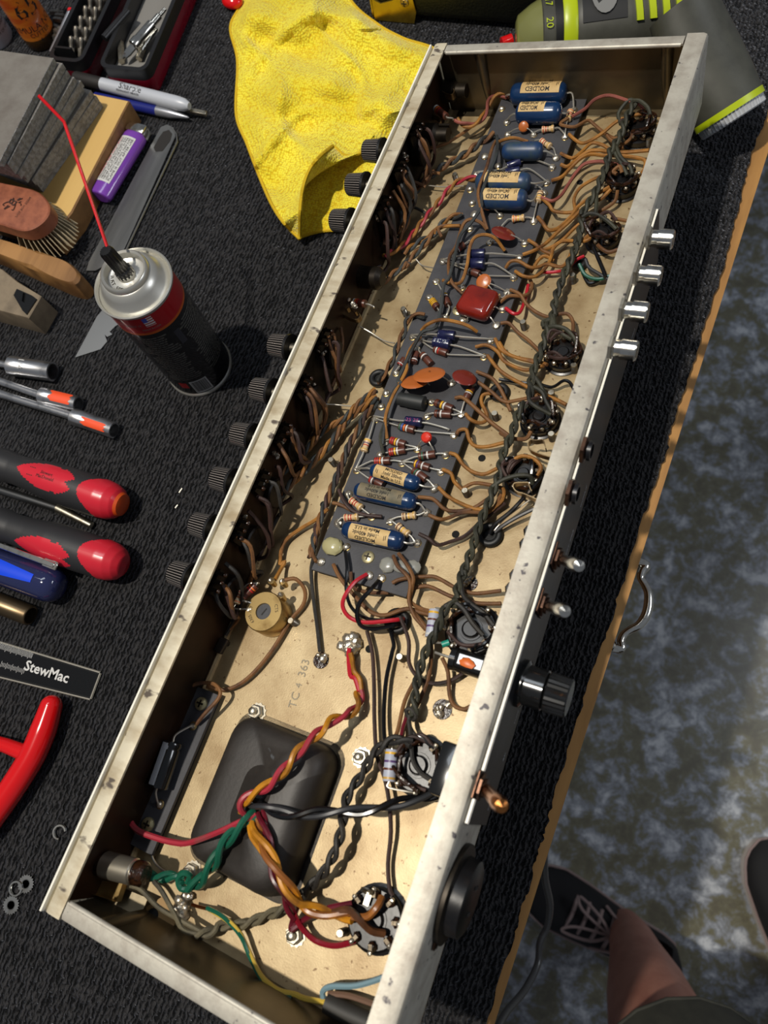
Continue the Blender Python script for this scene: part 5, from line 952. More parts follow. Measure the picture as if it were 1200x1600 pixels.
mb = MB(); mb.prism([(x, y, 0) for x, y in rrect(cx, cy, hx_ + 0.003, hy_ + 0.003, 0.012)], (0, 0, -0.068)); 
mb.build('core_and_lower_cover', TBL, tr, label='iron core hanging below the chassis')
GX, GY = cp(396, 1262, 0.022)[:2]
MB().lathe((GX, GY, 0.012), (0, 0, 1), [(0.009, 0), (0.009, 0.0075), (0.007, 0.0095), (0.005, 0.0095), (0.005, 0.006), (0, 0.006)], n=20).build('lead_grommet', RUB, tr)
tw = lambda sp, ms, pt=18, r=1.5, ph=0: braid(sp, ms, tr, r=r, pitch=pt, name='lead', ph0=ph)
tw('J 600,635,26 595,590,32 640,545,34 720,500,34 800,420,34 870,330,33 950,260,30 1020,195,22 1100,165,14 1145,110,8 1140,60,6', (ROSEP, YELP), 26, 1.6)
wire('J 1145,60,6 1125,0,6 | H 30,620,6 20,500,8 25,450,9', REDP, tr, 1.5, name='lead'); wire('J 1155,80,6 1150,30,6 | H 85,640,6 50,590,6 40,520,8 30,480,9', YELP, tr, 1.5, name='lead')
wire('J 660,640,24 580,675,27 480,722,24 350,770,17 280,770,15 200,750,14 110,715,14 72,670,14 80,630,13 105,590,10', ROSEP, tr, 1.7, name='lead')
tw('J 660,635,24 600,680,27 540,740,27 490,810,24 450,885,20 400,950,15 350,985,12', (GREENP, GREENP), 34, 1.9)
wire('J 360,985,12 310,985,13 295,940,15 320,912,16 350,925,14 340,960,12', GREENP, tr, 1.8, name='lead'); tw('J 320,945,14 270,925,14 210,935,16 150,920,20 125,905,22', (GREENP, GREENP), 22, 1.6)
tw('K 175,445,26 250,475,32 330,500,32 420,515,32 520,500,32 640,492,30 760,490,27 870,468,24 960,445,20 1040,428,16 1100,420,13 1150,395,12', (GREYP, BLKP), 44, 1.6)
tw('K 195,540,25 215,620,29 250,690,32 300,770,32 340,850,30 390,920,26 450,985,20 540,1015,17 620,1035,15 700,1040,15', (YELP, AMBB), 40, 1.8)
wire('K 165,550,24 175,620,27 215,680,29 270,760,31', YELP, tr, 1.5, name='lead')
wire('K 700,1042,15 780,1040,16 830,990,17 855,940,13', AMBB, tr, 1.9, name='lead'); wire('K 600,1020,16 680,1005,17 740,1060,18 800,1115,15 870,1130,11', mat('scorched_brown_lead', (98, 60, 34), 0.35, 0.0, ((60, 38, 24), 60, 0.4, 0.7)), tr, 1.9, name='lead')
tw('K 225,495,24 245,570,28 265,660,29 275,750,28 300,830,27 340,900,24 370,980,18 400,1040,12', (DREDP, DREDP), 34, 1.5)
wire('K 400,1030,13 440,1100,9 510,1165,6 600,1192,6 680,1180,8 710,1165,10', mat('deep_red_lead', (128, 22, 36), 0.25), tr, 1.6, name='lead')
wire('K 385,1100,8 420,1075,8 500,1030,12 580,995,14 700,970,12', DREDP, tr, 1.5, name='lead'); wire('K 410,1000,12 390,1060,8 382,1110,8 420,1085,8', DREDP, tr, 1.5, name='lead')
# output transformer and choke that hold up the far end from below (hidden by the chassis)
def under(nm, lab, x, y, sx, sy):
    cc = T((x, y, -0.002)); h = cc[2]
    t = thing(nm, lab, 'transformer', (cc[0], cc[1], 0)); z1 = h - 0.002 - sx * 0.11
    MB().box((cc[0], cc[1], z1 / 2), (sx * 0.8, sy, z1), bev=0.003).build('core', TBL, t, xf=False); MB().box((cc[0], cc[1], z1 / 2), (sx, sy * 0.7, z1 * 0.8), bev=0.006, seg=2).build('bell_cover', TBL, t, xf=False)
under('output_transformer', 'black output transformer holding up the far end of the chassis', 0.11, 0.53, 0.05, 0.06)
# stamped letters in the chassis floor
mb = MB(); o_ = P3('I', 1120, 855, 0.0003); o2 = P3('I', 1180, 655, 0.0003); xd = vn(o2 - o_); yd = np.array([-xd[1], xd[0], 0]); text(mb, 'TC', o_, xd, yd, 0.0075); text(mb, '4', (o_ * 0.55 + o2 * 0.45), xd, yd, 0.006); text(mb, '363', o2, xd, yd, 0.0075)
mb.build('stamped_number', mat('faint_grey_ink', (138, 126, 102), 0.5), amp)
# ================================================================== things on the bench (world frame)
def Bt(tg, x, y, h=0.0): return bp(*pix(tg, x, y), h)
def wb(mb, name, mats, parent, **k): return mb.build(name, mats, parent, xf=False, **k)
def at2(x, y, h=0.0): return bp(x, y, h)
def rot2(u):  # frame with first axis along u (horizontal)
    u = vn(np.array(u) * [1, 1, 0]); return np.array([u, np.cross([0, 0, 1.0], u), [0, 0, 1.0]]).T
# ---- spray can
cb = at2(313, 573, 0.0); ch = 0.112; best = 1e9
for hh in np.arange(0.06, 0.2, 0.001):
    q = RW @ (cb + [0, 0, hh] - CW); e = abs(800 + FPX * q[1] / q[2] - 441)
    if e < best: best, ch = e, hh
cr = 64.5 / FPX * (RW @ (cb + [0, 0, ch] - CW))[2]
can = thing('spray_can', 'black and red aerosol can with a bright metal top and red straw, standing upright', 'spray can', cb)
CANB = mat('can_black_print', (16, 16, 19), 0.25, 0.2, coat=0.4); CANR = mat('can_red_print', (158, 22, 28), 0.3, 0.2, coat=0.3); CANS = mat('can_tinplate', (206, 204, 196), 0.33, 0.75)
mb = MB(); r = cr * 0.955
mb.lathe(cb, (0, 0, 1), [(r * 0.9, 0.001, 2), (r * 1.03, 0, 2), (r * 1.045, 0.0015, 2), (r * 1.03, 0.003, 2), (r, 0.004, 0), (r, ch * 0.80, 0), (r, ch * 0.805, 3), (r, ch * 0.82, 3), (r, ch * 0.825, 1), (r, ch - 0.004, 1), (r, ch - 0.0035, 2), (cr, ch - 0.0015, 2), (cr, ch, 2), (cr * 0.97, ch + 0.0006, 2), (cr * 0.94, ch - 0.0005, 2),
    (cr * 0.93, ch - 0.003, 2), (cr * 0.86, ch - 0.001, 2), (cr * 0.74, ch + 0.006, 2), (cr * 0.64, ch + 0.010, 2), (cr * 0.60, ch + 0.0105, 2), (cr * 0.585, ch + 0.0135, 2), (cr * 0.55, ch + 0.0145, 2), (cr * 0.50, ch + 0.0135, 2), (cr * 0.48, ch + 0.0085, 2), (cr * 0.40, ch + 0.0075, 2), (cr * 0.22, ch + 0.0085, 2), (cr * 0.2, ch + 0.012, 2), (0, ch + 0.0125, 2)], n=64)
wb(mb, 'can_body', [CANB, CANR, CANS, mat('can_orange_band', (178, 84, 30), 0.3, 0.2)], can)
cam_dir = vn((CW - cb) * [1, 1, 0]); th0 = math.atan2(cam_dir[1], cam_dir[0])
def on_can(mb, s, dth, z, size, mi, sx=1.0, rot=False, justify=0):
    V, F = textmesh(s); out = []
    for p in V:
        x, y = p[0] * size * sx, p[1] * size
        th = th0 + dth + x / r; out.append(cb + [math.cos(th) * r * 1.004, math.sin(th) * r * 1.004, z + y])
    mb.add(out, F, mi)
def patch(mb, d0, d1, z0, z1, mi, k=8, f=1.003):
    rows = []
    for i in range(k + 1):
        th = th0 + d0 + (d1 - d0) * i / k; c_, s_ = math.cos(th) * r * f, math.sin(th) * r * f; rows.append([cb + [c_, s_, z0], cb + [c_, s_, z1]])
    mb.grid(rows, mi=mi)
mb = MB(); rnd = random.Random(3)
for col, (d0, d1) in enumerate(((-0.95, -0.18), (0.28, 1.15))):
    z = ch * 0.76; words = 'ELECTRONIC CLEANER DANGER CONTENTS UNDER PRESSURE KEEP OUT OF REACH OF CHILDREN DO NOT PUNCTURE OR INCINERATE CAN USE IN WELL VENTILATED AREA AVOID CONTACT WITH EYES'.split()
    while z > ch * (0.24 if col == 0 else 0.2):
        ln = ' '.join(rnd.choice(words) for _ in range(5))[:34]; on_can(mb, ln, (d0 + d1) / 2, z, 0.0022, 0, sx=0.62); z -= 0.0026
on_can(mb, 'JUST SPRAY IT', -0.9, ch * 0.9, 0.003, 0); on_can(mb, 'MADE IN USA', -0.36, ch * 0.855, 0.0022, 0)
patch(mb, -0.45, -0.18, ch * 0.88, ch * 0.96, 1, f=1.002); patch(mb, -0.45, -0.33, ch * 0.92, ch * 0.96, 2)
for k in range(4): patch(mb, -0.45, -0.18, ch * (0.884 + 0.02 * k), ch * (0.892 + 0.02 * k), 3)
patch(mb, -0.60, -0.06, ch * 0.045, ch * 0.2, 1, f=1.002)
d = -0.57
while d < -0.1: wdt = rnd.choice((0.008, 0.016, 0.024)); patch(mb, d, d + wdt, ch * 0.06, ch * 0.19, 4, k=1); d += wdt + rnd.choice((0.008, 0.016))
patch(mb, 0.02, 0.2, ch * 0.60, ch * 0.74, 5, f=1.002); patch(mb, -0.95, -0.7, ch * 0.12, ch * 0.19, 3)
wb(mb, 'label_print', [mat('grey_small_print', (120, 118, 112), 0.6), mat('label_white', (190, 190, 188), 0.5), mat('flag_blue', (50, 70, 150), 0.5), CANR, INK, mat('dark_grey_patch', (44, 44, 50), 0.4)], can)
mb = MB()
for i, chh in enumerate('JUST SPRAY IT IN'):
    if chh == ' ': continue
    a = -2.3 + i * 0.2; d = np.array([math.cos(th0 + a * 1.0), math.sin(th0 + a), 0]); text(mb, chh, cb + d * cr * 0.40 + [0, 0, ch + 0.0079], (-d[1], d[0], 0), -d, 0.0042)
wb(mb, 'embossed_lettering', DARKMET, can)
npos = cb + [0, 0, ch + 0.010]; tip0 = at2(168, 395, ch + 0.030)
lean = vn(tip0 - npos)
mb = MB(); mb.lathe(npos, lean, [(0.0062, 0), (0.0062, 0.004), (0.0052, 0.005), (0.0050, 0.020), (0.0042, 0.0225), (0, 0.0228)], n=28, flute=1, fl=0.0007); noz = wb(mb, 'nozzle', mat('black_nozzle', (18, 18, 18), 0.35), can)
s0 = npos + lean * 0.019; sA = at2(174, 393, s0[2]); 
hs = s0[2]; sB = at2(100, 190, hs + 0.045); sC = at2(60, 149, hs + 0.058)
mb = MB(); mb.tube([s0, sA * 0.3 + s0 * 0.7, sB - (sB - sA) * 0.03, sB, sC], 0.0011, n=10); wb(mb, 'straw', mat('red_straw', (206, 22, 30), 0.25, coat=0.3), can)
# ---- yellow microfibre cloth: upper sheet with a lifted fold and a lower sheet inside the fold
def cloth_mat():
    m, nt, b, L = nodes_mat('yellow_microfibre'); N = nt.nodes.new
    tc = N('ShaderNodeTexCoord'); vo = N('ShaderNodeTexVoronoi'); vo.inputs['Scale'].default_value = 480; vo.inputs['Randomness'].default_value = 0.5; L(tc.outputs['Object'], vo.inputs['Vector'])
    n = N('ShaderNodeTexNoise'); n.inputs['Scale'].default_value = 14; n.inputs['Detail'].default_value = 5; L(tc.outputs['Object'], n.inputs['Vector'])
    rp = N('ShaderNodeValToRGB'); L(n.outputs['Fac'], rp.inputs['Fac']); rp.color_ramp.elements[0].position = 0.28; rp.color_ramp.elements[0].color = srgb((222, 204, 44)); rp.color_ramp.elements[1].position = 0.6; rp.color_ramp.elements[1].color = srgb((248, 236, 70))
    mv = N('ShaderNodeMapRange'); mv.inputs['From Min'].default_value = 0.35; mv.inputs['From Max'].default_value = 0.75; L(vo.outputs['Distance'], mv.inputs['Value']); mq = N('ShaderNodeMix'); mq.data_type = 'RGBA'; L(mv.outputs['Result'], mq.inputs['Factor']); L(rp.outputs['Color'], mq.inputs['A']); mq.inputs['B'].default_value = srgb((208, 172, 14)); L(mq.outputs['Result'], b.inputs['Base Color']); b.inputs['Roughness'].default_value = 0.9; b.inputs['Specular IOR Level'].default_value = 0.1; b.inputs['Sheen Weight'].default_value = 0.3
    bn = N('ShaderNodeBump'); bn.inputs['Strength'].default_value = 1.0; bn.inputs['Distance'].default_value = 0.0011; bn.invert = True; L(vo.outputs['Distance'], bn.inputs['Height']); L(bn.outputs['Normal'], b.inputs['Normal']); return m
CLOTH = cloth_mat(); HEM = mat('cloth_hem', (206, 170, 20), 0.85, bump=(900, 0.6, 0.001))
cloth = thing('microfibre_cloth', 'crumpled bright yellow microfibre cloth lying half under the chassis', 'cloth', at2(480, 180, 0))
Lb = [(377, -70), (378, 0), (360, 42), (371, 95), (369, 178), (386, 225), (405, 275), (425, 320), (445, 350), (468, 373)]
Rb = [(520, -70), (548, 0), (590, 38), (630, 60), (690, 85), (700, 150), (660, 160), (610, 214), (548, 243), (520, 228)]
Lb, Rb = smooth(Lb, 9), smooth(Rb, 9)
def clh(x, y, s, t):
    h = 0.006 + 0.0055 * (math.sin(x * 0.030 + y * 0.045) + 1) * 0.6 + 0.0045 * math.sin(x * 0.018 - y * 0.060 + 1.0 + 0.8 * math.sin(x * 0.02)) + 0.003 * math.sin(x * 0.075 + y * 0.03 + 2 + 1.2 * math.sin(y * 0.02)) + 0.002 * math.sin(y * 0.11 - x * 0.05)
    h += 0.0055 * max(0, 1 - abs(math.sin(x * 0.011 + y * 0.021 + 0.5 * math.sin(x * 0.03))) * 3.2) + 0.004 * max(0, 1 - abs(math.sin(x * 0.024 - y * 0.012 + 0.8 + 0.4 * math.sin(y * 0.04))) * 3.5)
    return max(h, 0.0015)
rows = []; NR = len(Lb); NC = 72
for i in range(NR):
    f = i / (NR - 1); row = []
    for j in range(NC + 1):
        s = j / NC; x = Lb[i][0] * (1 - s) + Rb[i][0] * s; y = Lb[i][1] * (1 - s) + Rb[i][1] * s
        if f > 0.55:   # the near boundary sags to the lifted fold
            g = (f - 0.55) / 0.45; x += 0 * g; y += -22 * g * math.sin(PI * s) * (1 if s > 0 else 0); x -= 16 * g * math.sin(PI * s)
        e = min(1, min(s, 1 - s) * 10 + 0.15) if f < 0.6 else 1
        h = clh(x, y, s, f) * e
        lift = max(0, (f - 0.72) / 0.28) ** 1.5 * 0.026 * (0.10 + 0.9 * math.sin(PI * min(1, s * 0.9 + 0.08))); h += lift
        under_ = max(0, min(1, (s - 0.8) / 0.2)) if 0.25 < f < 0.8 else 0
        h = h * (1 - under_ * 0.6)
        row.append(bp(x, y, h))
    rows.append(row)
def solid(rows, th):
    mb = MB(); mb.grid(rows); lo = [[np.array(p) - [0, 0, th] for p in r_][::-1] for r_ in rows]; mb.grid(lo)
    ed_ = [list(zip(rows[0], lo[0][::-1])), list(zip(rows[-1], lo[-1][::-1])), list(zip([r_[0] for r_ in rows], [l_[-1] for l_ in lo])), list(zip([r_[-1] for r_ in rows], [l_[0] for l_ in lo]))]
    for e in ed_: mb.grid([list(q) for q in e])
    return mb
wb(solid(rows, 0.0014), 'upper_sheet', CLOTH, cloth, sharp=80)
edge_ = [r_[0] for r_ in rows]; wb(MB().tube(edge_, 0.0014, n=6), 'hem', HEM, cloth); wb(MB().tube(rows[-1], 0.0016, n=6), 'hem', HEM, cloth)
wb(MB().tube([r_[-1] for r_ in rows], 0.0014, n=6), 'hem', HEM, cloth)
low = []
for i in range(15):
    f = i / 14; row = []
    for j in range(21):
        s = j / 20; a = np.array((455, 355)) * (1 - f) + np.array((500, 195)) * f; b_ = np.array((548, 362)) * (1 - f) + np.array((640, 175)) * f
        if f < 0.5: a = np.array((468, 371)) * (1 - 2 * f) + np.array((452, 300)) * 2 * f
        x = a[0] * (1 - s) + b_[0] * s; y = a[1] * (1 - s) + b_[1] * s - 6 * math.sin(PI * s) * (1 - f); row.append(bp(x, y, 0.0022 + 0.0010 * math.sin(x * 0.07 + y * 0.04)))
    low.append(row)
wb(solid(low, 0.0012), 'lower_sheet', CLOTH, cloth, sharp=80); wb(MB().tube(low[0], 0.0014, n=6), 'hem', HEM, cloth)
# ---- screwdrivers with red and black handles
GRIPB = mat('black_rubber_grip', (38, 38, 40), 0.55, 0.0, bump=(300, 0.1, 0.0004)); GRIPR = mat('red_plastic_grip', (196, 34, 50), 0.32, coat=0.2)
def handle(name, label, p0, p1, rad, group=None, tailm=None, logo=False, shaft=None, patch_a=(0.0, 0.0), tipm=None):
    """p1 is the butt end; both are px; builds a tri-lobed soft-grip handle along p0->p1"""
    h = rad + 0.001; a, b = at2(*p0, h), at2(*p1, h); u = vn(b - a); L = np.linalg.norm(b - a)
    t = thing(name, label, 'screwdriver', (a + b) / 2 * [1, 1, 0], group)
    side = vn(np.cross([0, 0, 1.0], u)); up = np.cross(u, side)
    n, N = 72, 130; prof = []
    def R_(f):
        ks = [(0, 0.62), (0.10, 0.86), (0.22, 0.76), (0.34, 0.82), (0.5, 0.98), (0.64, 1.0), (0.76, 0.98), (0.85, 0.97), (0.91, 0.90), (0.955, 0.74), (0.985, 0.5), (1.0, 0.02)]
        return np.interp(f, [k[0] for k in ks], [k[1] for k in ks]) * rad
    mb = MB(); rows = []
    fs = [1 - (1 - i / N) ** 1.3 for i in range(N + 1)]
    for f in fs:
        ring = []
        for k in range(n + 1):
            th = 2 * PI * k / n; rr = R_(f) * (1 + 0.03 * math.cos(3 * th)); ring.append(a + u * L * f + rr * (math.cos(th) * up + math.sin(th) * side))
        rows.append(ring)
    mb.grid(rows)
    for fi in range(N):
        f = (fs[fi] + fs[fi + 1]) / 2
        for k in range(n):
            th = 2 * PI * (k + 0.5) / n; th = (th + PI) % (2 * PI) - PI
            e = abs(th - patch_a[0]); red = f > 0.80 - 0.05 * math.cos(2 * th)
            if 0.30 < f < 0.72:
                w_ = 0.75 * math.sin(PI * (f - 0.30) / 0.42) ** 0.7 + (0.12 if f > 0.6 else 0)
                if f > 0.66 and abs(e) < (f - 0.66) * 6: w_ = -1
                red = red or e < w_
            if red: mb.m[fi * n + k] = 1
    wb(mb, 'grip', [GRIPB, GRIPR], t)
    if tipm:
        e_ = b - u * 0.0015; wb(MB().lathe(e_ - u * 0.002, u, [(rad * 0.62, 0), (rad * 0.55, 0.0022), (rad * 0.3, 0.0036), (0, 0.004)], n=20), 'end_cap', tipm, t)
    if logo:
        mb = MB(); zt = rad * 0.985
        def onh(f, y): th = y / (R_(f)) + patch_a[0]; return a + u * L * f + (R_(f) * (1 + 0.03 * math.cos(3 * th)) + 0.0002) * (math.cos(th) * up + math.sin(th) * side)
        sgn_h = 1
        for ln, yo in (('Stewart', 0.0016), ('MacDonald', -0.0018)):
            V, F = textmesh(ln); mb.add([onh(0.52 + p[0] * 0.0036 / L, sgn_h * (p[1] * 0.0036 + yo)) for p in V], F)
        for k in range(4): mb.grid([[onh(0.385 + k * 0.012, -0.0035), onh(0.392 + k * 0.012, -0.0035)], [onh(0.385 + k * 0.012, 0.0035), onh(0.392 + k * 0.012, 0.0035)]])
        wb(mb, 'lettering', INK, t)
    if shaft: wb(MB().tube([a + u * 0.002, a - u * shaft], 0.0032, n=12), 'shaft', NICKEL, t)
    return t
GR = 'red and black screwdrivers'
handle('screwdriver', 'red and black screwdriver with printed grip and orange butt, upper of two', (-20, 718), (194, 790), 0.0158, GR, logo=True, shaft=0.1, patch_a=(0.05, 0), tipm=mat('orange_butt_plate', (196, 74, 24), 0.35))
handle('screwdriver', 'red and black screwdriver with plain red butt, lower of two', (-22, 812), (197, 885), 0.0158, GR, shaft=0.1, patch_a=(-0.75, 0))
def rod(name, label, cat, pts, r, m, group=None, part='shaft', n=14):
    t = thing(name, label, cat, np.array(pts[0]) * [1, 1, 0], group); wb(MB().tube(pts, r, n=n), part, m, t); return t
DKST = mat('dark_steel_shaft', (112, 112, 112), 0.3, 0.95)
t = rod('driver_shaft', 'thin grey steel driver shaft between the two red and black screwdrivers', 'screwdriver', [at2(-30, 756, 0.005), at2(90, 794, 0.005)], 0.0036, DKST)
wb(MB().tube([at2(90, 794, 0.005), at2(143, 821, 0.004)], [0.0036, 0.0028], n=14), 'tip', NICKEL, t)
# blue clear-handled screwdriver with flat blade
BLUEA = mat('clear_blue_acetate', (48, 54, 100), 0.08, trans=0.45, ior=1.47, coat=0.4); BLUES = mat('solid_blue_core', (14, 66, 214), 0.3)
a, b = at2(-40, 872, 0.0125), at2(97, 920, 0.0125); u = vn(b - a); L = np.linalg.norm(b - a)
t = thing('screwdriver', 'screwdriver with a chunky clear blue plastic handle', 'screwdriver', (a + b) / 2 * [1, 1, 0])
wb(MB().lathe(a, u, [(0.0125, 0), (0.0135, L * 0.2), (0.0135, L - 0.011), (0.0125, L - 0.006), (0.0095, L - 0.002), (0.005, L), (0, L)], n=20, flute=0), 'handle', BLUEA, t)
sd = np.cross([0, 0, 1.0], u); rows = []
for k in range(9):
    th = -0.62 + 1.24 * k / 8; d = math.cos(th) * np.array([0, 0, 1.0]) + math.sin(th) * sd; row = []
    for f in np.linspace(0, 1, 10): ww = 1 - 0.62 * f; d = math.cos(th * ww) * np.array([0, 0, 1.0]) + math.sin(th * ww) * sd; row.append(a + u * L * 0.78 * f + d * 0.01372)
    rows.append(row)
wb(MB().grid(rows), 'blue_wedge', BLUES, t)
mb = MB(); a, b = at2(-20, 845, 0.028), at2(86, 884, 0.027); u = vn(b - a); L = np.linalg.norm(b - a)
t = thing('flat_screwdriver', 'worn flat steel screwdriver blade lying over the blue handle', 'screwdriver', (a + b) / 2 * [1, 1, 0])
mb.box((a + b) / 2, (L, 0.0042, 0.0022), R=rot2(u), bev=0.0006); mb.box(b - u * 0.004, (0.012, 0.0065, 0.0016), R=rot2(u), bev=0.0004); wb(mb, 'blade', CHROME, t)
# brown tube socket
a, b = at2(-30, 932, 0.008), at2(48, 962, 0.008); u = vn(b - a); L = np.linalg.norm(b - a)
t = thing('box_spanner', 'dull bronze tubular socket spanner below the blue handle', 'spanner', (a + b) / 2 * [1, 1, 0]); wb(MB().lathe(a, u, [(0.0078, 0), (0.0078, L - 0.0008), (0.0072, L), (0.0062, L), (0.006, L - 0.012), (0, L - 0.012)], n=24), 'tube', mat('bronze_tube', (104, 88, 66), 0.35, 0.9), t)
# ---- nut drivers
SOCK = mat('satin_chrome_socket', (196, 196, 198), 0.28, 0.95, ((140, 140, 142), 90, 0.5, 0.7)); ORP = mat('orange_paint', (232, 78, 34), 0.6)
def nutdriver(label, p0, p1, p2, rs, rk, paint, group='nut drivers with long shafts'):
    a, b, c = at2(*p0, rk), at2(*p1, rk), at2(*p2, rk); u = vn(c - b); L = np.linalg.norm(c - b)
    t = thing('nut_driver', label, 'nut driver', b * [1, 1, 0], group)
    wb(MB().tube([a, b], rs, n=14), 'shaft', SOCK, t)
    mb = MB(); mb.lathe(b - u * 0.001, u, [(rs, 0), (rk * 0.98, 0.003), (rk * 1.05, 0.0034), (rk * 1.05, L * 0.28), (rk, L * 0.3), (rk, L), (rk * 0.80, L), (rk * 0.76, L - 0.006, 1), (0, L - 0.006, 1)], n=12 if False else 24)
    s_ = wb(mb, 'socket', [SOCK, INK], t)
    if paint:
        rows = []; side = vn(np.cross([0, 0, 1.0], u)); up = np.cross(u, side)
        for k in range(9):
            th = paint[0] + paint[1] * (k / 8 - 0.5) * 2; d = math.cos(th) * up + math.sin(th) * side; f0 = 0.36 + 0.05 * math.cos(k * 1.3); rows.append([b + u * L * f0 + d * rk * 1.02, b + u * L * (0.86 + 0.03 * math.sin(k * 2.1)) + d * rk * 1.02])
        mb = MB(); mb.grid(rows); wb(mb, 'paint_mark', ORP, s_)
    else:
        mb = MB(); side = vn(np.cross([0, 0, 1.0], u)); text(mb, '1/4', b + u * L * 0.38 + [0, 0, rk * 1.04], side * -1, u, 0.008); wb(mb, 'size_marking', MATS['label_white'], s_)
nutdriver('short silver nut driver socket marked with its size, topmost of three', (-40, 560), (14, 571), (84, 581), 0.0032, 0.0082, None)
nutdriver('silver nut driver with an orange paint patch, middle of three', (-40, 582), (62, 617), (124, 632), 0.0036, 0.0068, (0.1, 0.75))
nutdriver('long silver nut driver with an orange paint patch, lowest of three', (-40, 603), (112, 650), (180, 673), 0.0036, 0.0068, (-0.35, 0.5))
# ---- clear acrylic rule and the red T-handle
ACR = mat('smoky_clear_acrylic', (40, 41, 43), 0.08, trans=0.5, ior=1.3, coat=0.3, alpha=0.85); ACE = mat('acrylic_edge', (150, 146, 136), 0.2)
q = [at2(-40, 992, 0.0), at2(158, 1052, 0.0), at2(143, 1092, 0.0), at2(-40, 1047, 0.0)]; t = thing('acrylic_rule', 'clear acrylic rule with white lettering, lying left of the chassis', 'ruler', (q[0] + q[1]) / 2)
mb = MB(); mb.prism([p * [1, 1, 0] for p in q], (0, 0, 0.0025)); wb(mb, 'blade', ACR, t)
mb = MB()
for i, j in ((0, 1), (1, 2), (2, 3)): mb.tube([q[i] + [0, 0, 0.0014], q[j] + [0, 0, 0.0014]], 0.0012, n=6)
wb(mb, 'polished_edge', ACE, t)
mb = MB(); u = vn(q[1] - q[0]); sd = np.cross([0, 0, 1.0], u); c = at2(73, 1050, 0.0028); text(mb, 'StewMac', c, u, sd, 0.0105, bold=0.02)
for k in range(34):
    o_ = at2(-6, 1003, 0.0028) + u * 0.001 * k * 1.0 - u * 0.0; mb.box(o_ - sd * 0.002, (0.00025, 0.004 if k % 5 else 0.006, 0.0001), R=np.array([u, sd, [0, 0, 1]]).T)
for k in range(18):
    o_ = at2(0, 1042, 0.0028) + u * 0.0012 * k; mb.box(o_ + sd * 0.002, (0.00025, 0.003 if k % 4 else 0.005, 0.0001), R=np.array([u, sd, [0, 0, 1]]).T)
wb(mb, 'lettering', MATS['label_white'], t)
RED = mat('glossy_red_vinyl', (206, 16, 20), 0.16, coat=0.5)
t = thing('red_handled_tool', 'tool with a curved glossy red plastic-dipped handle at the left edge', 'hand tool', at2(20, 1180, 0))
zz = 0.011; P = smooth([at2(x, y, zz) for x, y in ((80, 1103), (68, 1140), (52, 1178), (30, 1215), (5, 1252), (-30, 1300))], 5)
mb = MB(); mb.tube(P, [0.0078, 0.0092, 0.0092, 0.0092, 0.0092, 0.0092], n=20); mb.ball(P[0], 0.0078, n=18, m=10); wb(mb, 'handle', RED, t)
wb(MB().tube([at2(48, 1180, zz), at2(10, 1165, zz), at2(-40, 1152, zz)], [0.0060, 0.0052, 0.005], n=14), 'cross_arm', RED, t)
# ---- lock washers
def washer(px_, py_, r, lab, star=True, op=False, h=0.0008, tilt=(0, 0, 1)):
    c = at2(px_, py_, h); mb = MB(); n = 40
    if star: mb.lathe(c, tilt, [(r * 0.55, 0), (r, 0), (r, 0.0007), (r * 0.55, 0.0007), (r * 0.55, 0)], n=n, flute=1, fl=r * 0.16)
    else:
        P = [c + [r * 0.78 * math.cos(a), r * 0.78 * math.sin(a), 0.0006] for a in np.linspace(0.5, 0.5 + (4.6 if op else 6.1), 26)]; mb.tube(P, r * 0.2, n=6)
    wb(mb, 'lock_washer', CHROME, None, label=lab, cat='washer', group='loose washers beside the chassis')
washer(41, 1381, 0.0062, 'star lock washer, uppermost of the loose cluster'); washer(26, 1388, 0.0056, 'split ring washer touching the upper star washer', False); washer(18, 1414, 0.0062, 'star lock washer, lowest of the loose cluster'); washer(94, 1300, 0.0056, 'broken open ring washer beside the pilot lamp', False, True)
for i, (x, y, l) in enumerate(((280, 770, 0.004), (274, 794, 0.003))):
    a = at2(x, y, 0.001); wb(MB().tube([a, a + [0.001, l, 0.0002]], 0.0007, n=6), 'lead_offcut', TIN, None, label=('upper' if i == 0 else 'lower') + ' tiny silver lead offcut lying on the bare carpet', cat='offcut', group='lead offcuts')
# ---- knife blade and steel rule under the can
STL = mat('brushed_steel', (150, 150, 148), 0.34, 0.9, ((112, 112, 112), 40, 0.45, 0.7), stretch=(1, 0.1, 1))
q = [at2(*p, 0.0005) for p in ((118, 559), (152, 495), (200, 440), (250, 470), (181, 510), (172, 519), (176, 523), (168, 527), (164, 523), (168, 534), (158, 546))]
mb = MB(); mb.prism(q, (0, 0, 0.0007)); wb(mb, 'knife_blade', mat('blade_steel', (178, 178, 176), 0.3, 0.95), None, label='bare notched knife blade poking out from under the spray can', cat='knife blade')
q = [at2(*p, 0.001) for p in ((252, 200), (262, 196), (272, 201), (275, 214), (190, 402), (150, 424), (136, 424), (140, 410))]
t = thing('steel_rule', 'narrow grey steel rule with a dark slot, running behind the spray can', 'ruler', q[0]); mb = MB(); mb.prism(q, (0, 0, 0.0012)); wb(mb, 'blade', STL, t)
q2 = [at2(*p, 0.0023) for p in ((255, 206), (264, 203), (269, 209), (266, 220), (254, 236), (243, 237), (240, 231), (248, 216))]; mb = MB(); mb.prism(q2, (0, 0, 0.0002)); wb(mb, 'slot', INK, t)
wb(MB().tube([at2(268, 199, 0.002), at2(276, 210, 0.002), at2(277, 222, 0.002), at2(240, 300, 0.002), at2(192, 402, 0.002)], 0.0009, n=6), 'edge_strip', STL, t)
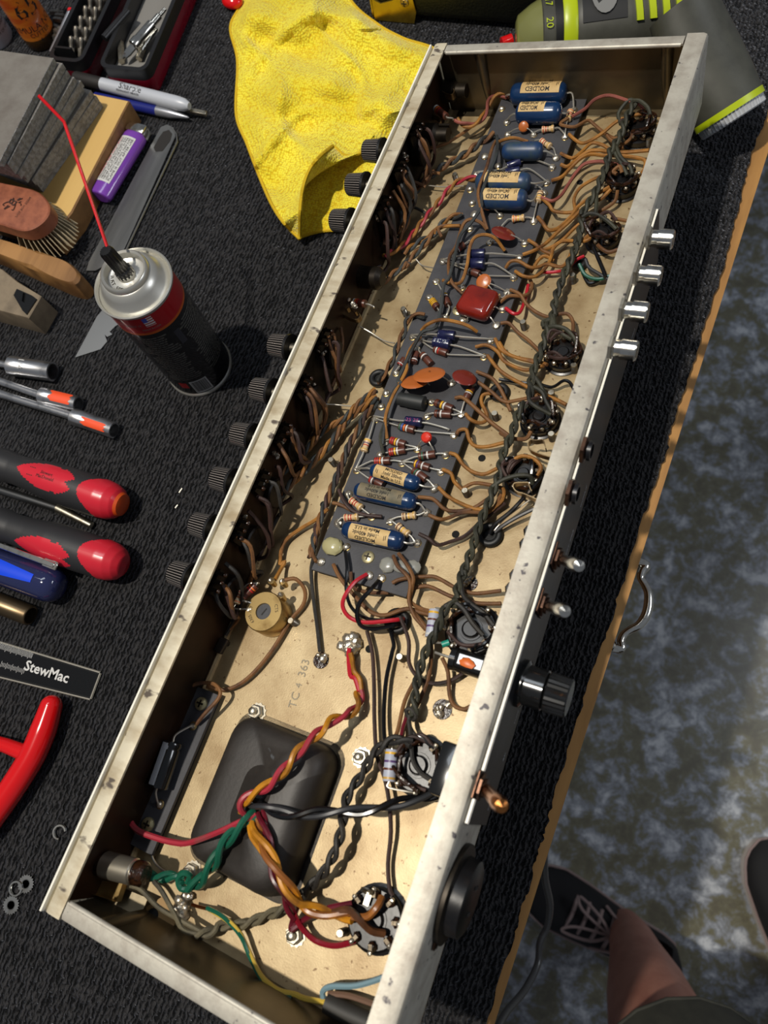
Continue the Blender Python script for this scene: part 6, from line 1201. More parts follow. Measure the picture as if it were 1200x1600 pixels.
# ---- lighter
PUR = mat('purple_lighter_plastic', (112, 60, 158), 0.2, coat=0.4)
a, b = at2(213, 212, 0.0095), at2(155, 308, 0.0095); u = vn(b - a); L = np.linalg.norm(b - a); R = rot2(u); t = thing('cigarette_lighter', 'purple plastic cigarette lighter with a white warning sticker', 'lighter', (a + b) / 2 * [1, 1, 0])
mb = MB(); rows = []
for f in (0, 0.015, 0.05, 0.95, 0.99, 1.0):
    k_ = {0: 0.85, 0.015: 0.96, 1.0: 0.8, 0.99: 0.95}.get(f, 1.0); ring = []
    for k in range(25):
        th = 2 * PI * k / 24; ring.append(a + u * L * f + R[:, 1] * 0.0118 * k_ * math.cos(th) + np.array([0, 0, 0.0075]) * k_ * math.sin(th))
    rows.append(ring)
mb.grid(rows); mb.add(rows[0][:-1], [tuple(range(24))]); mb.add(rows[-1][:-1], [tuple(range(24))[::-1]]); wb(mb, 'body', PUR, t)
mb = MB(); mb.box(a - u * 0.0045, (0.010, 0.020, 0.013), R=R, bev=0.002, seg=2); mb.lathe(a - u * 0.006 - R[:, 1] * 0.004 + [0, 0, 0.001], R[:, 1], [(0.0048, -0.003), (0.0048, 0.003)], n=24, flute=1, fl=0.0006); wb(mb, 'metal_hood', CHROME, t)
mb = MB(); mb.box(at2(193, 202, 0.011), (0.009, 0.007, 0.006), R=R, bev=0.0015, seg=2); wb(mb, 'thumb_lever', RED, t)
mb = MB(); sc = a + u * L * 0.47; rows = []
for k in range(9):
    yy = -0.0075 + 0.015 * k / 8; zz = 0.0075 * math.sqrt(1 - (yy / 0.0118) ** 2) + 0.00025; rows.append([sc - u * L * 0.36 + R[:, 1] * yy + [0, 0, zz], sc + u * L * 0.36 + R[:, 1] * yy + [0, 0, zz]])
mb.grid(rows)
def onl(x, y): zz = 0.0075 * math.sqrt(1 - (y / 0.0118) ** 2) + 0.0005; return sc - u * x - R[:, 1] * y + [0, 0, zz]
for i, ln in enumerate(('! WARNING: KEEP AWAY FROM', 'CHILDREN. DO NOT EXPOSE TO HEAT', 'ABOVE 120F OR PROLONGED SUN', 'NEVER PUNCTURE OR PUT IN FIRE', 'LIGHT AWAY FROM FACE. MAKE SURE', 'FLAME IS OUT AFTER USE')):
    V, F = textmesh(ln); wm = max(abs(p[0]) for p in V) * 2; sz = 0.0023; kx = L * 0.66 / (wm * sz)
    mb.add([onl(p[0] * sz * kx, p[1] * sz + 0.0058 - 0.0023 * i) for p in V], F, 1 if i == 0 else 2)
wb(mb, 'warning_sticker', [MATS['label_white'], RED, INK], t)
# ---- marker, pen and thin metal bit
def pen(name, label, cat, segs, r, mats, h):
    a, b = at2(*segs[0][0], h), at2(*segs[0][1], h); u = vn(b - a); L = np.linalg.norm(b - a); t = thing(name, label, cat, (a + b) / 2 * [1, 1, 0]); return t, a, u, L
t, a, u, L = pen('marker_pen', 'light grey permanent marker with a black cap end tucked under the bit case', 'marker', [((118, 121), (296, 166))], 0.006, None, 0.013)
mb = MB(); mb.lathe(a, u, [(0.0052, 0, 1), (0.0058, 0.002, 1), (0.0060, L * 0.24, 1), (0.0058, L * 0.245), (0.0062, L * 0.6), (0.0062, L * 0.90), (0.0055, L * 0.96), (0.003, L), (0, L)], n=22); wb(mb, 'barrel', [mat('pale_grey_plastic', (176, 180, 188), 0.35), INK], t)
mb = MB(); sd = np.cross([0, 0, 1.0], u)
def onp(x, y, rr=0.00635): th = y / rr - 0.25; return a + u * (L * 0.52 + x) + rr * (math.cos(th) * np.array([0, 0, 1.0]) + math.sin(th) * sd)
for ln, sz, x0, y0 in (('Sharpie', 0.0085, 0, 0.0005), ('PERMANENT MARKER', 0.0026, -0.002, -0.0042)):
    V, F = textmesh(ln); mb.add([onp(p[0] * sz + x0, p[1] * sz + y0) for p in V], F)
wb(mb, 'lettering', INK, t)
t, a, u, L = pen('ballpoint_pen', 'blue ballpoint pen with a silver tip beside the marker', 'pen', [((150, 152), (296, 184))], 0.005, None, 0.006)
wb(MB().lathe(a, u, [(0.0046, 0), (0.0046, L * 0.66), (0.0046, L * 0.665, 1), (0.0042, L * 0.8, 1), (0.0012, L * 0.98, 1), (0, L, 1)], n=18), 'barrel', [mat('navy_pen_plastic', (28, 36, 110), 0.3), mat('pen_silver', (170, 172, 178), 0.3, 0.7)], t)
a, b = at2(292, 172, 0.006), at2(323, 178, 0.006); u = vn(b - a); wb(MB().box((a + b) / 2, (np.linalg.norm(b - a), 0.0042, 0.0034), R=rot2(u), bev=0.0004), 'hex_bit', NICKEL, None, label='single steel hex bit lying at the tip of the marker', cat='driver bit')
# ---- wooden board with slabs and brushes
LW = mat('pale_wood', (198, 162, 96), 0.55, 0.0, ((176, 136, 74), 12, 0.4, 0.7), stretch=(1, 0.1, 1, 0.4)); LWE = mat('brown_wood_end', (142, 104, 62), 0.6, 0.0, ((112, 78, 44), 60, 0.4, 0.7))
zt_ = 0.024; q = [at2(*p, zt_) for p in ((130, 142), (202, 157), (112, 332), (80, 372), (-60, 330), (-40, 200))]
mb = MB(); mb.prism([p * [1, 1, 0] + [0, 0, 0.0] for p in q], (0, 0, zt_ - 0.001), mi=1, bev=0.0015, mtop=0); wb(mb, 'wooden_block', [LW, LWE], None, label='pale yellow wooden block under the stack of grey slabs', cat='wood block')
SLAB = mat('grey_abrasive_slab', (112, 108, 102), 0.7, 0.0, ((96, 90, 84), 50, 0.4, 0.7), (700, 0.5, 0.0006)); SLABE = mat('lit_slab_edge', (146, 146, 146), 0.5, 0.0, ((112, 110, 108), 300, 0.4, 0.6), (900, 0.9, 0.0012))  # light on the slab sides put into the paler edge colour
nS = 9; zb_ = zt_ + 0.0006; q0 = np.array([(160, 168), (68, 300)], float); q1 = np.array([(87, 88), (3, 250)], float)
th_ = 0.0062
rb0 = at2(160, 168, zb_); rb1 = at2(66, 302, zb_)
# height of the stack so that its top edge falls where the photograph shows it
bh, be = 0.05, 1e9
for hh in np.arange(0.02, 0.12, 0.001):
    d_ = at2(87, 88, zb_ + hh); 
    e = np.linalg.norm((d_ - rb0)[:2] - np.array([0, 0]))
    if e < be: be, bh = e, hh
th_ = bh / nS
rs_ = random.Random(5)
for i in range(nS):
    z = zb_ + i * th_; f = i / (nS - 1)
    A1 = np.array(rb0) * (1 - f) + at2(87, 88, zb_ + bh) * f; B1 = np.array(rb1) * (1 - f) + at2(3, 250, zb_ + bh) * f
    j = np.array([rs_.uniform(-1, 1), rs_.uniform(-1, 1), 0]) * 0.0022; A1 = A1 * [1, 1, 0] + j; B1 = B1 * [1, 1, 0] + j
    uu = vn(A1 - B1); nn = np.array([-uu[1], uu[0], 0]); 
    mb = MB(); mb.prism([p + [0, 0, z] for p in (A1, B1, B1 + nn * 0.10, A1 + nn * 0.10)], (0, 0, th_ - 0.0010), mi=1, bev=0.0005, mtop=0)
    wb(mb, 'abrasive_slab', [SLAB, SLABE], None, label='grey rough-edged slab, ' + ('bottom', 'second from bottom', 'third from bottom', 'fourth from bottom', 'middle', 'fourth from top', 'third from top', 'second from top', 'top')[i] + (' one' if i in (0, 4, 8) else '') + ' of the stack', cat='slab', group='stack of grey slabs')
BRW = mat('reddish_brush_wood', (150, 88, 62), 0.5, 0.0, ((120, 66, 46), 90, 0.4, 0.65), (400, 0.1, 0.0003)); OAK = mat('oak_handle', (160, 118, 70), 0.45, 0.0, ((112, 78, 44), 22, 0.42, 0.62), stretch=(1, 0.12, 1, -0.6))
BRI = mat('pale_bristles', (190, 174, 142), 0.8)
zb1 = 0.046; q = [at2(x, y, zb1) for x, y in smooth([(-60, 268), (0, 284), (52, 296), (74, 314), (76, 334), (60, 352), (36, 360), (0, 350), (-60, 332)], 4)]
t = thing('shoe_brush', 'oval reddish wooden brush with pale bristles on the wooden block', 'brush', at2(20, 330, 0.02)); mb = MB(); mb.prism([p - [0, 0, 0.013] for p in q], (0, 0, 0.012), bev=0.0012); bw = wb(mb, 'brush_back', BRW, t)
mb = MB(); rb_ = random.Random(2); cc = sum(q) / len(q)
for k in range(900):
    p = q[rb_.randrange(4, len(q) - 5)]; s = rb_.uniform(0.72, 0.95); p = cc + (p - cc) * s; d = vn((p - cc) * [1, 1, 0]); b0 = p * [1, 1, 0] + [0, 0, zb1 - 0.013]; b1 = b0 + d * rb_.uniform(0.003, 0.011) - [0, 0, 0.019]
    mb.tube([b0, (b0 + b1) / 2 + d * 0.001, b1], 0.00045, n=3, cap=False)
wb(mb, 'bristles', BRI, t, kind='stuff')
mb = MB(); uu = vn(q[14] - q[2]); c = at2(20, 316, zb1 + 0.0006); sd = np.cross([0, 0, 1.0], uu)
for k in range(6):
    a0 = k * 1.05; P = [c + uu * (0.006 + 0.0028 * math.cos(a0 + s * 4.2)) * math.cos(a0) + sd * (0.006 + 0.0028 * math.cos(a0 + s * 4.2)) * math.sin(a0 + s * 0.9) + uu * s * 0.002 for s in np.linspace(0, 1, 12)]
    mb.tube(P, 0.00035, n=4)
text(mb, 'B', c, -sd, uu * -1, 0.011); text(mb, 'MADE FOR YOU', c + sd * 0.000 + uu * 0.012, sd * -1, -uu, 0.003); wb(mb, 'branded_mark', mat('burnt_mark', (52, 26, 18), 0.7), bw)
zb2 = 0.024; q = [at2(x, y, zb2) for x, y in smooth([(-50, 362), (0, 373), (40, 385), (80, 398), (108, 410), (124, 428), (117, 442), (98, 440), (60, 424), (0, 398), (-50, 378)], 4)]
mb = MB(); mb.prism([p * [1, 1, 0] for p in q], (0, 0, zb2 - 0.002), bev=0.003); wb(mb, 'oak_block', OAK, None, label='rounded oak tool body lying between the brush and the grey-brown block', cat='wooden tool')
GB = mat('taupe_block', (122, 108, 88), 0.7, 0.0, ((96, 84, 68), 60, 0.4, 0.7)); zb3 = 0.026
t = thing('sanding_block', 'grey-brown block with a black recessed end, left of the spray can', 'block', at2(20, 460, 0)); q = [at2(x, y, zb3) for x, y in ((-60, 395), (3, 420), (28, 440), (64, 462), (44, 497), (-60, 470))]
mb = MB(); mb.prism([p * [1, 1, 0] for p in q], (0, 0, zb3 - 0.001), bev=0.001); wb(mb, 'block_body', GB, t)
mb = MB(); q = [at2(x, y, zb3 + 0.0003) for x, y in ((27, 452), (50, 462), (58, 468), (42, 492), (36, 486), (22, 462))]; mb.prism(q, (0, 0, 0.0008)); q = [at2(x, y, zb3 + 0.003) for x, y in ((28, 452), (36, 456), (34, 470), (26, 462))]; mb.prism([p - [0, 0, 0.003] for p in q], (0, 0, 0.003)); wb(mb, 'black_insert', MATS['black_glossy_plastic'], t)
# ---- orange bottle and white bottle
ORB = mat('orange_bottle_label', (206, 120, 34), 0.3, 0.0, ((182, 70, 20), 25, 0.4, 0.65), coat=0.3, stretch=(1, 1, 4)); 
def bottle(nm, lab, base, top, rpx, m, mcap, h=0.12, txt=None, darkb=True):
    b0 = at2(*base, 0.0); rr = rpx / FPX * (RW @ (b0 + [0, 0, 0.02] - CW))[2]; t = thing(nm, lab, 'bottle', b0)
    pr = [(rr * 0.9, 0, 1), (rr, 0.003, 1), (rr, 0.012, 1), (rr, 0.0125), (rr, h * 0.75), (rr * 0.97, h * 0.8, 1), (rr * 0.6, h * 0.92, 1), (rr * 0.4, h, 1), (rr * 0.4, h + 0.02, 1), (0, h + 0.02, 1)]
    wb(MB().lathe(b0, (0, 0, 1), pr, n=40), 'bottle_body', [m, mcap], t)
    if txt:
        mb = MB(); cd = CW - b0; t0 = math.atan2(cd[1], cd[0])
        for s, dth, z, sz, vert in txt:
            V, F = textmesh(s); out = []
            for p in V:
                x, y = (p[0] * sz, p[1] * sz)
                th = t0 + dth + x / rr; out.append(b0 + [math.cos(th) * rr * 1.005, math.sin(th) * rr * 1.005, z + y])
            mb.add(out, F)
        wb(mb, 'label_print', INK, t)
    return t
bottle('oil_bottle', 'orange labelled bottle with black lettering behind the slabs', (68, 62), None, 27, ORB, mat('amber_dark_bottle', (70, 48, 22), 0.2), txt=(('FORMULA NO', -0.35, 0.024, 0.009, 0), ('65', 0.15, 0.042, 0.026, 0), ('CUTTER', 0.1, 0.018, 0.006, 0), ('& OIL', 0.25, 0.012, 0.005, 0)))
bottle('white_bottle', 'white bottle with small grey print at the left edge behind the slabs', (-2, 62), None, 26, mat('white_bottle_plastic', (206, 204, 210), 0.4), MATS['white_bottle_plastic'] if 'white_bottle_plastic' in MATS else LABEL, h=0.09, txt=(('DIRECTIONS  WARNING  KEEP', 0.3, 0.02, 0.004, 0), ('OUT OF REACH OF CHILDREN', 0.3, 0.014, 0.004, 0)))
t = rod('precision_screwdriver', 'thin silver precision screwdriver with a red collar beside the bit case', 'screwdriver', [at2(112, 18, 0.020), at2(82, 84, 0.012)], 0.0036, MATS['pen_silver']); wb(MB().tube([at2(113, 17, 0.0202), at2(112, 21, 0.0198)], 0.0044, n=14), 'collar', RED, t)
# ---- bit case
CASEK = mat('black_case_plastic', (26, 26, 28), 0.35); CASER = mat('dark_red_case_shell', (120, 12, 36), 0.25, coat=0.3); FOAM = mat('grey_case_lining', (118, 116, 112), 0.8)
case = thing('bit_case', 'open black and dark red bit case with rounded ends', 'tool case', at2(190, 60, 0))
BCZ = 0.028
def tray(c0, c1, w_, nm, lin, red=True):
    a, b = at2(*c0, BCZ), at2(*c1, BCZ); u = vn((a - b) * [1, 1, 0]); sd = np.cross([0, 0, 1.0], u); L = np.linalg.norm(a - b); mid = (a + b) / 2 * [1, 1, 0]
    def ring(hw, hl, r): return [mid + sd * x + u * y for x, y in rrect(0, 0, hw, hl, r, 5)]
    o, i_ = ring(w_ / 2, L / 2, 0.009), ring(w_ / 2 - 0.004, L / 2 - 0.004, 0.006); f = ring(w_ / 2 - 0.001, L / 2 - 0.001, 0.009)
    mb = MB(); up = lambda R_, z: [p + [0, 0, z] for p in R_] + [R_[0] + [0, 0, z]]
    mb.grid([up(f, 0.001), up(o, 0.004), up(o, BCZ * 0.6)], mi=1); mb.grid([up(o, BCZ * 0.6), up(o, BCZ), up(i_, BCZ), up(i_, BCZ - 0.014)], mi=0)
    mb.add([p + [0, 0, BCZ - 0.014] for p in i_], [tuple(range(len(i_)))], 2); mb.add([p + [0, 0, 0.001] for p in f], [tuple(range(len(f)))[::-1]], 1)
    wb(mb, nm, [CASEK, CASER, lin], case); return mid, u, sd, L
BITM = mat('dull_bit_steel', (132, 126, 116), 0.4, 0.85, ((84, 80, 74), 200, 0.4, 0.7))
m1, u1, s1, L1 = tray((178, -70), (100, 95), 0.038, 'bit_tray', CASEK); m2, u2, s2, L2 = tray((262, -60), (190, 108), 0.050, 'lid_tray', FOAM)
wb(MB().tube([at2(200, 18, BCZ), at2(163, 60, BCZ)], 0.0035, n=12), 'hinge', CASEK, case)
mb = MB(); c = at2(104, 84, BCZ - 0.002); mb.box(c, (0.018, 0.002, 0.014), R=rot2(s1)); wb(mb, 'latch', CASEK, case)
k = 0
names = []
for row in range(2):
    for col in range(8):
        f = 0.06 + col * 0.095; c = m1 - u1 * L1 * (0.5 - f - 0.03) + s1 * (-0.006 + row * 0.011) + [0, 0, BCZ - 0.013]; d = vn(u1 * 0.75 + np.array([0, 0, 0.55])); k += 1
        mb = MB(); mb.lathe(c, d, [(0.0030, 0), (0.0032, 0.0006), (0.0032, 0.012)], n=6); mb.lathe(c + d * 0.012, d, [(0.0021, 0), (0.0021, 0.004), (0.0026, 0.0055), (0.0022, 0.009), (0, 0.0105)], n=10)
        wb(mb, 'driver_bit', BITM, None, label='steel driver bit, %s from the near end of the %s row in the case' % (('nearest', 'second', 'third', 'fourth', 'fifth', 'sixth', 'seventh', 'farthest')[col] if 0 < col < 7 else ('first' if col == 0 else 'eighth'), ('left-hand', 'right-hand')[1 - row]), cat='driver bit', group='driver bits in the case')
a, b = at2(258, 14, BCZ + 0.0), at2(192, 92, BCZ - 0.006); u = vn(b - a); L = np.linalg.norm(b - a); t = thing('bit_holder', 'shiny magnetic bit holder with a cross-head bit lying in the case lid', 'bit holder', (a + b) / 2)
wb(MB().lathe(a, u, [(0.0018, 0), (0.0018, L * 0.12), (0.003, L * 0.14), (0.003, L * 0.3), (0.0045, L * 0.31), (0.0048, L * 0.62), (0.0055, L * 0.64), (0.0055, L * 0.74), (0.0035, L * 0.76)], n=20), 'sleeve', CHROME, t); wb(MB().lathe(a + u * L * 0.76, u, [(0.0032, 0), (0.0032, L * 0.12), (0.0022, L * 0.2), (0.0006, L * 0.24)], n=6), 'cross_bit', CHROME, t)
for (x0, y0, x1, y1), lb in (((188, 66, 190, 96), 'left'), ((226, 70, 217, 92), 'right')):
    a, b = at2(x0, y0, BCZ - 0.010), at2(x1, y1, BCZ - 0.010); u = vn(b - a); wb(MB().lathe(a, u, [(0.0030, 0), (0.0032, 0.001), (0.0032, np.linalg.norm(b - a))], n=6), 'loose_bit', NICKEL, None, label='short loose bit lying %s of the bit holder in the case lid' % lb, cat='driver bit')
wb(MB().tube([at2(245, 45, BCZ - 0.006), at2(222, 80, BCZ - 0.009)], 0.0016, n=8), 'thin_pin', CHROME, None, label='thin dark steel pin beside the bit holder', cat='pin')
for k in range(9):
    a = at2(88 + random.uniform(-10, 14), 20 + k * 5.5, 0.006 + 0.002 * (k % 3)); d = vn([random.uniform(0.5, 1), random.uniform(-0.6, 0.1), 0.1]); wb(MB().lathe(a, d, [(0.0028, 0), (0.003, 0.001), (0.003, 0.010), (0.0018, 0.011), (0.0018, 0.016), (0, 0.017)], n=6), 'loose_bit', BITM, None, label='loose steel bit in the heap between the orange bottle and the bit case', cat='driver bit', group='heap of loose bits')
wb(MB().ball(at2(363, 2, 0.006), (0.011, 0.008, 0.006), n=16, m=10), 'red_tip', RED, None, label='small red rounded plastic end at the top edge beside the cloth', cat='plastic tip')
# ---- dark case with brass corner, top centre
VIN = mat('black_green_leatherette', (26, 28, 18), 0.45, 0.0, ((16, 17, 12), 30, 0.4, 0.7), (500, 0.6, 0.0008)); BRS = mat('bright_brass_corner', (196, 168, 70), 0.28, 0.9, ((150, 120, 40), 60, 0.5, 0.75))
hb2 = 0.085; a, b = at2(585, 30, 0.0), at2(842, 52, 0.0); u = vn(b - a); sd = np.cross([0, 0, 1.0], u); L = np.linalg.norm(b - a)
ac = thing('leatherette_case', 'dark green-black leatherette case with a brass corner behind the cloth', 'case', (a + b) / 2)
mb = MB(); mb.box((a + b) / 2 + sd * 0.14 + [0, 0, hb2 / 2 + 0.002], (L, 0.28, hb2), R=np.array([u, sd, [0, 0, 1]]).T, bev=0.010, seg=3); wb(mb, 'case_shell', VIN, ac, sharp=60)
c0 = a - u * 0.0006 - sd * 0.0008; mb = MB(); P = [(0.0, 0.001), (0.034, 0.001), (0.036, 0.018), (0.030, 0.030), (0.016, 0.034), (0.0, 0.034)]
def sup(x, y, z):  # rounded corner shape
    return c0 + u * x + sd * y + [0, 0, z]
mb.ball(sup(0.006, 0.006, 0.009), (0.0072, 0.0072, 0.009), n=18, m=10); mb.prism([sup(x, 0, z) for x, z in ((0.002, 0.001), (0.040, 0.001), (0.043, 0.012), (0.040, 0.030), (0.030, 0.030), (0.022, 0.022), (0.010, 0.018), (0.002, 0.022))], sd * -0.0014)
mb.prism([sup(0, y, z) for y, z in ((0.002, 0.001), (0.030, 0.001), (0.030, 0.024), (0.002, 0.024))], u * -0.0014); brc = wb(mb, 'brass_corner', BRS, ac)
cs = sup(0.033, -0.0016, 0.021); mb = MB(); mb.lathe(cs, -sd, [(0.0042, 0), (0.0036, 0.001), (0, 0.0016)], n=16); mb.box(cs - sd * 0.0014, (0.005, 0.0006, 0.0009), R=np.array([u, sd, [0, 0, 1]]).T, mi=1); mb.box(cs - sd * 0.0014, (0.0009, 0.0006, 0.005), R=np.array([u, sd, [0, 0, 1]]).T, mi=1); wb(mb, 'screw', [BRASS, INK], brc)
# ---- cordless drill
DG = mat('drill_dark_grey', (66, 66, 58), 0.5, 0.0, ((54, 54, 47), 60, 0.4, 0.7)); LIME = mat('lime_green_plastic', (170, 186, 20), 0.35); CLR = mat('olive_clutch_cone', (116, 118, 70), 0.25, coat=0.5); GRIB = mat('pale_grey_rib', (168, 170, 172), 0.45); DK2 = mat('drill_black', (22, 22, 22), 0.4)
dr = thing('cordless_drill', 'lime green and dark grey cordless drill lying behind the far end of the chassis', 'drill', at2(1000, 60, 0))
hz_ = 0.034; a, b = at2(806, 62, hz_), at2(1024, 32, hz_); u = vn((b - a) * [1, 1, 0]); up = np.array([0, 0, 1.0]); L = np.linalg.norm(b - a)
wb(MB().lathe(a, u, [(0.012, 0), (0.017, 0.002), (0.023, 0.012), (0.0265, 0.020)], n=28), 'chuck', CLR, dr)
wb(MB().lathe(a + u * 0.020, u, [(0.0275, 0), (0.0285, 0.001), (0.0285, 0.010)], n=36, flute=1, fl=0.0012), 'clutch_ring', DG, dr)
wb(MB().lathe(a + u * 0.030, u, [(0.0290, 0), (0.0290, 0.006)], n=36), 'torque_collar', DK2, dr); wb(MB().lathe(a + u * 0.036, u, [(0.0305, 0), (0.0315, 0.002), (0.0315, 0.009), (0.0305, 0.011)], n=36), 'lime_ring', LIME, dr)
wb(MB().lathe(a + u * 0.047, u, [(0.031, 0), (0.033, 0.004), (0.033, L * 0.75), (0.030, L * 0.85), (0.018, L * 0.95), (0, L)], n=40), 'motor_housing', DG, dr)
mb = MB()
for k, t0 in enumerate((-0.2, 0.15)):
    pass
cu = a + u * 0.115; side = np.cross(up, u)
def onm(x, th, rr=0.0338): return a + u * x + rr * (math.cos(th) * up - math.sin(th) * side * -1 * -1)
mb = MB(); 
for x0 in (0.086, 0.096, 0.106, 0.116):
    rows = []
    for k in range(9):
        th = -0.7 + 1.5 * k / 8; rows.append([onm(x0 + 0.005 * (k / 8), th, 0.0330), onm(x0 + 0.005 * (k / 8), th, 0.0355), onm(x0 + 0.005 + 0.005 * (k / 8), th, 0.0355), onm(x0 + 0.005 + 0.005 * (k / 8), th, 0.0330)])
    mb.grid(rows)
rows = []
for k in range(15): th = -0.9 + 2.0 * k / 14; rows.append([onm(0.124, th, 0.0330), onm(0.124, th, 0.0352), onm(0.146, th, 0.0352), onm(0.147, th, 0.0330)])
mb.grid(rows); wb(mb, 'lime_vents', LIME, dr)
mb = MB(); rows = []
for k in range(11): th = -0.75 + 1.45 * k / 10; rows.append([onm(0.050, th, 0.0336), onm(0.084, th, 0.0336)])
mb.grid(rows); mb.add([onm(0.067 + 0.010 * math.cos(2 * PI * k / 20), 0.15 + 0.42 * math.sin(2 * PI * k / 20), 0.0352) for k in range(20)], [tuple(range(20))], 1); wb(mb, 'photo_sticker', [mat('sticker_dark', (38, 38, 38), 0.4), mat('sticker_grey', (118, 118, 116), 0.5)], dr)
mb = MB(); V, F = textmesh('20'); mb.add([onm(0.025 + p[1] * 0.008, 0.55 + p[0] * 0.008 / 0.029 * 1.0, 0.0290) for p in V], [f[::-1] for f in F]); V, F = textmesh('17'); mb.add([onm(0.025 + p[1] * 0.008, -0.05 + p[0] * 0.008 / 0.029, 0.0290) for p in V], [f[::-1] for f in F]); wb(mb, 'torque_numbers', LIME, dr)
ha_, hb_2 = at2(1064, 14, 0.072), at2(1144, 184, 0.028); uh = vn(hb_2 - ha_); Lh = np.linalg.norm(hb_2 - ha_); sh = np.cross(up, uh)
def oval(f, ra, rb_): return [ha_ + uh * Lh * f + sh * ra * math.cos(2 * PI * k / 28) + np.cross(uh, sh) * rb_ * math.sin(2 * PI * k / 28) for k in range(29)]
mb = MB(); mb.grid([oval(-0.02, 0.028, 0.026), oval(0.1, 0.032, 0.024), oval(0.35, 0.034, 0.023), oval(0.6, 0.034, 0.025), oval(0.78, 0.033, 0.027), oval(0.90, 0.031, 0.028)]); wb(mb, 'handle', DG, dr)
mb = MB(); mb.grid([oval(0.90, 0.0315, 0.0285), oval(0.955, 0.0315, 0.0285)]); wb(mb, 'lime_band', LIME, dr)
mb = MB(); rows = []
for f, k_ in ((0.955, 1.0), (1.02, 0.98), (1.03, 0.93)):
    R0 = oval(f, 0.030 * k_, 0.027 * k_); R1 = oval(f, 0.0292 * k_, 0.0262 * k_); 
    ring = []
    for i in range(28):
        p0, p1 = R0[i], R0[i + 1]; c_ = sum(R0[:28]) / 28
        for s_, q_ in ((0, 1), (0.18, 0.975), (0.32, 0.975), (0.5, 1), (0.68, 0.975), (0.82, 0.975)): p = p0 * (1 - s_) + p1 * s_; ring.append(c_ + (p - c_) * q_)
    ring.append(ring[0]); rows.append(ring)
mb.grid(rows); mb.add(rows[-1][:-1], [tuple(range(len(rows[-1]) - 1))]); wb(mb, 'ribbed_base', GRIB, dr)
mb = MB(); q = [at2(*p, 0.052) for p in ((1112, 112), (1120, 128), (1113, 136), (1106, 124))]; mb.prism(q, (0, 0, 0.0015)); wb(mb, 'lime_mark', LIME, dr)
wb(MB().tube([at2(800, 62, 0.02), at2(784, 68, 0.02)], 0.005, n=10), 'red_button', RED, dr)
# ---- hanging mains cable beside the bench
fp = lambda tg, x, y, h: bp(*pix(tg, x, y), h)
P = smooth([fp('h', 150, 400, -0.22), fp('h', 155, 520, -0.25), fp('h', 178, 640, -0.28), fp('h', 165, 740, -0.30), fp('h', 130, 820, -0.30), fp('h', 120, 920, -0.30), fp('h', 60, 1040, -0.28), fp('h', -30, 1150, -0.24), fp('h', -90, 1260, -0.20)], 5)
wb(MB().tube(P, 0.0034, n=10), 'hanging_cable', mat('grey_glossy_cable', (70, 70, 70), 0.3), None, label='grey cable hanging down beside the bench above the black shoe', cat='cable')
# ------------------------------------------------------------------ the person: legs, shorts and shoes
SKIN = mat('pinkish_skin', (176, 122, 104), 0.5, 0.0, ((158, 104, 88), 30, 0.4, 0.7), (300, 0.1, 0.0004)); SHORT = mat('dark_olive_shorts', (50, 50, 42), 0.8, 0.0, ((40, 40, 34), 60, 0.4, 0.7), (700, 0.3, 0.0006)); SHOEB = mat('black_canvas', (20, 20, 22), 0.8, bump=(1200, 0.4, 0.0006)); SOLE = mat('white_rubber_foxing', (214, 204, 196), 0.5); LACE = mat('pinkish_grey_lace', (150, 130, 126), 0.7)  # skin in its own mottled pinkish tone
ps = thing('person', 'person standing at the bench in dark olive shorts and black canvas shoes', 'person', bp(*pix('h', 800, 700), FZ))
def F(tg, x, y, h): return bp(*pix(tg, x, y), FZ + h)
ankR = F('h', 562, 815, 0.10); hemR = bp(1070, 1738, FZ + 0.50); kneeR = ankR + (hemR - ankR) * 0.98
toeR = F('h', 50, 525, 0.03); heelR = F('h', 765, 930, 0.03)
toeL = F('h', 1190, 335, 0.03); dirL = vn((F('h', 1385, 1000, 0.03) - toeL) * [1, 1, 0]); heelL = toeL + dirL * 0.285
def limb(rings):
    rows = []
    for c, d, ra in rings:
        d = vn(d); u_, v_, _ = frame(d); rows.append([np.array(c) + (math.cos(2 * PI * k / 20) * u_ * ra[0] + math.sin(2 * PI * k / 20) * v_ * ra[1]) for k in range(21)])
    return rows
hipR = np.array([ankR[0] + 0.13, ankR[1] - 0.13, FZ + 0.88]); ankL = heelL - dirL * 0.07 + [0, 0, 0.08]; hipL = hipR + [0.19, 0.02, 0]; kneeL = (ankL + hipL) / 2 + [-0.02, 0.05, 0]
mb = MB()
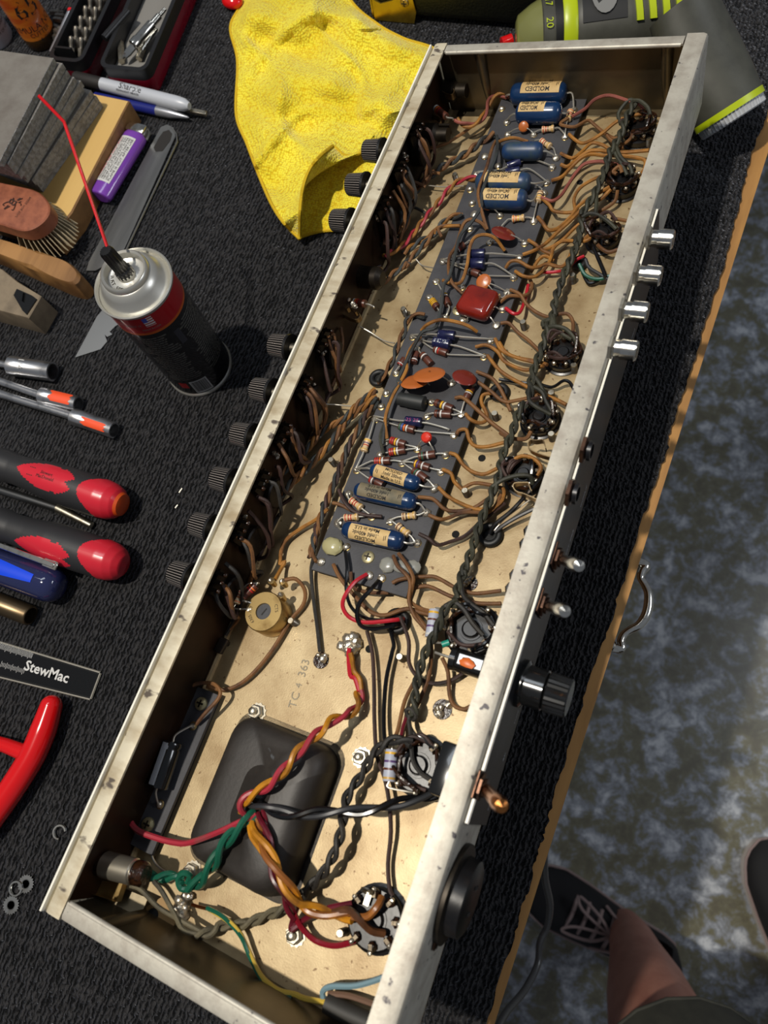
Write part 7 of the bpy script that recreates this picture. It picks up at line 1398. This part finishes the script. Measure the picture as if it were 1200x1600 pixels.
for ank, knee, hip, toe, heel in ((ankR, kneeR, hipR, toeR, heelR), (ankL, kneeL, hipL, toeL, heelL)):
    fd = vn((toe - heel) * [1, 1, 0]); d1 = knee - ank; d2 = hip - knee
    foot = [(toe * [1, 1, 0] + [0, 0, FZ + 0.035] - fd * 0.02, fd, (0.03, 0.018)), ((toe * 0.4 + heel * 0.6) * [1, 1, 0] + [0, 0, FZ + 0.045], fd, (0.034, 0.028)), (ank - [0, 0, 0.045] + fd * 0.01, fd * 0.7 - [0, 0, 0.5], (0.034, 0.034))]
    P = [(c, -d if i < 3 else d, r) for i, (c, d, r) in enumerate(foot)]
    leg = [(ank, d1, (0.034, 0.037)), (ank + d1 * 0.15, d1, (0.040, 0.043)), (ank + d1 * 0.4, d1, (0.054, 0.056)), (ank + d1 * 0.65, d1, (0.062, 0.064)), (ank + d1 * 0.85, d1, (0.058, 0.060)), (knee, d1 + d2, (0.056, 0.058)), (knee + d2 * 0.3, d2, (0.066, 0.068)), (knee + d2 * 0.7, d2, (0.080, 0.082)), (hip, d2, (0.086, 0.088))]
    mb.grid(limb([(ank - [0, 0, 0.05] + fd * 0.005, [0, 0, 1.0], (0.030, 0.036)), (ank - [0, 0, 0.02], [0, 0, 1.0] + vn(d1) * 0.5, (0.033, 0.036))] + leg))
pc = (hipR + hipL) / 2; mb.grid(limb([(pc - [0, 0, 0.03], [0, 0, 1.0], (0.14, 0.17)), (pc + [0, 0, 0.10], [0, 0, 1.0], (0.13, 0.16))])); wb(mb, 'body', SKIN, ps, sharp=80)
mb = MB()
for knee, hip in ((kneeR, hipR), (kneeL, hipL)):
    d2 = hip - knee; k0 = knee - vn(d2) * 0.0; mb.grid(limb([(k0, d2, (0.112, 0.114)), (k0 + d2 * 0.02, d2, (0.112, 0.114)), (k0 + d2 * 0.5, d2, (0.102, 0.104)), (hip, d2, (0.108, 0.112)), (hip + [0, 0, 0.06], [0, 0, 1.0], (0.10, 0.11))])); mb.tube([p for p in limb([(k0, d2, (0.112, 0.114))])[0]], 0.0022, n=6)
mb.grid(limb([(pc - [0, 0, 0.05], [0, 0, 1.0], (0.16, 0.19)), (pc + [0, 0, 0.12], [0, 0, 1.0], (0.14, 0.17))])); wb(mb, 'shorts', SHORT, ps, sharp=80)
def shoe(toe, heel, ank, lab):
    toe = toe * [1, 1, 0]; heel = heel * [1, 1, 0]; u = vn(toe - heel); sd = np.cross([0, 0, 1.0], u); L = np.linalg.norm(toe - heel)
    half = [(0.0, 0.012), (0.03, 0.028), (0.12, 0.034), (0.35, 0.036), (0.6, 0.045), (0.78, 0.048), (0.9, 0.040), (0.97, 0.024), (1.0, 0.010)]
    H_ = [(0.0, 0.075), (0.1, 0.085), (0.3, 0.085), (0.45, 0.085), (0.6, 0.072), (0.8, 0.052), (0.93, 0.044), (1.0, 0.03)]
    s = thing_part = None
    rows = []; fr = np.linspace(0, 1, 26)
    for f in fr:
        w_ = np.interp(f, [k[0] for k in half], [k[1] for k in half]); h = np.interp(f, [k[0] for k in H_], [k[1] for k in H_]); op = 0.08 < f < 0.36; ring = []
        for k in range(17):
            th = PI * k / 16; x = math.cos(th) * w_; z = 0.014 + (h - 0.014) * math.sin(th) ** 0.6
            if op: z = min(z, h * 0.90) if abs(x) > w_ * 0.75 else h * 0.45
            ring.append(heel + u * L * f + sd * x + [0, 0, FZ + z])
        rows.append(ring)
    mb = MB(); mb.grid(rows); sh_ = wb(mb, 'shoe', SHOEB, ps, label=lab, sharp=70)
    out = [heel + u * L * f + sd * np.interp(f, [k[0] for k in half], [k[1] for k in half]) * 1.04 for f in np.linspace(0, 1, 24)] + [heel + u * L * f - sd * np.interp(f, [k[0] for k in half], [k[1] for k in half]) * 1.04 for f in np.linspace(1, 0, 24)]
    mb = MB(); mb.prism([p + [0, 0, FZ + 0.001] for p in out], (0, 0, 0.022)); wb(mb, 'sole', SOLE, sh_); mb = MB(); mb.tube([p + [0, 0, FZ + 0.026] for p in out] + [out[0] + [0, 0, FZ + 0.026]], 0.0022, n=6); wb(mb, 'piping', LACE, sh_)
    mb = MB()
    for j in range(4):
        f = 0.45 + 0.075 * j; h = np.interp(f, [k[0] for k in H_], [k[1] for k in H_]) + 0.003; c = heel + u * L * f + [0, 0, FZ + h]; mb.tube(smooth([c + sd * 0.026 - [0, 0, 0.012], c + [0, 0, 0.002], c - sd * 0.026 - [0, 0, 0.012]], 4), 0.0032, n=6)
    c = heel + u * L * 0.44 + [0, 0, FZ + 0.092]
    for s1_, s2_ in ((1, 0.055), (-1, 0.05)): mb.tube(smooth([c, c + sd * 0.02 * s1_ + u * 0.03 + [0, 0, 0.012], c + sd * 0.030 * s1_ + u * s2_ * 1.3, c + sd * 0.014 * s1_ + u * 0.055, c + u * 0.004], 5), 0.0024, n=6); mb.tube(smooth([c, c + sd * 0.018 * s1_ - u * 0.012, c + sd * 0.035 * s1_ + u * 0.02 - [0, 0, 0.02]], 4), 0.0024, n=6)
    wb(mb, 'laces', LACE, sh_)
shoe(toeR, heelR, ankR, 'black shoe with untidy pinkish laces, toe under the bench'); shoe(toeL, heelL, ankL, 'black shoe at the right edge pointing away')
